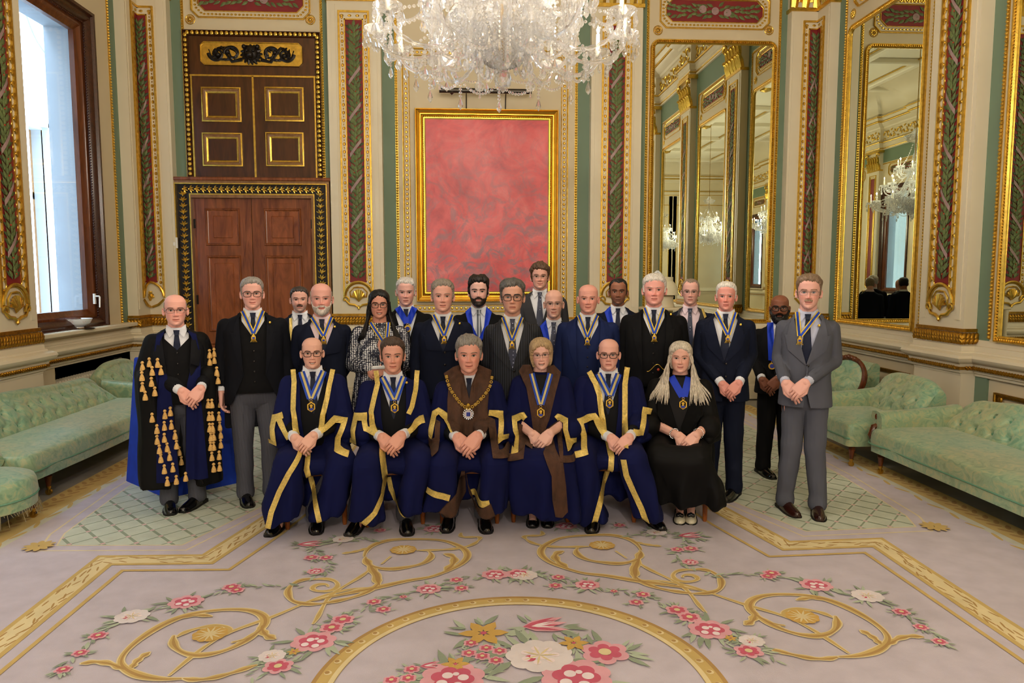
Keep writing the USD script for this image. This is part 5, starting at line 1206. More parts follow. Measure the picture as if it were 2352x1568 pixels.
def rings_torso(rows, n=44, ex=2.35, sx=1.0):
    R = []
    for z, a, b, yc in rows:
        t = np.linspace(0, 2*math.pi, n, endpoint=False); c, s = np.cos(t), np.sin(t)
        R.append(np.c_[np.sign(c)*np.abs(c)**(2/ex)*a*sx, yc+np.sign(s)*np.abs(s)**(2/ex)*b, np.full(n, z)])
    return mf(loft(R))
def shoe(parent, pos, ang, mat_='shoe_black', L=.285, name='shoe', lab=None, pump=False):
    """toe towards -y"""
    sec = [(-.20, .020, .028, .05), (-.185, .034, .036, .05), (-.15, .046, .045, .06), (-.09, .050, .058, .07), (-.03, .044, .085, .10), (.02, .037, .10, .12), (.06, .036, .10, .12), (.085, .028, .085, .1)]
    if pump: L = .25; sec = [(-.20, .016, .018, 0), (-.185, .030, .030, 0), (-.15, .041, .036, 0), (-.105, .044, .026, 0), (-.03, .040, .024, 0), (.02, .035, .034, 0), (.06, .034, .055, 0), (.085, .026, .058, 0)]
    R = []
    for y, hw, h, _ in sec:
        t = np.linspace(0, 2*math.pi, 18, endpoint=False); c, s_ = np.cos(t), np.sin(t)
        R.append(np.c_[c*hw*np.where(s_ < 0, 1.0, .92), np.full(18, y*L/.285), np.where(s_ < 0, .012+s_*.012, .012+s_*h)])
    up = T(loft(R), pos, r=None); up = T(loft(R), r=[(Z_, ang)]); up.apply_translation(pos)
    so = [np.c_[np.r_[[hw*1.06*k for k in (1, 1, -1, -1)]], np.full(4, y*L/.285), [0, .012, .012, 0]] for y, hw, h, _ in sec]
    sl = T(loft(so), r=[(Z_, ang)]); sl.apply_translation(pos)
    s = obj(name, up, mat_, parent, smooth=50, label=lab); obj('sole', cat_([sl, T(T(box(-.036, .036, .02, .085, 0, .03), r=[(Z_, ang)]), pos)]), 'shoe_sole', s, smooth=False)
    return s

HAIRLINES = {  # azimuth from the face (0) to the back (pi): lower edge of the hair
    'full': ([0, .45, .85, 1.15, 1.32, 1.6, 1.9, 2.3, 3.15], [.077, .075, .058, .030, -.028, .018, -.035, -.07, -.08]),
    'low': ([0, .45, .85, 1.15, 1.32, 1.6, 1.9, 2.3, 3.15], [.067, .066, .052, .024, -.03, .01, -.04, -.075, -.085]),
    'recede': ([0, .3, .6, .95, 1.2, 1.34, 1.6, 1.9, 2.3, 3.15], [.078, .084, .092, .062, .022, -.025, .018, -.035, -.07, -.08]),
    'bald': ([0, .6, .95, 1.15, 1.34, 1.6, 1.9, 2.3, 3.15], [.3, .3, .075, .04, -.022, .018, -.035, -.07, -.08]),
    'bob': ([0, .3, .7, 1.0, 1.25, 1.6, 2.2, 3.15], [.066, .058, .035, -.01, -.06, -.09, -.1, -.1]),
    'long': ([0, .35, .7, 1.0, 1.25, 1.6, 2.2, 3.15], [.075, .064, .04, .0, -.05, -.09, -.1, -.1])}
def hair_shell(hm, style, top, side, seed, rough=.004, part=0.0):
    V, N = np.array(hm.vertices), np.array(hm.vertex_normals); x, y, z = V.T
    az = np.abs(np.arctan2(x, -y)); a, b = HAIRLINES[style]; zl = np.interp(az, a, b)
    jag = (meshkit.noise(np.c_[np.arctan2(x, -y)*22+9, z*0, x*0+seed], seed)-.5)*.013+x*.05*(1 if seed % 2 else -1)*(az < .8)
    mk = sstep(z-zl-jag, -.003, .010)
    if style == 'bald': mk = mk*sstep(-z+0*.0, -.075, -.045)
    n1 = meshkit.fbm(np.c_[x*60+y*12, y*16, z*18]+seed*3.1, 3, seed)-.5
    th = (side+(top-side)*sstep(z, .02, .10))*(1+0*n1)+n1*rough*2*(.5+top/.02)
    if part: th = th-.006*np.exp(-((x-part)/.006)**2)*sstep(z, .06, .09)*sstep(-y, -.02, .03)
    fr = sstep(-y, .03, .07)*sstep(z, .05, .08); th = th*(1-.45*fr*(1-sstep(z-zl, 0, .03)))
    P = V+N*(mk*np.maximum(th, .0015)-(1-mk)*.006)[:, None]
    keep = (mk[hm.faces] > .03).any(1); m = trimesh.Trimesh(P, hm.faces[keep], process=False); m.remove_unreferenced_vertices(); return m
def beard_shell(hm, kind, th, seed):
    V, N = np.array(hm.vertices), np.array(hm.vertex_normals); x, y, z = V.T; ax = np.abs(x); az = np.abs(np.arctan2(x, -y))
    full = sstep(-z, np.interp(az, [0, .5, .9, 1.2, 1.5], [.046, .050, .045, .02, .0]), np.interp(az, [0, .5, .9, 1.2, 1.5], [.056, .062, .057, .03, .02]))*(az < 1.5)*sstep(-az, -1.5, -1.4)
    mouth = np.exp(-(x/.024)**4-((z+.0675)/.0095)**4); must = np.exp(-(x/.029)**6-((z+.0535+.10*ax*.6)/.0075)**4)
    mk = {'full': np.maximum(full*(1-mouth), must), 'must': must, 'goatee': np.maximum(must, full*(1-mouth)*np.exp(-(x/.034)**6))}[kind]
    mk = sstep(mk, .25, .75); n1 = meshkit.fbm(V*70+seed, 2, seed)-.5
    dn = th*np.array([0, -.35, -1.0])[None]*sstep(-z, .075, .115)[:, None]*(kind != 'must')
    P = V+N*(mk*(np.minimum(th, .016)*(1+n1*.8)+.0015)-(1-mk)*.005)[:, None]+dn*mk[:, None]
    keep = (mk[hm.faces] > .05).any(1); m = trimesh.Trimesh(P, hm.faces[keep], process=False); m.remove_unreferenced_vertices(); return m
def almond(cx, cz, w, h, tilt=0.0): 
    t = np.linspace(0, math.pi, 9); p = np.r_[np.c_[-w/2*np.cos(t), h*.58*np.sin(t)**.8], np.c_[w/2*np.cos(t), -h*.42*np.sin(t)][1:-1]]
    return affinity.translate(affinity.rotate(Polygon(p), math.degrees(tilt), origin=(0, 0)), cx, cz)
def cmat(name, col, rough=.8, **kw):
    if name not in M: plain(name, col, rough, **kw)
    return name
def hairmat(col):
    n = 'hair_'+col.strip('#')
    if n not in M:
        c = np.array(lin(col))
        mat(n, {'tc': ('texture_coordinate', {}), 'mp': ('mapping', {'scale': (160, 60, 40)}), 'n': ('noise_texture', {'scale': 1.0, 'detail': 3.0}), 'r': ('rgb_ramp', {'ramp': [(.3, tuple(c*.6)), (.7, tuple(np.minimum(c*1.25, 1)))]}),
                'b': ('bump', {'strength': .6, 'distance': .003}), 'p': ('principled_bsdf', {'roughness': .5, 'specular_ior_level': .35})},
            [('tc.object', 'mp.vector'), ('mp.vector', 'n.vector'), ('n.fac', 'r.fac'), ('r.color', 'p.base_color'), ('n.fac', 'b.height'), ('b.normal', 'p.normal')])
    return n
mat('skin', {'a': ('attribute', {'attribute': 'tint'}), 'tc': ('texture_coordinate', {}), 'n': ('noise_texture', {'scale': 260.0, 'detail': 2.0}), 'b': ('bump', {'strength': .12, 'distance': .002}),
             'p': ('principled_bsdf', {'roughness': .48, 'specular_ior_level': .35, 'coat_weight': .0})},
    [('a.color', 'p.base_color'), ('tc.object', 'n.vector'), ('n.fac', 'b.height'), ('b.normal', 'p.normal')])
def cloth(name, col, rough=.85, bump=.25, sheen=.12, var=.12):
    plain(name, col, rough, noise=(6, 6, 4), var=var, bump=((420, 420, 420), bump, .0015), specular_ior_level=.18, sheen_weight=sheen, sheen_tint=tuple(np.minimum(np.array(lin(col))*4+.03, 1)))
cloth('navy', '#0f1528', sheen=.05); cloth('navy_bright', '#16224c', sheen=.06); cloth('black_wool', '#0a0a0d', sheen=.04); cloth('morning_black', '#0b0d15', sheen=.04); cloth('charcoal', '#37373b'); cloth('suit_grey', '#50525c'); cloth('gown_blue', '#0a1140', .85, .3, .08); cloth('gown_black', '#080809', .7, .2, .12)
cloth('gown_dark', '#0d0e13', .75, .25, .05); cloth('shirt_white', '#dfe2ea', .7, .1, 0, .02); cloth('shirt_pink', '#e3cdd6', .7, .1, 0, .02); cloth('shirt_lilac', '#b9bed4', .7, .1, 0, .02)
cloth('tie_navy', '#0f1730', .5, .2, 0); cloth('ribbon_blue', '#2346ae', .55, .15, .1); cloth('ribbon_yellow', '#d9b840', .55, .15, .1); cloth('ribbon_royal', '#1a39b8', .5, .15, .1); cloth('ribbon_straw', '#c9b878', .55, .15, .1)
cloth('skirt_black', '#0a0a0b', .95, .3, .4); cloth('top_black', '#141316', .7)
plain('shoe_black', '#0c0c0e', .16, coat_weight=.4); plain('shoe_brown', '#2b120d', .18, coat_weight=.4); plain('shoe_sole', '#0a0908', .6); plain('shoe_cream', '#d8cfb4', .35)
plain('gold_braid', '#d9be68', .42, .2, noise=(70, 70, 70), var=.25, bump=(140, .6, .003)); plain('tassel_gold', '#d3a862', .75, noise=120, var=.3)
plain('eye_white', '#cfc6c0', .25); plain('iris_brown', '#2c1c14', .15); plain('iris_blue', '#465a6a', .15); plain('lash', '#2a1a16', .6); plain('teeth', '#e8e2d6', .25); plain('mouth_dark', '#5a2624', .6)
plain('frame_black', '#17110f', .25); plain('frame_brown', '#3a2119', .25); plain('frame_metal', '#8d8478', .25, .8); plain('silver', '#c9c9c6', .2, 1.0); plain('enamel_blue', '#26389a', .25); plain('watch_dark', '#111111', .2)
mat('lens', {'t': ('transparent_bsdf', {'color': (.97, .97, .97)}), 'g': ('glossy_bsdf', {'roughness': .02}), 'm': ('mix_closure', {'fac': .05})}, [('t.BSDF', 'm.closure1'), ('g.BSDF', 'm.closure2')], surface='m.closure')
plain('fur_brown', '#4a2f1f', .85, noise=(26, 26, 9), var=.4, bump=((420, 420, 110), .5, .004), sheen_weight=.15)
def striped(name, base, stripe, freq, duty, rough=.8):
    b, s = lin(base), lin(stripe)
    mat(name, {'tc': ('texture_coordinate', {}), 's': ('separate_xyz', {}), 'm': ('math', {'math_type': 'multiply', 'value2': freq}), 'f': ('math', {'math_type': 'fraction'}), 'l': ('math', {'math_type': 'less_than', 'value2': duty}),
               'x': ('mix_color', {'a': b, 'b': s}), 'p': ('principled_bsdf', {'roughness': rough})},
        [('tc.object', 's.vector'), ('s.x', 'm.value1'), ('m.value', 'f.value1'), ('f.value', 'l.value1'), ('l.value', 'x.fac'), ('x.result', 'p.base_color')])
striped('pinstripe', '#12141c', '#4a4e5c', 58, .12); striped('trouser_stripe', '#3a3b45', '#666874', 120, .25); striped('tie_stripe', '#565d68', '#c5cad0', 40, .45)
mat('tie_spot', {'tc': ('texture_coordinate', {}), 'v': ('voronoi_texture', {'scale': 34.0, 'randomness': .3}), 'r': ('rgb_ramp', {'ramp': [(0, lin('#b9bccb')), (.16, lin('#8a8fb0')), (.2, lin('#1a2342')), (1, lin('#1a2342'))]}), 'p': ('principled_bsdf', {'roughness': .5})},
    [('tc.object', 'v.vector'), ('v.distance', 'r.fac'), ('r.color', 'p.base_color')])
mat('dotted', {'tc': ('texture_coordinate', {}), 'mp': ('mapping', {'scale': (1, .35, 1.25)}), 'v': ('voronoi_texture', {'scale': 62.0, 'randomness': .25}), 'r': ('rgb_ramp', {'ramp': [(0, lin('#dfe0e2')), (.36, lin('#dfe0e2')), (.46, lin('#151a30')), (1, lin('#151a30'))]}), 'p': ('principled_bsdf', {'roughness': .7})},
    [('tc.object', 'mp.vector'), ('mp.vector', 'v.vector'), ('v.distance', 'r.fac'), ('r.color', 'p.base_color')])
class Person:
    def __init__(s, label, Y, cx, top, chin, name='person', tone='#d9a285', hs=None, face={}, hair=None, beard=None, glasses=None, seated=False, yaw=0.0, hyaw=0.0, hroll=0.0, hpitch=0.0, hair_h=.012, cat='person', dx=0.0):
        """cx, top, chin: where the photo shows the head, in its pixels"""
        s.o = at_plane(cx, (top+chin)/2, (0, Y, 0), (0, 1, 0)); s.o[2] = 0
        d = s.o[:2]-CAM[:2]; s.rot = -math.atan2(d[0], d[1]); s.rot0 = s.rot
        s.n = np.array([math.sin(-s.rot), math.cos(-s.rot), 0]); s.ux = np.array([s.n[1], -s.n[0], 0])
        s.seated = seated; s.seed = int(cx)
        uc, zt = s.loc(cx, top); _, zc = s.loc(cx, chin)
        s.hs = hs or float(np.clip((zt-zc-hair_h)/.233, .92, 1.14)); s.zc = zc; s.zt = zt-hair_h
        s.H = s.zt
        s.root = thing(name, label, cat, s.o, s.rot+yaw, group=None)
        s.hz = zc+.118*s.hs                                   # eye level
        s.head_y = -.03; s.tone = tone; s.face = dict(face); s.hair = hair; s.beard = beard; s.glasses = glasses; s.hrot = (hyaw, hroll, hpitch); s.parts = []; s.fr_meshes = []
    def loc(s, px, py, d=0.0):
        """photo pixel -> (u, z) on the upright plane d in front of the person"""
        p = at_plane(px, py, s.o-s.n*d, s.n); return np.array([(p-s.o)@s.ux, p[2]])
    def pts(s, L, d=0.0, f=None): return [tuple(s.loc(*(f(p) if f else p), d=d)) for p in L]
    def HT(s):
        A = trimesh.transformations.euler_matrix(-s.hrot[2], s.hrot[1], s.hrot[0], 'sxyz') if any(s.hrot) else np.eye(4)
        B = np.eye(4); B[:3, :3] *= s.hs; C = np.eye(4); C[:3, 3] = (0, s.head_y, s.hz); return C@A@B
    def build_head(s):
        f = s.face; w = f.get('w', 1.0)
        hm = head_mesh(w, f.get('jaw', 1.0), f.get('smile', .5), f.get('nose', 1.0), f.get('fat', 0.0)); s.hm = hm; A = s.HT()
        ears = [ear_mesh(q, w) for q in (-1, 1)] if f.get('ears', True) else []
        s.head_m = [m.copy() for m in [hm]+ears]
        for m in s.head_m: m.apply_transform(A)
        fv = hm.vertices[(hm.vertices[:, 1] < -.02)]
        itp = LinearNDInterpolator(fv[:, [0, 2]], fv[:, 1]); s.fy = lambda x, z: np.nan_to_num(itp(x, z), nan=-.06)
    def put_face(s, body):
        f = s.face; A = s.HT(); tf = lambda m: (m.apply_transform(A), m)[1]
        D = lambda poly, off, th=.0012, res=.006: tf(decal(poly, s.fy, off, th, res))
        sq = f.get('squint', 1.0); bc = f.get('brow', None)
        for q in (-1, 1):
            cx = q*.0315*f.get('w', 1)
            al = almond(cx, .0, .0285, .0115*sq, q*.04)
            e = obj('eye', D(al, .0, .0012), 'eye_white', body, smooth=True)
            obj('iris', D(Point(cx, .0006).buffer(.0062, 6).intersection(al), .0014, .0006), f.get('iris', 'iris_brown'), e, smooth=True)
            lid = np.array([(cx-.0148+.0296*t, .0062*sq*math.sin(math.pi*t)**.8+.0002) for t in np.linspace(0, 1, 9)])
            obj('eyelid', D(LineString(lid).buffer(.0011), .0016, .001), 'lash', e, smooth=True)
            if bc:
                br = [(cx-q*.017, .0195), (cx-q*.004, .0222), (cx+q*.010, .0222), (cx+q*.021, .0180)]
                obj('eyebrow', D(LineString(spline([(x, 0, z) for x, z in br], 10)[:, [0, 2]]).buffer(f.get('bw', .0021)), .001, .0022), hairmat(bc), body, smooth=True)
        sm = f.get('smile', .5); mz = -.0675; mw = .0215+.0028*sm
        cv = lambda t, k: (mw*t, mz+k*.0055*sm*t*t)
        if f.get('teeth'):
            o_ = Polygon([cv(t, .8) for t in np.linspace(-1, 1, 13)]+[(mw*t, mz-.0075*(1-t*t)+.006*sm*t*t) for t in np.linspace(1, -1, 13)[1:-1]])
            mo = obj('mouth', D(o_.buffer(.0012), .0025, .0008), 'mouth_dark', body, smooth=True); obj('teeth', D(o_.buffer(-.0012).intersection(shapely.box(-.02, mz-.0075, .02, .1)), .0036, .0006), 'teeth', mo, smooth=True)
        else: obj('mouth', D(LineString([cv(t, 1) for t in np.linspace(-1, 1, 13)]).buffer(.0011), .0006, .0006), 'mouth_dark', body, smooth=True)
        h = s.hair
        if h and h[0] != 'none':
            m = hair_shell(s.hm, h[0], h[2], h[3], s.seed, h[4] if len(h) > 4 else .003, h[5] if len(h) > 5 else 0); obj('hair', tf(m), hairmat(h[1]), s.root, smooth=True)
        if s.beard: obj('beard' if s.beard[0] != 'must' else 'moustache', tf(beard_shell(s.hm, s.beard[0], s.beard[2], s.seed)), hairmat(s.beard[1]), s.root, smooth=True)
        if s.glasses:
            kind, col, gw, gh, gr = s.glasses; yb = float(s.fy(0., .004))-.006; g = []; ln = []
            for q in (-1, 1):
                cx = q*(gw/2+.0085); t = np.linspace(0, 2*math.pi, 29); ex = 3.2 if kind != 'round' else 2.2
                loop = np.c_[cx+np.sign(np.cos(t))*np.abs(np.cos(t))**(2/ex)*gw/2, np.full(29, yb)+np.abs(np.cos(t)*gw/2+cx)**2*3.5, -.003+np.sign(np.sin(t))*np.abs(np.sin(t))**(2/ex)*gh/2]
                if kind == 'half': loop2 = loop[:15]; g.append(tube(loop2, gr, 6)); g.append(tube(loop[14:], gr*.45, 5))
                else: g.append(tube(loop, gr, 6))
                g.append(tube([(cx+q*gw/2, loop[0, 1], .004), (q*.073*f.get('w', 1), -.055, .004), (q*.079*f.get('w', 1), .0, .002), (q*.077, .02, -.008)], gr*.9, 6))
                ln.append(Polygon(loop[:-1, [0, 2]]))
            g.append(tube([(-.009, yb, .003), (0, yb-.002, .006), (.009, yb, .003)], gr, 6))
            go = obj('glasses', tf(cat_(g)), col, s.root, smooth=60)
            for p in ln:
                v, fc = trimesh.creation.triangulate_polygon(p, engine='earcut'); obj('lens', tf(trimesh.Trimesh(np.c_[v[:, 0], yb+np.abs(v[:, 0])**2*3.5, v[:, 1]], fc, process=False)), 'lens', go, smooth=False)
    def skin_body(s, limbs, hands, neck=True):
        """one continuous mesh: head, neck, trunk, limbs, hands"""
        s.build_head(); hs = s.hs; hz = s.hz; hy = s.head_y
        ms = [mf(m) for m in s.head_m]
        nz = s.neck_z
        ms += chain_m([(0, hy+.030*hs, hz-.045*hs), (0, hy+.034*hs, hz-.09*hs), (0, .012, nz)], [.056*hs, .056*hs, .062], 24)
        ms += limbs+hands
        b = tm(uni(ms)); b.merge_vertices()
        V = np.asarray(b.vertices); base = np.minimum(np.array(lin(s.tone))*np.array([1.10, 1.09, 1.22]), 1); A = np.linalg.inv(s.HT()); L = (np.c_[V, np.ones(len(V))]@A.T)[:, :3]; x, y, z = L.T
        col = np.repeat(base[None], len(V), 0); fr = (y < -.02)&(z > -.14)&(z < .13)&(np.abs(x) < .1)
        def mixc(c, m): col[:] = col*(1-m[:, None])+np.array(c)*m[:, None]
        red = np.minimum(base*np.array([1.06, .72, .68]), 1); lip = s.face.get('lip'); lip = lin(lip) if lip else base*np.array([.80, .50, .48])
        ck = s.face.get('ruddy', .5); mixc(red, fr*ck*np.exp(-((np.abs(x)-.040)/.020)**2-((z+.030)/.020)**2)*.8); mixc(red, fr*ck*np.exp(-(x/.013)**2-((z+.034)/.014)**2)*.9)
        mixc(base*np.array([.82, .74, .74]), fr*.35*np.exp(-((np.abs(x)-.031)/.017)**2-((z+.009)/.008)**2))
        sm = s.face.get('smile', .5); mz = -.0675+.0075*sm*(np.abs(x)/.025)**2
        mixc(lip, fr*np.exp(-(x/.0235)**8)*np.exp(-((z-mz+.0005)/.0082)**4)*.85)
        st = s.face.get('stubble')
        if st: mixc(lin(st[0]), fr*st[1]*sstep(-z, .042, .058)*sstep(-np.abs(np.arctan2(x, -y)), -1.45, -1.2)*(1-np.exp(-(x/.0235)**8-((z+.0675)/.009)**4)))
        br = sstep(z, .055, .075)*(s.hair is None or s.hair[0] in ('none', 'bald')); mixc(np.minimum(base*1.03, 1), br*.3*np.ones(len(V)))
        body = obj('body', b, 'skin', s.root, smooth=True, color=np.clip(col, 0, 1))
        s.put_face(body); return body
    # ---- clothes
    def add(s, name, mesh, mt, parent=None, smooth=50, front=True, label=None):
        o = obj(name, mesh, mt, parent or s.root, smooth=smooth, label=label)
        if front: s.fr_meshes.append(mesh)
        return o
    def fl(s, px, py):
        p = floor_at(px, py)-s.o; return float(p@s.ux), float(p@s.n)
    def front(s): return Front(s.fr_meshes)
    def lay(s, name, poly, mt, fr, off=.003, th=.004, res=.02, parent=None, label=None):
        m = decal(poly, fr, off, th, res)
        if m is not None and name in ('tie', 'tie_knot', 'lapel', 'ribbon', 'fur_trim'): s.fr_meshes.append(m)
        return None if m is None else obj(name, m, mt, parent or s.root, smooth=50, label=label)
def torso_rows(p, W, belly, k, zs, inset=0.0, hem=.80, flare=0.0):
    i = inset
    rows = [(hem*k, .215*W-i+flare, .15+.6*belly-i+flare, -.2*belly), (.92*k, .207*W-i, .147+.8*belly-i, -.3*belly), (1.08*k, .19*W+.3*belly-i, .130+belly-i, -.5*belly), (1.22*k, .196*W+.15*belly-i, .130+.75*belly-i, -.4*belly),
            (zs-.10, .212*W-i, .124+.25*belly-i, -.1*belly), (zs-.035, .205*W-i, .104-i, .004), (zs+.015, .160*W-i, .090-i*.8, .008), (zs+.043, .104*W-i*.6, .078-i*.5, .010), (zs+.066, .075, .068, .010)]
    return [r for r in rows if r[0] >= hem*k-1e-6]
def collar(p, zs, mt, fr, hh=.040, open_=.0, parent=None):
    """shirt collar: a band round the neck and two points"""
    nz = zs+.055; t = np.linspace(0, 2*math.pi, 33)
    R = [[(r*math.cos(q), .008+r*1.0*math.sin(q), nz+dz+.010*math.sin(q)*(1)) for q in t[:-1]] for r, dz in ((.060, -.015), (.0665, -.02), (.0675, .0), (.0665, hh*.75), (.0625, hh*.8), (.060, hh*.4))]
    c = p.add('collar', loft(R), mt, parent, front=True)
    frc = Front(p.fr_meshes, sm=.6, n=25000)
    for q in (-1, 1):
        pl = Polygon([(q*.004, nz+.004), (q*.030, nz+.022), (q*.064, nz+hh*.8+.012), (q*.070, nz-.0), (q*.048, nz-.050)])
        p.lay('collar_point', pl, mt, frc, .004, .004, .012, parent=c)
    return nz
def tie(p, nz, zbot, fr, mt='tie_navy', clip=None, w=.042):
    k = Polygon([(-.021, nz+.006), (.021, nz+.006), (.014, nz-.032), (-.014, nz-.032)])
    b = Polygon([(-.014, nz-.03), (.014, nz-.03), (w, zbot+.05), (0, zbot), (-w, zbot+.05)])
    if clip is not None: b = b.intersection(clip)
    o = p.lay('tie', b, mt, fr, .004, .006, .02); p.lay('tie_knot', k, mt, fr, .008, .014, .012, parent=o); return o
def ribbon(p, top, tip, fr, kind, w=.034, badge='bar', z0=None):
    """neck ribbon: two bands from the collar to a point, with stripes and a badge"""
    hw = w/2; bands = []
    for q in (-1, 1): bands.append(LineString([(q*top[0]+top[2] if len(top) > 2 else q*top[0], top[1]), (tip[0]+q*w*.12, tip[1])]))
    base, st = {'narrow': ('ribbon_yellow', 'ribbon_blue'), 'wide': ('ribbon_blue', 'ribbon_straw'), 'royal': ('ribbon_royal', None)}[kind]
    poly = unary_union([b.buffer(hw, cap_style='flat') for b in bands]+[Polygon([(tip[0]-hw*1.2, tip[1]+.012), (tip[0]+hw*1.2, tip[1]+.012), (tip[0], tip[1]-.014)])])
    o = p.lay('ribbon', poly, base, fr, .006, .003, .015)
    if st:
        f_ = .52 if kind == 'narrow' else .34
        p.lay('ribbon_stripe', unary_union([b.buffer(hw*f_, cap_style='flat') for b in bands]), st, fr, .0095, .0012, .015, parent=o)
    x, z = tip; z -= .012; y = float(fr(x, z-.03))-.016
    if badge == 'bar':
        g = [T(bevbox(-.017, .017, -.004, .004, -.03, -.006, .002), (x, y, z)), T(bevbox(-.011, .011, -.004, .004, -.01, .004, .002), (x, y, z))]
        g += [T(tube([(dx*.5, 0, -.03), (dx, 0, -.05)], [.0035, .0025], 5), (x, y, z)) for dx in (-.022, -.011, 0, .011, .022)]
        b = obj('badge', cat_(g), 'gold_bright', p.root, smooth=30); obj('enamel', T(bevbox(-.009, .009, -.006, -.003, -.026, -.012, .001), (x, y, z)), 'enamel_blue', b)
    elif badge == 'hex':
        hx = [(.030*math.sin(a), -.042+.036*math.cos(a)) for a in np.arange(6)*math.pi/3]
        ring = Polygon(hx).difference(Polygon(hx).buffer(-.008)); g = [wplate(ring, -.004, .004), T(trimesh.creation.torus(.008, .002, 16, 6), (0, 0, .0), r=[(X_, math.pi/2)])]
        g += [wplate(affinity.translate(Point(0, 0).buffer(.010, 6), dx, dz), -.005, .003) for dx, dz in ((0, -.034), (0, -.054))]+[wplate(Polygon([(-.02, -.058), (.02, -.058), (.012, -.072), (-.012, -.072)]), -.004, .003)]
        b = obj('badge', T(cat_(g), (x, y-.004, z)), 'gold_bright', p.root, smooth=30); obj('enamel', T(wplate(Polygon([(-.016, -.05), (.016, -.05), (0.010, -.066), (-.010, -.066)]), -.006, .002), (x, y-.006, z), r=None), 'enamel_blue', b)
    elif badge == 'round':
        g = [T(trimesh.creation.cylinder(.026, .006, sections=24), r=[(X_, math.pi/2)], t=(x, y, z-.035)), T(trimesh.creation.torus(.026, .004, 24, 6), (x, y, z-.035), r=[(X_, math.pi/2)]), T(trimesh.creation.torus(.008, .002, 16, 6), (x, y, z), r=[(X_, math.pi/2)])]
        b = obj('badge', cat_(g), 'gold_bright', p.root, smooth=30); obj('enamel', T(trimesh.creation.cylinder(.018, .003, sections=20), r=[(X_, math.pi/2)], t=(x, y-.005, z-.035)), 'enamel_blue', b)
    return o
def clasp_hands(c, sc, left_over=True, tilt=.55):
    """two hands folded at c (the meeting point); returns manifolds and wrist points (viewer's left, right)"""
    c = np.array(c, float); out = []; wr = []
    for q in (-1, 1):
        over = (q > 0) == left_over
        f = np.array([-q*.66, -.20 if tilt > .5 else -.34, -.70 if tilt > .5 else -.60]); f /= np.linalg.norm(f); w = c-f*.080*sc+np.array([q*.010, -.034 if over else .0, .010 if over else -.006])
        h = hand(q, (.34, .55, .4) if over else (.25, .4, .3)).scale([sc*.95]*3)
        out.append(frame_m(h, w, f, (q*-.05, -.86, .35))); wr.append(w)
    return out, wr
plain('gold_bright', '#d8b24a', .3, .9)
def legs_standing(p, k, W, zh, mt, shoes='shoe_black', toes=(.10, -.10), spread=.095):
    g = [hull(((0, 0, zh), .125*W), ((-.085*W, .005, zh-.06), .105*W), ((.085*W, .005, zh-.06), .105*W))]
    ft = []
    for q in (-1, 1):
        x = q*spread
        g += chain_m([(q*.085*W, .005, zh-.05), (q*.092*W, -.005, .50*k), (x, .02, .14*k), (x, .018, .075)], [.100*W, .074, .062, .066], 16)
        ft.append((x, .02))
    m = uni(g).trim_by_plane([0, 0, 1], .035); t = refine(m, .03, 4, .007, 7, p.seed, (1, 1, 1.6)); p.add('trousers', t, mt)
    for (x, y), a in zip(ft, toes): shoe(p.root, (x, y, 0), a, shoes)
def arm_pts(pose, q, W, k, zs, belly):
    if pose == 'side': return (q*(.222*W), .035, zs-.295*k), (q*(.228*W), -.03, zs-.54*k)
    if pose == 'behind': return (q*(.222*W), .06, zs-.285*k), (q*.11, .175, zs-.49*k)
    return None
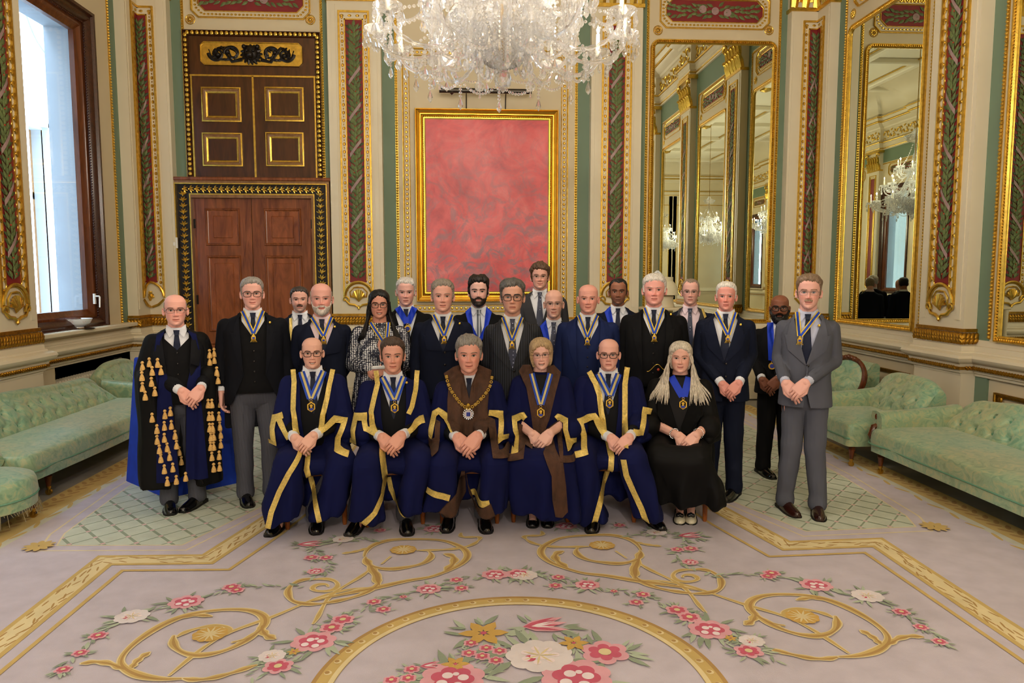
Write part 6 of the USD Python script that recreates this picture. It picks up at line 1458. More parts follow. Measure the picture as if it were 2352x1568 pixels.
def suit(p, W=1.0, belly=0.0, jacket='navy', vb=None, style='sb', shirt='shirt_white', tie_m='tie_navy', waistcoat=None, pose='side', rib=None, trousers=None, hands_at=None, shoes='shoe_black', pin=None, lean=0, toes=(.1, -.1), lapel=True, wc_v=None, sash=None, robe=None, lw=1.0, spread=.095):
    W = W*.87; k = p.zt/1.75; zs = p.zc-.090*p.hs; p.neck_z = zs+.02
    arms, hands, limbs = [], [], []
    limbs += [hull(((0, .015, zs-.03), .06), ((-.15*W, .012, zs-.05), .04), ((.15*W, .012, zs-.05), .04)), hull(((0, .02, zs-.06), .06), ((0, .02, .95*k), .08))]
    for q in (-1, 1): limbs += chain_m([(q*.08, 0, .93*k), (q*.09, 0, .5*k), (q*spread, .02, .10), (q*spread, .025, .055)], [.085, .05, .036, .030], 8)
    grow = []; wr = None; ps = pose if isinstance(pose, tuple) else (pose, pose)
    if 'clasp' in ps:
        c = (hands_at[0], -.215-belly-.02, hands_at[1]); hm_, wr = clasp_hands(c, p.hs*1.0); hands += hm_
    cuffs = []
    for j, q in enumerate((-1, 1)):
        if ps[j] == 'clasp':
            w = wr[j]; e = (q*(.213*W+.002), .045, zs-.275*k)
        else:
            e, w = arm_pts(ps[j], q, W, k, zs, belly)
            f = np.array([0, -.12, -1.0]) if ps[j] == 'side' else np.array([-q*.8, .1, -.5])
            hands.append(frame_m(hand(q, (.35, .5, .4)).scale([p.hs]*3), np.array(w)+f*.01, f, (q, .15, 0) if ps[j] == 'side' else (0, 1, 0)) if ps[j] == 'side' else frame_m(hand(q, (.35, .5, .4)).scale([p.hs]*3), np.array(w), f, (0, 1, 0)))
        S_ = (q*(.184*W), .006, zs-.043)
        w = np.array(w); e = np.array(e); f = (w-e)/np.linalg.norm(w-e)
        limbs += chain_m([S_, tuple(e), tuple(w)], [.05, .04, .028], 10)
        arms += chain_m([S_, tuple(e), tuple(w-f*.062)], [.060+.012*(W-.87), .0555, .043], 16)
        grow += chain_m([tuple(e), tuple(w)], [.075, .062], 12); cuffs.append((w-f*.06, w-f*.006))
    p.skin_body(limbs, hands)
    legs_standing(p, k, W, .90*k, trousers or jacket, shoes, toes, spread)
    # shirt
    hz = .86
    sh = tm(rings_torso(torso_rows(p, W, belly, k, zs, .024, hem=.95)).refine_to_length(.03)); p.add('shirt', sh, shirt, smooth=60)
    for a, b in cuffs: p.add('cuff', tube([a, b], [.0345, .034], 14), shirt, front=False)
    nz = collar(p, zs, shirt, None)
    frS = Front(p.fr_meshes[-2:], n=20000)
    vb = vb if vb is not None else zs-.38
    if style == 'sb': V = Polygon([(-.098, zs+.12), (.098, zs+.12), (.092, zs+.02), (.004, vb), (-.004, vb), (-.092, zs+.02)])
    elif style == 'open': V = Polygon([(-.105, zs+.12), (.105, zs+.12), (.10, zs+.02), (.075, vb), (.10, .7*k), (-.10, .7*k), (-.075, vb), (-.10, zs+.02)])
    else: V = Polygon([(-.105, zs+.12), (.105, zs+.12), (.10, zs+.02), (.085, vb+.1), (.075, vb), (.17, vb-.22), (.235, .8*k), (.27, .4*k), (-.27, .4*k), (-.235, .8*k), (-.17, vb-.22), (-.075, vb), (-.085, vb+.1), (-.10, zs+.02)])
    Vt = V
    if tie_m:
        clipz = V if waistcoat is None else Polygon([(-.08, zs+.1), (.08, zs+.1), (.07, zs), (.003, wc_v or zs-.20), (-.003, wc_v or zs-.20), (-.07, zs)])
        tie(p, nz, max(vb-.05, zs-.46), frS, tie_m, clipz)
    if waistcoat:
        wv = wc_v or zs-.20
        m = rings_torso(torso_rows(p, W, belly, k, zs, .010, hem=.885)); c = mf(wplate(Polygon([(-.088, zs+.12), (.088, zs+.12), (.08, zs), (.003, wv), (-.003, wv), (-.08, zs)]), -1, .0)).rotate([0, 0, 0])
        wm = refine(m-c, .03, 0, 0); p.add('waistcoat', wm, waistcoat, smooth=40)
        fw = Front([wm], n=15000); bt = [(0, float(fw(0, z))-.004, z) for z in np.arange(wv-.02, .96*k, -.075)]
        if bt: obj('waistcoat_button', beads(bt, (.007, .004, .007), (8, 4)), 'frame_black', p.root, kind='stuff')
    # jacket
    jk = uni([rings_torso(torso_rows(p, W, belly, k, zs, 0.0, hem=(.80 if style != 'morning' else .60), flare=.0))]+arms)
    jt = refine(jk, .024, 7, .0055, 8, p.seed, (1, 1, .55)); frJ = Front([jt], n=35000)
    cutter = mf(wplate(V, -1.0, -.02+0*belly))
    if style != 'sb': cutter = cutter-uni(grow)
    jm = mf(jt)-cutter
    if style == 'sb':  # front edges part below the button
        jm = jm-mf(wplate(Polygon([(.002, .94*k), (.008, .94*k), (.065, .70*k), (-.02, .70*k)]), -1, -.05))
    jm = jm.trim_by_plane([0, 0, 1], (.80 if style != 'morning' else .58)*k+.012)
    jo = p.add('jacket', tm(jm), jacket, smooth=45)
    if robe: pass
    if lapel:
        lb = jacket if lapel is True else lapel
        for q in (-1, 1):
            bx = V.exterior
            if style == 'sb': L_ = [(.060, zs+.075), (.098, zs+.055), (.118*lw, zs-.005), (.132*lw, zs-.085), (.150*lw, zs-.082), (.125*lw, zs-.19), (.014, vb+.005), (.000, vb), (.090, zs+.02)]
            else: L_ = [(.068, zs+.075), (.105, zs+.055), (.125*lw, zs-.01), (.140*lw, zs-.085), (.160*lw, zs-.08), (.14*lw, zs-.2), (.085, vb+.02), (.078, vb), (.098, zs+.02)]
            o = p.lay('lapel', Polygon([(q*x, z) for x, z in L_]), lb, frJ, .004, .006, .02, parent=jo)
    if style == 'sb': p.lay('front_edge', Polygon([(.003, vb), (.010, vb), (.011, .95*k), (.005, .95*k)]), jacket, frJ, .001, .004, .03, parent=jo)
    nb = [vb-.005, vb-.10] if style == 'sb' else []
    for z in nb: obj('jacket_button', beads([(.012, float(frJ(.012, z))-.006, z)], (.010, .005, .010), (10, 4)), 'frame_black', jo)
    frA = Front(p.fr_meshes, n=40000) if (rib or pin or sash) else None
    if rib:
        kind, tip, badge = rib; ribbon(p, (.072, zs+.075), tip, frA, kind, {'narrow': .030, 'royal': .050, 'wide': .05}[kind], badge)
    if pin:
        x, z = pin; obj('lapel_pin', beads([(x, float(frA(x, z))-.008, z)], (.010, .005, .010), (8, 4)), 'gold_bright', p.root)
    if sash: 
        for pl in sash: p.lay('braid_strip', Polygon(pl).buffer(0), 'gold_braid', frA, .006, .004, .02)
    p.k, p.zs, p.frJ = k, zs, frJ
    return p
# ------------------------------------------------------------------ seated figures
def seated_base(p, W, belly, seat=.47, knee_y=-.44, knee_x=.16, foot=((-.15, -.42), (.15, -.42)), hands_c=(0, -.36, .60), skirt=False, arms_m='gown_dark', left_over=True, shoes='shoe_black', trousers='trouser_stripe', legs_skin=False, shirt='shirt_white', toes=(.1, -.1), cuffs=True, bare=False):
    W = W*.88; zs = p.zc-.088*p.hs; p.neck_z = zs+.02; p.zs = zs; limbs = []
    hm_, wr = clasp_hands(hands_c, p.hs*1.0, left_over, .45)
    limbs += [hull(((0, .02, zs-.03), .058), ((-.14*W, .018, zs-.05), .038), ((.14*W, .018, zs-.05), .038)), hull(((0, .03, zs-.06), .06), ((0, .05, seat+.1), .08))]
    p.arms = []; p.cuffs = []
    for j, q in enumerate((-1, 1)):
        w = np.array(wr[j]); S_ = np.array((q*.178*W, .012, zs-.035)); e = np.array((q*(.222*W+.004), -.05, zs-.285)); f = (w-e)/np.linalg.norm(w-e)
        limbs += chain_m([tuple(S_), tuple(e), tuple(w)], [.045, .038, .029], 10)
        p.arms.append((S_, e, w, f)); p.cuffs.append((w-f*.065, w-f*.006))
        fx, fy = foot[j]; kx = q*knee_x
        limbs += chain_m([(q*.09, .03, seat+.02), (kx, knee_y+.02, seat+.02), (fx, fy+.06, .12 if not legs_skin else .14), (fx, fy+.055, .075), (fx, fy-.055 if legs_skin else fy-.02, .036)], [.085, .055, .036, .032 if not legs_skin else .030, .024], 12)
    p.skin_body(limbs, hm_)
    if not legs_skin:
        g = [hull(((0, .03, seat+.04), .12), ((-.1, .02, seat+.02), .1), ((.1, .02, seat+.02), .1))]
        for j, q in enumerate((-1, 1)):
            fx, fy = foot[j]; g += chain_m([(q*.10, .03, seat+.02), (q*knee_x, knee_y+.01, seat+.02), (fx, fy+.06, .15), (fx, fy+.055, .09)], [.10, .078, .068, .07], 14)
        p.add('trousers', refine(uni(g).trim_by_plane([0, 0, 1], .055), .03, 4, .006, 8, p.seed), trousers)
    for j in (0, 1):
        if shoes: shoe(p.root, (foot[j][0], foot[j][1]+.05, 0), toes[j], shoes, pump=legs_skin)
    return zs
def rows_seated(zs, W, belly, i=0.0, bot=.44, wid=1.0):
    return [(bot, .235*W*wid-i, .17+belly*.7-i, .03), (.58, .225*W*wid-i, .165+belly-i, -.3*belly+.02), (.72, .205*W+.2*belly-i, .140+belly*.9-i, -.4*belly+.01), (zs-.14, .21*W-i, .130+.3*belly-i, 0), (zs-.045, .205*W-i, .108-i, .006), (zs+.012, .160*W-i, .092-i*.8, .010), (zs+.042, .104*W-i*.6, .078-i*.5, .012), (zs+.064, .075, .068, .012)]
def gown_folds(t, amp, zt, seed, fr=34):
    V = np.asarray(t.vertices).copy(); N = np.asarray(t.vertex_normals); m = sstep(-V[:, 2], -zt, -zt+.25)
    a = np.sin(V[:, 0]*fr+seed+4*meshkit.noise(V*3+seed, int(seed)))+.5*np.sin(V[:, 0]*fr*2.1+V[:, 1]*20+seed*2)
    t.vertices = V+N*(amp*m*a)[:, None]; return t
def livery_gown(p, W=1.0, belly=.02, hem=((-.26, -.40, .13), (.24, -.40, .15)), gap=.03, trims=(), sleeves=None, jacket='gown_dark', front_w=.10, rib=None, fur=None, knee_x=.17, knee_y=-.44, foot=((-.17, -.46), (.14, -.46)), tie_m='tie_navy', hands_c=(0, -.37, .60), mt='gown_blue', closed=False, left_over=True, toes=(.15, -.1), waist_v=None, hem_r=(.13, .115), **kw):
    W0 = W; W = W*.88
    zs = seated_base(p, W0, belly, hands_c=hands_c, knee_x=knee_x, knee_y=knee_y, foot=foot, left_over=left_over, toes=toes, **kw)
    # inner suit: shirt, dark waistcoat
    sh = tm(rings_torso(rows_seated(zs, W, belly, .03)).refine_to_length(.03)); p.add('shirt', sh, kw.get('shirt', 'shirt_white'), smooth=60)
    nz = None
    if tie_m != 'none':
        nz = collar(p, zs, kw.get('shirt', 'shirt_white'), None); frS = Front(p.fr_meshes[-2:], n=20000); tie(p, nz, zs-.34, frS, tie_m, Polygon([(-.08, zs+.1), (.08, zs+.1), (.07, zs), (.003, zs-.26), (-.003, zs-.26), (-.07, zs)]))
    iv = waist_v or zs-.22
    inn = rings_torso(rows_seated(zs, W, belly, .016))-mf(wplate(Polygon([(-.085, zs+.12), (.085, zs+.12), (.075, zs), (.003, iv), (-.003, iv), (-.075, zs)]), -1, 0))
    p.add('suit_jacket', refine(inn, .03, 0, 0), jacket, smooth=40)
    # under-sleeves and cuffs
    us = None if kw.get('bare') else refine(uni([c for S_, e, w, f in p.arms for c in chain_m([tuple(e), tuple(w-f*.075)], [.052, .044], 14)]), .025, 3, .004, 10, p.seed); 
    if us is not None: p.add('under_sleeve', us, kw.get('arms_m', 'gown_dark'))
    if kw.get('cuffs', True):
        for a, b in p.cuffs: p.add('cuff', tube([a, b], [.036, .0355], 14), kw.get('shirt', 'shirt_white'), front=False)
    # gown: yoke, wide sleeves
    g = [rings_torso(rows_seated(zs, W, belly, -.006, wid=1.06))]
    for j, (S_, e, w, f) in enumerate(p.arms):
        q = (-1, 1)[j]; o = (sleeves or ((-.205, -.20, .665), (.205, -.20, .665)))[j]
        g += chain_m([tuple(S_), tuple(e*np.array([.97, 1, 1])), o], [.070, .088, .078], 16)
        g += [hull((tuple(e+np.array([-q*.01, .0, -.02])), .078), ((q*.275*W, -.12, .60), .04), ((o[0]*1.0, o[1]-.02, .595), .038), ((q*.25*W, .05, .56), .05), n=14)]
    gm = refine(uni(g), .024, 7, .006, 8, p.seed, (1, 1, .5)); frG = Front([gm], n=40000)
    op = front_w; cut = Polygon([(-op*.9, zs+.15), (op*.9, zs+.15), (op*1.05, zs+.02), (op, .75), (op*.7, .56), (-op*.7, .56), (-op, .75), (-op*1.05, zs+.02)])
    if not closed: gt = tm(mf(gm)-mf(wplate(cut, -1, -.02)))
    else: gt = gm
    p.add('gown', gt, mt, smooth=45)
    # skirts: one lobe over each leg
    sk = []
    for j, q in enumerate((-1, 1)):
        hx, hy, hz = hem[j]; hr = hem_r[j]*(.86 if not closed else 1); kx = q*knee_x; lo = hz-.10
        lobe = [hull(((q*.12, .05, .50), .115), ((kx, knee_y, .505), .095), n=18),
                hull(((kx, knee_y, .50), .095), ((kx+q*.005, knee_y+.1, .50), .082), ((hx-hr+.06, hy, lo), .06), ((hx+hr-.06, hy, lo), .06), ((hx+hr-.07, hy+.2, lo), .06), ((hx-hr+.07, hy+.2, lo), .06), n=18), hull(((q*.13, .05, .50), .11), ((hx, hy+.22, lo), .06), ((kx+q*.005, knee_y+.1, .5), .08), n=16)]
        sk.append(uni(lobe).trim_by_plane([0, -.12*0, 1], hz))
    sk += [hull(((-.15, .1, .46), .11), ((.15, .1, .46), .11), ((-.2, .15, .14), .06), ((.2, .15, .14), .06), n=14), hull(((-.14, -.12, .43), .075), ((.14, -.12, .43), .075), ((-.18, -.14, .20), .05), ((.18, -.14, .20), .05), n=14), hull(((-.10, -.05, .5), .075), ((.10, -.05, .5), .075), ((-.08, -.34, .46), .06), ((.08, -.34, .46), .06), n=14)]
    if closed: sk += [hull(((-knee_x, knee_y, .49), .10), ((knee_x, knee_y, .49), .10), ((hem[0][0], hem[0][1], hem[0][2]-.05), .07), ((hem[1][0], hem[1][1], hem[1][2]-.05), .07), n=16).trim_by_plane([0, 0, 1], max(h[2] for h in hem))]
    sm = refine(uni(sk), .021, 5, .007, 7, p.seed); gown_folds(sm, .019, .50, p.seed, 27); p.add('gown_skirt', sm, mt, smooth=55)
    fr = Front(p.fr_meshes, n=70000, sm=1.0)
    p.fr = fr; fr_sk = Front([sm], n=40000, sm=1.0); p.frsk, p.frG = fr_sk, frG
    if fur:
        for i, pl in enumerate(fur): 
            pl = Polygon(pl); p.lay('fur_trim', pl.buffer(.008).buffer(-.004), 'fur_brown', fr, .006, .016, .014)
    return p
def braid(p, pts, w=.034, fr=None, d=.25, name='gold_braid'):
    P = LineString(pts) if len(pts) < 4 else LineString(pts)
    return p.lay(name, P.buffer(w/2, cap_style='flat', join_style='mitre', mitre_limit=2.5), 'gold_braid', fr or p.fr, .005, .004, .014)
def side_chair(p, W=.44, label='', depth=.46, dy=.06):
    c = thing('dining_chair', label, 'chair', tuple(p.o+p.n*dy), p.rot, group='chairs of the seated row')
    obj('seat', bevbox(-W/2, W/2, -depth*.62, depth*.5, .41, .475, .025), 'leather_brown', c, smooth=40); obj('seat_rail', bevbox(-W/2+.005, W/2-.005, -depth*.6, depth*.48, .36, .412, .006), 'chair_wood', c)
    for x in (-W/2+.03, W/2-.03):
        obj('leg', T(lathe([(.013, 0), (.016, .02), (.018, .12), (.020, .125), (.02, .14), (.017, .145), (.022, .27), (.024, .28), (.018, .29), (.026, .31), (.026, .37)], 14), (x, -depth*.56, 0)), 'chair_wood', c)
        obj('leg', tube([(x, depth*.48, 0), (x, depth*.45, .4), (x*.95, depth*.52, .7), (x*.9, depth*.60, .88)], [.016, .02, .018, .016], 8), 'chair_wood', c)
    obj('backrest', T(bevbox(-W/2+.03, W/2-.03, -.02, .02, .60, .88, .01), (0, depth*.56, 0), r=[(X_, 0)]), 'leather_brown', c)
    return c
# ------------------------------------------------------------------ the cast; heads, hands and trims where the photograph has them
Z1 = lambda q: (280+q[0]/2.376, 600+q[1]/2.376)
A1 = lambda q: (590+q[0]/3.2, 760+q[1]/3.2); A2 = lambda q: (960+q[0]/3.2, 760+q[1]/3.2); A3 = lambda q: (1300+q[0]/3.2, 760+q[1]/3.2)
PINK, FAIR, RUDDY, TAN = '#dba78f', '#dcae98', '#d4947f', '#c98f6d'
def L2(p, x, y, d=.1): return tuple(p.loc(x, y, d))
# --- back row
p = Person('person at the back left with dark hair and moustache, blue robe with gold braid strip', 6.5, 688, 657, 716, tone='#cf9d86', hair=('full', '#3b3330', .014, .006, .003), beard=('must', '#4b3a33', .006), face=dict(smile=.6, brow='#3a2c26', stubble=('#8d7a72', .5), w=1.03))
suit(p, 1.1, 0, 'navy', vb=L2(p, 690, 815)[1], rib=None, sash=[[L2(p, 664, 731), L2(p, 671, 730), L2(p, 673, 800), L2(p, 666, 800)]])
p = Person('white-haired person in black suit with a royal blue neck ribbon and round badge', 6.2, 932, 636, 701, tone='#d8a592', hair=('full', '#c9c4bf', .016, .008, .004), face=dict(smile=.1, brow='#a79a90', ruddy=.8, w=1.0, fat=.3), hpitch=-.08)
suit(p, 1.12, .02, 'black_wool', vb=L2(p, 938, 800)[1], rib=('royal', L2(p, 936, 741), 'round'))
p = Person('young person with dark hair and beard, royal blue collar ribbon and striped tie', 6.1, 1099, 634, 702, tone='#d8ab97', hair=('full', '#1e1613', .030, .012, .008), beard=('full', '#2a1d17', .006), face=dict(smile=.1, brow='#20160f', bw=.003, w=.97))
suit(p, 1.08, 0, 'black_wool', vb=L2(p, 1100, 800)[1], tie_m='tie_stripe')
for q in (-1, 1): p.lay('ribbon', Polygon([(q*.066, p.zs+.085), (q*.112, p.zs+.045), (q*.06, p.zs-.14), (q*.006, p.zs-.22), (q*.0, p.zs-.18), (q*.045, p.zs-.08)]), 'ribbon_royal', p.front(), .006, .004, .015)
p = Person('tallest person at the back with curly brown hair and glasses, charcoal suit', 6.6, 1240, 604, 664, tone='#d9a48c', hair=('low', '#5b4433', .026, .012, .010), glasses=('half', 'frame_metal', .050, .030, .0014), face=dict(smile=.9, teeth=False, brow='#5b4433', fat=.35, ruddy=.6))
suit(p, 1.2, .02, 'charcoal', vb=L2(p, 1242, 760)[1], tie_m='tie_spot')
p = Person('bald older person with rimless glasses and royal blue sash, behind the bright navy suit', 6.1, 1272, 665, 730, tone='#d9a88f', hair=('bald', '#b9a89a', .003, .003, .001), glasses=('half', 'frame_metal', .050, .030, .0014), face=dict(smile=.5, brow='#a58a78', w=.95), hair_h=0)
suit(p, 1.0, 0, 'navy', vb=L2(p, 1275, 810)[1], tie_m='tie_spot', sash=None)
p.lay('ribbon', Polygon([(-.066, p.zs+.08), (-.115, p.zs+.03), (-.05, p.zs-.16), (.0, p.zs-.2), (-.03, p.zs-.1)]), 'ribbon_royal', p.front(), .006, .004, .015)
p = Person('person with short black hair and brown skin, blue ribbon under dark jacket at the back', 6.4, 1420, 638, 700, tone='#8a5a41', hair=('recede', '#141110', .012, .006, .002), face=dict(smile=0, brow='#14100e', bw=.0032, ruddy=.2, stubble=('#4c3328', .4), lip='#6e4438'))
suit(p, 1.1, 0, 'navy', vb=L2(p, 1422, 800)[1])
p.lay('ribbon', Polygon([(-.070, p.zs+.08), (-.12, p.zs+.03), (-.05, p.zs-.16), (.0, p.zs-.2), (-.035, p.zs-.08)]), 'ribbon_royal', p.front(), .006, .004, .015)
p = Person('balding person with rimless glasses, pink shirt and a yellow strip on dark robe', 6.4, 1586, 638, 700, tone='#d3a18e', hair=('recede', '#8a7868', .008, .007, .002), glasses=('half', 'frame_metal', .052, .032, .0014), face=dict(smile=0, brow='#8a7060', w=.95))
suit(p, 1.08, 0, 'navy', vb=L2(p, 1590, 810)[1], shirt='shirt_pink', tie_m='tie_spot', lapel='charcoal', sash=[[L2(p, 1611, 710), L2(p, 1616, 709), L2(p, 1623, 727), L2(p, 1618, 731)]])
p = Person('bald person with full black beard and thick black glasses, long royal blue ribbon', 5.95, 1791, 677, 737, tone='#7d4c34', hair=('none', '#141110', 0, 0), beard=('full', '#0f0c0b', .017), glasses=('rect', 'frame_black', .054, .040, .0036), face=dict(smile=.1, brow='#14100e', bw=.003, ruddy=.2, lip='#6a4036'), hair_h=0)
suit(p, 1.0, 0, 'black_wool', vb=L2(p, 1785, 862)[1], pose='clasp', hands_at=L2(p, 1768, 886, .22), rib=('royal', L2(p, 1774, 826), 'round'), toes=(.5, .2))
# --- second row
p = Person('tall person in black morning coat and striped grey trousers, grey hair, dark glasses', 5.5, 579, 636, 709, tone='#d9a48f', hair=('full', '#8f8a85', .018, .008, .003), glasses=('rect', 'frame_brown', .054, .038, .0022), face=dict(smile=.7, brow='#8a7a70', ruddy=.7, fat=.2))
suit(p, 1.20, .03, 'morning_black', vb=L2(p, 583, 858)[1], style='morning', waistcoat='black_wool', wc_v=L2(p, 583, 775)[1], pose='side', trousers='trouser_stripe', rib=('narrow', L2(p, 582, 765), 'bar'), pin=L2(p, 620, 740), toes=(.15, -.2))
p = Person('balding person with short white beard, navy suit, pink shirt and neck ribbon', 5.6, 738, 650, 722, tone='#d29a86', hair=('bald', '#a09387', .004, .006, .002), beard=('full', '#c9bfb5', .004), face=dict(smile=.6, brow='#b09a8a', ruddy=.8, squint=.8), hair_h=.0)
suit(p, 1.02, .01, 'navy', vb=L2(p, 742, 815)[1], shirt='shirt_pink', pose='behind', rib=('narrow', L2(p, 743, 771), 'bar'), pin=L2(p, 769, 750))
p = Person('grey-haired person in navy suit with neck ribbon, hair swept to one side', 5.6, 1017, 641, 716, tone='#d8a189', hair=('full', '#8f857a', .020, .010, .004), face=dict(smile=.6, brow='#9a8a7a', fat=.2))
suit(p, 1.08, .01, 'navy', vb=L2(p, 1026, 806)[1], pose='side', rib=('narrow', L2(p, 1020, 770), 'bar'), pin=L2(p, 1056, 743))
p = Person('person in black pinstripe suit with grey curly hair and dark glasses', 5.55, 1177, 641, 720, tone='#cf9c80', hair=('full', '#5b5854', .024, .010, .008), glasses=('rect', 'frame_brown', .052, .040, .0024), face=dict(smile=-.3, brow='#4a4440', bw=.0034, fat=.25))
suit(p, 1.02, .02, 'pinstripe', vb=L2(p, 1178, 848)[1], tie_m='tie_spot', pose='behind', rib=('narrow', L2(p, 1176, 781), 'bar'), lw=1.15)
p = Person('bald smiling person in bright navy three-piece suit with neck ribbon', 5.65, 1351, 653, 719, tone='#d99c86', hair=('none', '#888', 0, 0), face=dict(smile=.9, brow='#b08a78', fat=.35, w=1.04, ruddy=.6), hair_h=0)
suit(p, 1.16, .04, 'navy_bright', vb=L2(p, 1350, 850)[1], style='open', waistcoat='navy_bright', wc_v=L2(p, 1349, 790)[1], pose='side', rib=('narrow', L2(p, 1349, 773), 'bar'))
p = Person('large white-haired person in black coat and waistcoat with gold watch chain', 5.55, 1503, 627, 701, tone='#d89a88', hair=('low', '#cdc7bf', .015, .009, .0025), face=dict(smile=.4, brow='#c0b0a4', fat=.45, w=1.06, ruddy=.9))
suit(p, 1.22, .06, 'black_wool', vb=L2(p, 1505, 850)[1], style='open', waistcoat='black_wool', wc_v=L2(p, 1505, 780)[1], pose='side', rib=('narrow', L2(p, 1503, 764), 'bar'), pin=L2(p, 1541, 722))
fr = p.front(); P = [p.loc(x, y, .2) for x, y in ((1486, 852), (1500, 843), (1511, 836), (1519, 843), (1528, 848))]
wc = obj('watch_chain', tube(spline([(x, float(fr(x, z))-.008, z) for x, z in P], 20), .0028, 6), 'gold_bright', p.root, label='fine gold watch chain with a red seal')
x, z = p.loc(1512, 848, .2); obj('seal', T(trimesh.creation.icosphere(2, .011), (x, float(fr(x, z))-.012, z)), 'berry', wc)
p = Person('white-haired person in dark navy suit, hands clasped with gold watch, right of the seated row', 5.4, 1668, 645, 713, tone='#d18f7c', hair=('full', '#d5d0c8', .014, .007, .003), face=dict(smile=-.2, brow='#cfc0b4', ruddy=.9))
suit(p, 1.02, .01, 'navy', vb=L2(p, 1672, 832)[1], pose='clasp', hands_at=L2(p, 1677, 896, .22), rib=('narrow', L2(p, 1672, 768), 'bar'), pin=L2(p, 1701, 745), toes=(.1, -.35))
p = Person('person in grey suit at the right end, hands clasped, brown hair and rimless glasses', 4.98, 1858, 629, 710, tone='#d3a08c', hair=('full', '#7a6450', .020, .008, .005), beard=('must', '#9a8068', .004), glasses=('half', 'frame_metal', .050, .032, .0014), face=dict(smile=.4, brow='#8a7058', iris='iris_blue', w=.97, ruddy=.7))
suit(p, .98, 0.0, 'suit_grey', vb=p.loc(1830, 832)[1], shirt='shirt_lilac', tie_m='tie_navy', pose='clasp', hands_at=tuple(p.loc(1827, 897, .2)), rib=('narrow', tuple(p.loc(1838, 768)), 'bar'), shoes='shoe_brown', trousers='suit_grey', pin=tuple(p.loc(1881, 745)), toes=(.5, .1), spread=.11)
# --- the gowned beadle at the left end
p = Person('balding person with glasses in long blue and black gown hung with gold tassels', 5.37, 403, 676, 748, tone='#dba28c', hair=('bald', '#8a7d74', .003, .004, .001), glasses=('half', 'frame_brown', .054, .032, .0018), face=dict(smile=.3, brow='#7a6258', fat=.3, ruddy=.7), hair_h=0)
suit(p, 1.05, .03, 'gown_dark', vb=L2(p, 425, 840)[1], style='open', waistcoat='black_wool', wc_v=L2(p, 430, 802)[1], tie_m='tie_navy', pose='clasp', hands_at=L2(p, 440, 912, .24), trousers='trouser_stripe', toes=(.05, -.6))
zs, k = p.zs, p.k
rows = [(.24, .235, .18, .0), (.6, .225, .17, 0), (.95, .21, .165, -.01), (zs-.2, .195, .145, 0), (zs-.05, .182, .118, .006), (zs+.02, .15, .104, .012), (zs+.06, .10, .088, .02)]
g = [rings_torso(rows)]
for q in (-1, 1):
    S_ = (q*.155, .01, zs-.03); e = (q*.205, .015, zs-.26); w = (q*.165, -.11, zs-.33)
    g += chain_m([S_, e, w], [.07, .085, .08], 16)
    g += [hull((e, .08), ((q*.195, -.12, 1.0), .065), ((q*.235, .06, .95), .05), ((q*.225, -.13, .20), .05), ((q*.13, -.15, .20), .05), ((q*.235, .06, .22), .05), n=16)]
gm = refine(uni(g).trim_by_plane([0, 0, 1], .20), .024, 7, .007, 7, 3, (1, 1, .3)); gown_folds(gm, .008, 1.0, 2.0, 28)
cut = Polygon([(-.11, zs+.2), (.11, zs+.2), (.105, zs), (.075, 1.05), (.05, .95), (.04, .80), (.015, .15), (-.015, .15), (-.04, .80), (-.05, .95), (-.075, 1.05), (-.105, zs)])
frW = Front(p.fr_meshes); gt = tm(mf(gm)-mf(wplate(cut, -1, -.03))); p.add('gown', gt, 'gown_black', smooth=45)
fr = p.front(); frg = Front([gm])
for q in (-1, 1): p.lay('blue_facing', Polygon([(q*.075, zs+.055), (q*.13, zs+.03), (q*.15, zs-.1), (q*.15, 1.05), (q*.135, .95), (q*.15, .7), (q*.17, .26), (q*.02, .25), (q*.045, .80), (q*.055, .95), (q*.08, 1.05), (q*.110, zs-.02)]), 'gown_blue', frg, .003, .004, .025)
frt = p.front()
tas = cat_([lathe([(.004, .026), (.011, .030), (.012, .038), (.006, .046), (.0, .047)], 9), lathe([(.017, -.022), (.0185, -.018), (.016, .0), (.010, .018), (.006, .026)], 10)])
for x_, y_ in [(148, 563), (195, 560), (110, 583), (165, 603), (213, 600), (110, 630), (113, 688), (162, 660), (180, 712), (128, 735), (482, 517), (508, 512), (482, 556), (508, 548), (518, 605), (525, 650),
               (166, 853), (235, 838), (265, 822), (192, 915), (232, 900), (270, 895), (193, 972), (232, 963), (290, 950), (205, 1023), (247, 1015), (298, 1003), (213, 1072), (260, 1063), (313, 1050), (232, 1132), (278, 1125), (325, 1107), (248, 1197), (297, 1192), (348, 1177),
               (470, 778), (490, 778), (540, 787), (475, 847), (492, 847), (530, 852), (478, 908), (494, 908), (535, 905), (485, 957), (500, 955), (540, 952), (483, 1008), (500, 1008), (540, 1003), (490, 1063), (530, 1060), (500, 1125), (532, 1122)]:
    u, z = p.loc(*Z1((x_, y_)), d=.17); obj('tassel', T(tas, (u, float(frt(u, z))-.014, z-.004), s=None), 'tassel_gold', p.root, smooth=60)
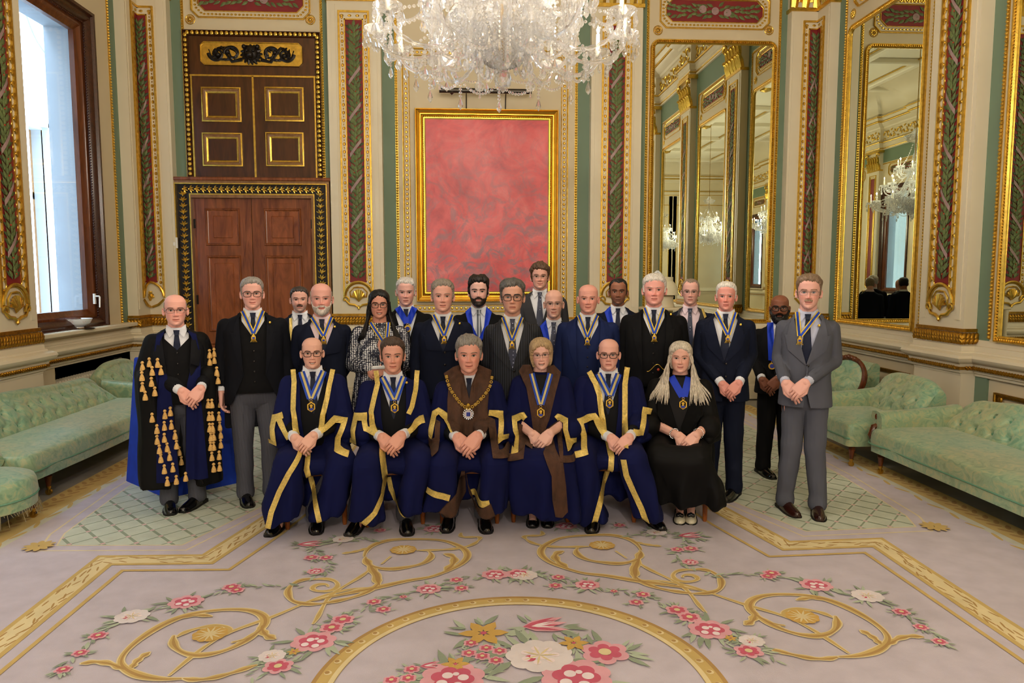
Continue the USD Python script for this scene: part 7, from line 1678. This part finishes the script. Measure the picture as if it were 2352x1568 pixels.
# --- the woman in the dotted dress
p = Person('woman with long black hair and glasses in navy and white dotted dress', 5.65, 871, 665, 731, tone='#c98e74', hair=('long', '#0d0b0c', .016, .014, .003), glasses=('rect', 'frame_brown', .052, .040, .0024), face=dict(smile=1.0, teeth=True, brow='#1a1210', w=1.0, fat=.3, lip='#b05a58', ears=False), cat='person')
zs = p.zc-.095*p.hs; p.zs = zs; p.neck_z = zs+.02; k = p.zt/1.7
hh, wr = clasp_hands((-.02, -.26, L2(p, 868, 858, .26)[1]), .9)
limbs = [hull(((0, 0, zs-.02), .06), ((-.12, .005, zs-.04), .045), ((.12, .005, zs-.04), .045)), hull(((0, .0, zs-.05), .075), ((0, -.0, zs-.2), .08), ((0, 0, .9*k), .1))]; arms = []; W = .9
for j, q in enumerate((-1, 1)):
    w = wr[j]; e = np.array((q*.205, .03, zs-.27)); S_ = (q*.155, .006, zs-.035); f = (w-e)/np.linalg.norm(w-e)
    limbs += chain_m([S_, tuple(e), tuple(w)], [.045, .036, .026], 10)+chain_m([(q*.08, 0, .9*k), (q*.09, 0, .48*k), (q*.09, .02, .08), (q*.09, -.1, .03)], [.08, .05, .035, .028], 8)
    arms += chain_m([S_, tuple(e), tuple(w-f*.02)], [.066, .066, .052], 16)
p.skin_body(limbs, hh)
tr = [(.42, .27, .22, .02), (.7, .235, .18, .01), (.95*k, .205, .155, 0), (1.10*k, .175, .14, 0), (zs-.17, .185, .150, -.01), (zs-.06, .172, .112, 0), (zs+.005, .14, .09, .008), (zs+.04, .085, .075, .01), (zs+.06, .07, .066, .012)]
dm = refine(uni([rings_torso(tr)]+arms), .024, 7, .006, 8, 4); V = Polygon([(-.06, zs+.12), (.075, zs+.12), (.07, zs+.02), (.018, zs-.17), (.0, zs-.18), (-.06, zs+.02)])
p.add('dress', tm((mf(dm)-mf(wplate(V, -1, -.075))).trim_by_plane([0, 0, 1], .44)), 'dotted', smooth=50)
fr = p.front(); ribbon(p, (.068, zs+.06), L2(p, 886, 792), fr, 'narrow', .03, 'bar')
for q in (-1, 1): shoe(p.root, (q*.09, .02, 0), 0)
rg = random.Random(3); g = []
for q in (-1, 1):
    for i in range(70):
        t = i/69; x0, y0 = q*(.055+.025*rg.random()), -.02+.10*t; z0 = p.hz+.02
        dep = -.14 if (q > 0 and t < .55) else .02; x1 = q*(.10+.045*rg.random()+(.015 if q > 0 else .03)); z1 = zs-(.30 if q > 0 else .06)-.06*rg.random()
        xm_, zm_ = q*(.088+.01*rg.random()), p.zc-.02
        yy1 = (float(fr(x1, z1))-.012) if (q > 0 and t < .55) else .09
        ym = -.03+.09*t; za = zs+.0; xa = q*(.105+.02*rg.random()); ya = min(float(fr(xa, za))-.01, ym) if t < .6 else .08
        g.append(tube(spline([(x0, p.head_y+y0, z0), (xm_, p.head_y+ym*.9+.02, zm_), (xa, ya, za), (x1, yy1, z1)], 12), np.r_[.008, np.full(9, .0095), .007, .002], 5))
obj('long_hair', cat_(g), hairmat('#0d0b0c'), p.root, smooth=True)
bx = thing('bracelet', 'wide pale bracelet', None, parent=p.root) if False else None
obj('cream_clutch', bevbox(-.06, .05, -.31, -.285, L2(p, 866, 843, .28)[1]-.012, L2(p, 866, 843, .28)[1]+.012, .004), 'porcelain', p.root, label='slim cream clutch edge at the waist')
# --- seated row
def feet(p, a, b):
    (x0, y0), (x1, y1) = p.fl(*a), p.fl(*b); return ((x0, y0+.15), (x1, y1+.15))
def hems(p, a, b, d=.42): return tuple((u, -d+.02, max(z, .06)) for u, z in (p.loc(*a, d=d), p.loc(*b, d=d)))
SEAT = 'dark wood chair with brown leather seat under '
p = Person('person seated at the left end in gold-braided blue gown, bald with dark glasses, smiling', 5.08, 717, 775, 844, tone='#d8a68c', hair=('bald', '#4a3a30', .003, .003, .001), glasses=('rect', 'frame_brown', .052, .036, .0024), face=dict(smile=1.0, teeth=True, brow='#3a2a22', w=1.0, fat=.2), seated=True, hair_h=.0)
livery_gown(p, 1.02, .02, hands_c=(*L2(p, 699, 1020, .38)[:1], -.38, L2(p, 699, 1020, .38)[1]), foot=feet(p, (640, 1234), (727, 1230)), hem=hems(p, A1((165, 1400)), A1((455, 1385))), toes=(-.35, .0), front_w=.085, hem_r=(.135, .10))
for L in ([(262, 300), (272, 380), (268, 480), (265, 580), (280, 660), (300, 735)], [(563, 300), (535, 400), (515, 500), (490, 600), (465, 680)], [(190, 615), (125, 640), (115, 700), (128, 800), (85, 805)], [(165, 640), (230, 740), (285, 705)], [(440, 700), (570, 635), (640, 640), (580, 790), (655, 815)]): braid(p, p.pts(L, .15, A1))
for L in ([(320, 890), (240, 1010), (170, 1150), (110, 1300), (85, 1420)], [(380, 905), (365, 1010), (390, 1120), (430, 1260), (460, 1390)]): braid(p, p.pts(L, .42, A1), fr=p.frsk)
ribbon(p, (.075, p.zs+.06), tuple(p.loc(*A1((398, 495)), d=.12)), p.front(), 'wide', .045, 'hex')
side_chair(p, label=SEAT+'the bald person at the left end')
p = Person('person seated second from the left in gold-braided blue gown, brown side-parted hair', 5.08, 902, 774, 854, tone='#d39a80', hair=('full', '#4a3b31', .020, .010, .004, .02), face=dict(smile=.4, brow='#4a382c', w=.98), seated=True)
livery_gown(p, 1.08, .02, hands_c=(*L2(p, 900, 1020, .38)[:1], -.38, L2(p, 900, 1020, .38)[1]), foot=feet(p, (820, 1236), (934, 1233)), hem=hems(p, A1((790, 1400)), A1((1110, 1330))), toes=(-.3, .05), front_w=.085, hem_r=(.15, .09))
for L in ([(872, 310), (885, 400), (860, 500), (838, 600), (850, 670), (905, 740)], [(1185, 310), (1170, 440), (1140, 560), (1115, 610)], [(810, 622), (725, 630), (708, 720), (715, 795), (668, 800)], [(788, 630), (805, 690), (890, 718)], [(1070, 718), (1200, 638), (1228, 632)]): braid(p, p.pts(L, .15, A1))
for L in ([(915, 850), (930, 960), (945, 1080), (930, 1180), (870, 1300), (790, 1390), (735, 1440)], [(968, 1140), (985, 1230), (1020, 1310), (1090, 1375)]): braid(p, p.pts(L, .42, A1), fr=p.frsk)
fr = p.front(); ribbon(p, (.075, p.zs+.06), tuple(p.loc(*A1((1012, 505)), d=.12)), fr, 'wide', .045, 'hex')
u, z = p.loc(*A1((1102, 385)), d=.12); obj('lapel_pin', beads([(u, float(fr(u, z))-.008, z)], (.010, .005, .010), (10, 4)), 'gold_bright', p.root)
side_chair(p, label=SEAT+'the brown-haired person second from the left')
# mayoral figure in the middle
p = Person('person seated in the middle with fur-trimmed blue gown and heavy gold chain', 5.08, 1077, 769, 854, tone='#d79c84', hair=('low', '#8b8680', .022, .011, .007), face=dict(smile=.8, brow='#7a6a60', fat=.3, ruddy=.6), seated=True)
c2 = lambda L, d=.15: p.pts(L, d, A2)
livery_gown(p, 1.12, .04, hands_c=(*L2(p, 1074, 1022, .40)[:1], -.40, L2(p, 1074, 1022, .40)[1]), foot=feet(p, (1030, 1226), (1113, 1228)), hem=hems(p, A2((140, 1330)), A2((560, 1330))), toes=(-.1, .1), closed=False, front_w=.06,
    fur=[c2([(318, 268), (255, 290), (190, 330), (225, 440), (218, 520), (222, 640), (290, 720), (372, 765), (376, 520), (345, 400), (328, 310)]), c2([(440, 268), (540, 308), (520, 450), (508, 560), (515, 650), (450, 740), (378, 765), (378, 520), (400, 400), (440, 305)]),
         c2([(322, 1040), (340, 1040), (348, 1250), (300, 1340), (225, 1450), (125, 1360), (215, 1245), (285, 1175)], .42), c2([(352, 1100), (362, 1190), (410, 1310), (530, 1240), (560, 1330), (625, 1385), (525, 1450), (430, 1350), (380, 1260)], .42),
         c2([(138, 640), (165, 648), (160, 790), (120, 825), (15, 800), (15, 770), (110, 772), (132, 755)]), c2([(512, 630), (560, 640), (578, 792), (705, 800), (705, 832), (540, 826)])])
for L in ([(275, 705), (205, 620), (150, 592), (118, 612), (92, 748), (30, 735)], [(520, 600), (610, 612), (606, 680), (600, 752), (695, 750)]): braid(p, c2(L), .036)
for L in ([(62, 1168), (235, 1212)], [(392, 1275), (525, 1245)]): braid(p, c2(L, .46), .042, fr=p.frsk)
fr = p.front(); C_ = spline([(*q, 0) for q in c2([(205, 335), (232, 420), (290, 500), (370, 560), (450, 510), (520, 430), (548, 345)], .14)], 200)[:, :2]
dl_ = np.r_[0, np.cumsum(np.linalg.norm(np.diff(C_, axis=0), axis=1))]; n = 21
for i in range(n):
    j = np.searchsorted(dl_, dl_[-1]*(i+.5)/n); a, b = C_[max(j-2, 0)], C_[min(j+2, 199)]; an = math.atan2(b[1]-a[1], b[0]-a[0]); u, z = C_[j]; y = float(fr(u, z))-.010
    m = bevbox(-.0125, .0125, -.004, .004, -.011, .011, .003) if i % 2 == 0 else T(trimesh.creation.torus(.0085, .0035, 16, 6), r=[(X_, math.pi/2)])
    l = obj('chain_link', T(m, (u, y, z), r=[(Y_, -an)]), 'gold_bright', p.root, smooth=30)
    if i % 2 == 0: obj('link_detail', T(cat_([box(-.009, .009, -.0055, -.004, s-.0012, s+.0012) for s in (-.005, 0, .005)]), (u, y, z), r=[(Y_, -an)]), 'frame_black', l)
u, z = p.loc(*A2((370, 605)), d=.16); y = float(fr(u, z))-.014
bd = obj('chain_badge', T(trimesh.creation.cylinder(.030, .008, sections=24), (u, y, z), r=[(X_, math.pi/2)]), 'silver', p.root, label='round silver and gold badge hanging from the chain')
obj('badge_rim', beads([(u+.034*math.cos(a), y, z+.036*math.sin(a)) for a in np.arange(16)*math.pi/8], .0065), 'silver', bd, kind='stuff'); obj('badge_crown', wplate(Polygon([(u-.012, z+.05), (u+.012, z+.05), (u+.018, z+.03), (u-.018, z+.03)]), y-.004, y+.004), 'gold_bright', bd)
obj('shield', wplate(Polygon([(u-.014, z+.016), (u+.014, z+.016), (u+.012, z-.01), (u, z-.022), (u-.012, z-.01)]), -y+.003, -y+.007), 'gold_bright', bd) if False else None
m = T(bevbox(-.013, .013, -.007, -.003, -.014, .014, .002), (u, y, z)); obj('enamel', m, 'enamel_blue', bd)
obj('chain_clasp', T(lathe([(.004, -.02), (.014, -.008), (.016, .008), (.006, .02)], 8), (u, y, z+.055)), 'gold_bright', bd)
obj('watch', T(cat_([trimesh.creation.torus(.033, .006, 24, 6), T(trimesh.creation.cylinder(.015, .01, sections=14), (0, -.036, 0), r=[(X_, math.pi/2)])]), tuple(p.cuffs[1][0]-p.arms[1][3]*.0), r=[(Y_, .9)]), 'watch_dark', p.root)
side_chair(p, label=SEAT+'the person with the gold chain')
# woman in fur-trimmed gown
p = Person('woman seated with short blonde bob and glasses, fur-trimmed blue gown', 5.08, 1243, 775, 847, tone='#dfb09a', hair=('bob', '#b59a74', .020, .022, .0022), glasses=('half', 'frame_brown', .048, .032, .0016), face=dict(smile=1.0, teeth=True, brow='#9a7a5a', w=.95, lip='#c07468', ears=False), seated=True, hroll=-.06)
livery_gown(p, .96, .02, hands_c=(*L2(p, 1243, 1012, .36)[:1], -.36, L2(p, 1243, 1012, .36)[1]), foot=feet(p, (1223, 1217), (1258, 1217)), hem=hems(p, A2((850, 1345)), A2((1060, 1380)), .40), toes=(0, 0), closed=True, tie_m='none', shoes='shoe_black', legs_skin=True, cuffs=False, bare=True, jacket='top_black', shirt='top_black', knee_x=.13, hem_r=(.13, .14),
    fur=[c2([(822, 268), (770, 268), (742, 312), (800, 420), (835, 600), (850, 715), (870, 750), (935, 742), (940, 690), (900, 600), (872, 460), (850, 350), (835, 300)]), c2([(955, 278), (1000, 270), (1050, 322), (1010, 450), (962, 640), (940, 695), (905, 600), (925, 480), (950, 350)]),
         c2([(925, 862), (985, 812), (1060, 930), (1080, 1100), (1095, 1300), (1060, 1338), (1012, 1330), (990, 1200), (985, 1020)], .40), c2([(745, 662), (790, 690), (850, 752), (842, 782), (790, 762), (782, 830), (640, 862), (640, 832), (755, 800)]), c2([(935, 725), (1030, 660), (1052, 700), (1052, 822), (1165, 830), (1165, 860), (1040, 852), (1020, 720), (950, 752)])])
for L in ([(790, 642), (772, 618), (712, 628), (722, 700), (738, 740), (730, 802), (700, 798)], [(1015, 642), (1030, 628), (1082, 640), (1080, 700), (1102, 778), (1162, 776)]): braid(p, c2(L), .034)
p.lay('black_top', Polygon([(-.066, p.zs+.05), (.066, p.zs+.05), (.062, p.zs-.06), (.0, p.zs-.22), (-.062, p.zs-.06)]), 'top_black', p.fr, .003, .004, .02)
ribbon(p, (.066, p.zs+.06), tuple(p.loc(*A2((903, 528)), d=.12)), p.front(), 'wide', .040, 'hex')
side_chair(p, label=SEAT+'the woman in the fur-trimmed gown')
p = Person('person seated second from the right in gold-braided gown, balding with black-topped glasses', 5.08, 1398, 777, 848, tone='#d9a48e', hair=('bald', '#3a2c26', .004, .005, .002), glasses=('rect', 'frame_black', .052, .034, .0024), face=dict(smile=-.2, brow='#6a5044', fat=.25), seated=True, hair_h=0)
c3 = lambda L, d=.15: p.pts(L, d, A3)
livery_gown(p, 1.12, .02, hands_c=(*L2(p, 1424, 1022, .38)[:1], -.38, L2(p, 1424, 1022, .38)[1]), foot=feet(p, (1361, 1228), (1500, 1223)), hem=hems(p, A3((210, 1400)), A3((625, 1385))), toes=(-.05, .35), front_w=.07, left_over=True)
for L in ([(165, 315), (215, 390), (245, 470), (260, 600), (290, 735)], [(455, 285), (435, 400), (433, 600), (430, 780)], [(300, 735), (210, 622), (110, 640), (152, 798), (85, 815)], [(635, 608), (582, 590), (548, 715), (485, 695)]): braid(p, c3(L), .038)
for L in ([(300, 845), (335, 930), (330, 1020), (270, 1180), (200, 1430)], [(420, 920), (440, 1030), (490, 1150), (550, 1280), (605, 1435)]): braid(p, c3(L, .42), .038, fr=p.frsk)
ribbon(p, (.072, p.zs+.06), tuple(p.loc(*A3((322, 472)), d=.12)), p.front(), 'wide', .045, 'hex')
side_chair(p, label=SEAT+'the balding person second from the right')
# blonde woman in black
p = Person('woman seated at the right end with long pale blonde hair, all in black gown', 5.08, 1563, 786, 854, tone='#d9a78f', hair=('long', '#c9bfae', .018, .016, .003), face=dict(smile=.7, brow='#7a5a48', w=1.0, fat=.3, lip='#c8786e', ears=False), seated=True)
livery_gown(p, 1.05, .02, hands_c=(*L2(p, 1578, 1016, .36)[:1], -.36, L2(p, 1578, 1016, .36)[1]), foot=feet(p, (1561, 1209), (1587, 1209)), hem=hems(p, A3((830, 1270)), A3((1040, 1280)), .38), toes=(0, 0), closed=True, tie_m='none', shoes='shoe_cream', legs_skin=True, cuffs=False, bare=True, jacket='top_black', shirt='top_black', mt='gown_black', knee_x=.12, hem_r=(.14, .16))
fr = p.front()
p.lay('black_top', Polygon([(-.07, p.zs+.05), (.07, p.zs+.05), (.075, p.zs-.1), (.0, p.zs-.32), (-.075, p.zs-.1)]), 'top_black', fr, .003, .004, .02)
for q in (-1, 1): p.lay('velvet_facing', Polygon([(q*.075, p.zs+.055), (q*.16, p.zs+.01), (q*.15, p.zs-.2), (q*.07, p.zs-.33), (q*.015, p.zs-.34), (q*.02, p.zs-.28), (q*.08, p.zs-.1)]), 'skirt_black', fr, .004, .006, .02)
ribbon(p, (.062, p.zs+.055), tuple(p.loc(*A3((862, 478)), d=.12)), p.front(), 'royal', .05, 'hex')
fr = p.front(); rg = random.Random(8); g = []
for q in (-1, 1):
    for i in range(95):
        t = i/94; x1 = q*(.07+.15*rg.random()); z1 = p.zs-.07-.07*rg.random(); xa = q*(.078+.036*rg.random()); za = p.zc-.01
        front_ = t < .55; y1 = float(fr(x1, z1))-.012 if front_ else .10; ya = p.head_y+(-.045+.11*t)
        g.append(tube(spline([(q*(.05+.02*rg.random()), p.head_y-.04+.11*t, p.hz+.035), (q*.085, ya, p.hz-.04), (xa, ya-.01*(t < .5), za), ((xa+x1)/2, min((ya+y1)/2, float(fr((xa+x1)/2, (za+z1)/2))-.012) if front_ else .09, (za+z1)/2), (x1, y1, z1)], 14), np.r_[.005, np.full(10, .0068), .0055, .004, .001], 5))
obj('long_hair', cat_(g), hairmat('#c9bfae'), p.root, smooth=True)
for (x, y), q in zip(feet(p, (1561, 1209), (1587, 1209)), (-1, 1)):
    obj('shoe_bow', cat_([T(trimesh.creation.icosphere(2, .016), (x+dx, y-.075, .050+dz), s=None) for dx, dz in ((-.012, .004), (.012, .004), (0, .010))]), 'shoe_black', p.root)
for j, r_ in ((0, .0052), (1, .003)):
    f_ = p.arms[j][3]; a_ = np.cross(f_, [0, 0, 1.]); a_ /= np.linalg.norm(a_); b_ = np.cross(f_, a_); o_ = p.arms[j][2]-f_*.045
    obj('bracelet', beads([tuple(o_+.0355*(math.cos(t)*a_+math.sin(t)*b_)) for t in np.arange(20)*math.pi/10], r_), 'silver', p.root)
side_chair(p, label=SEAT+'the blonde woman at the right end')
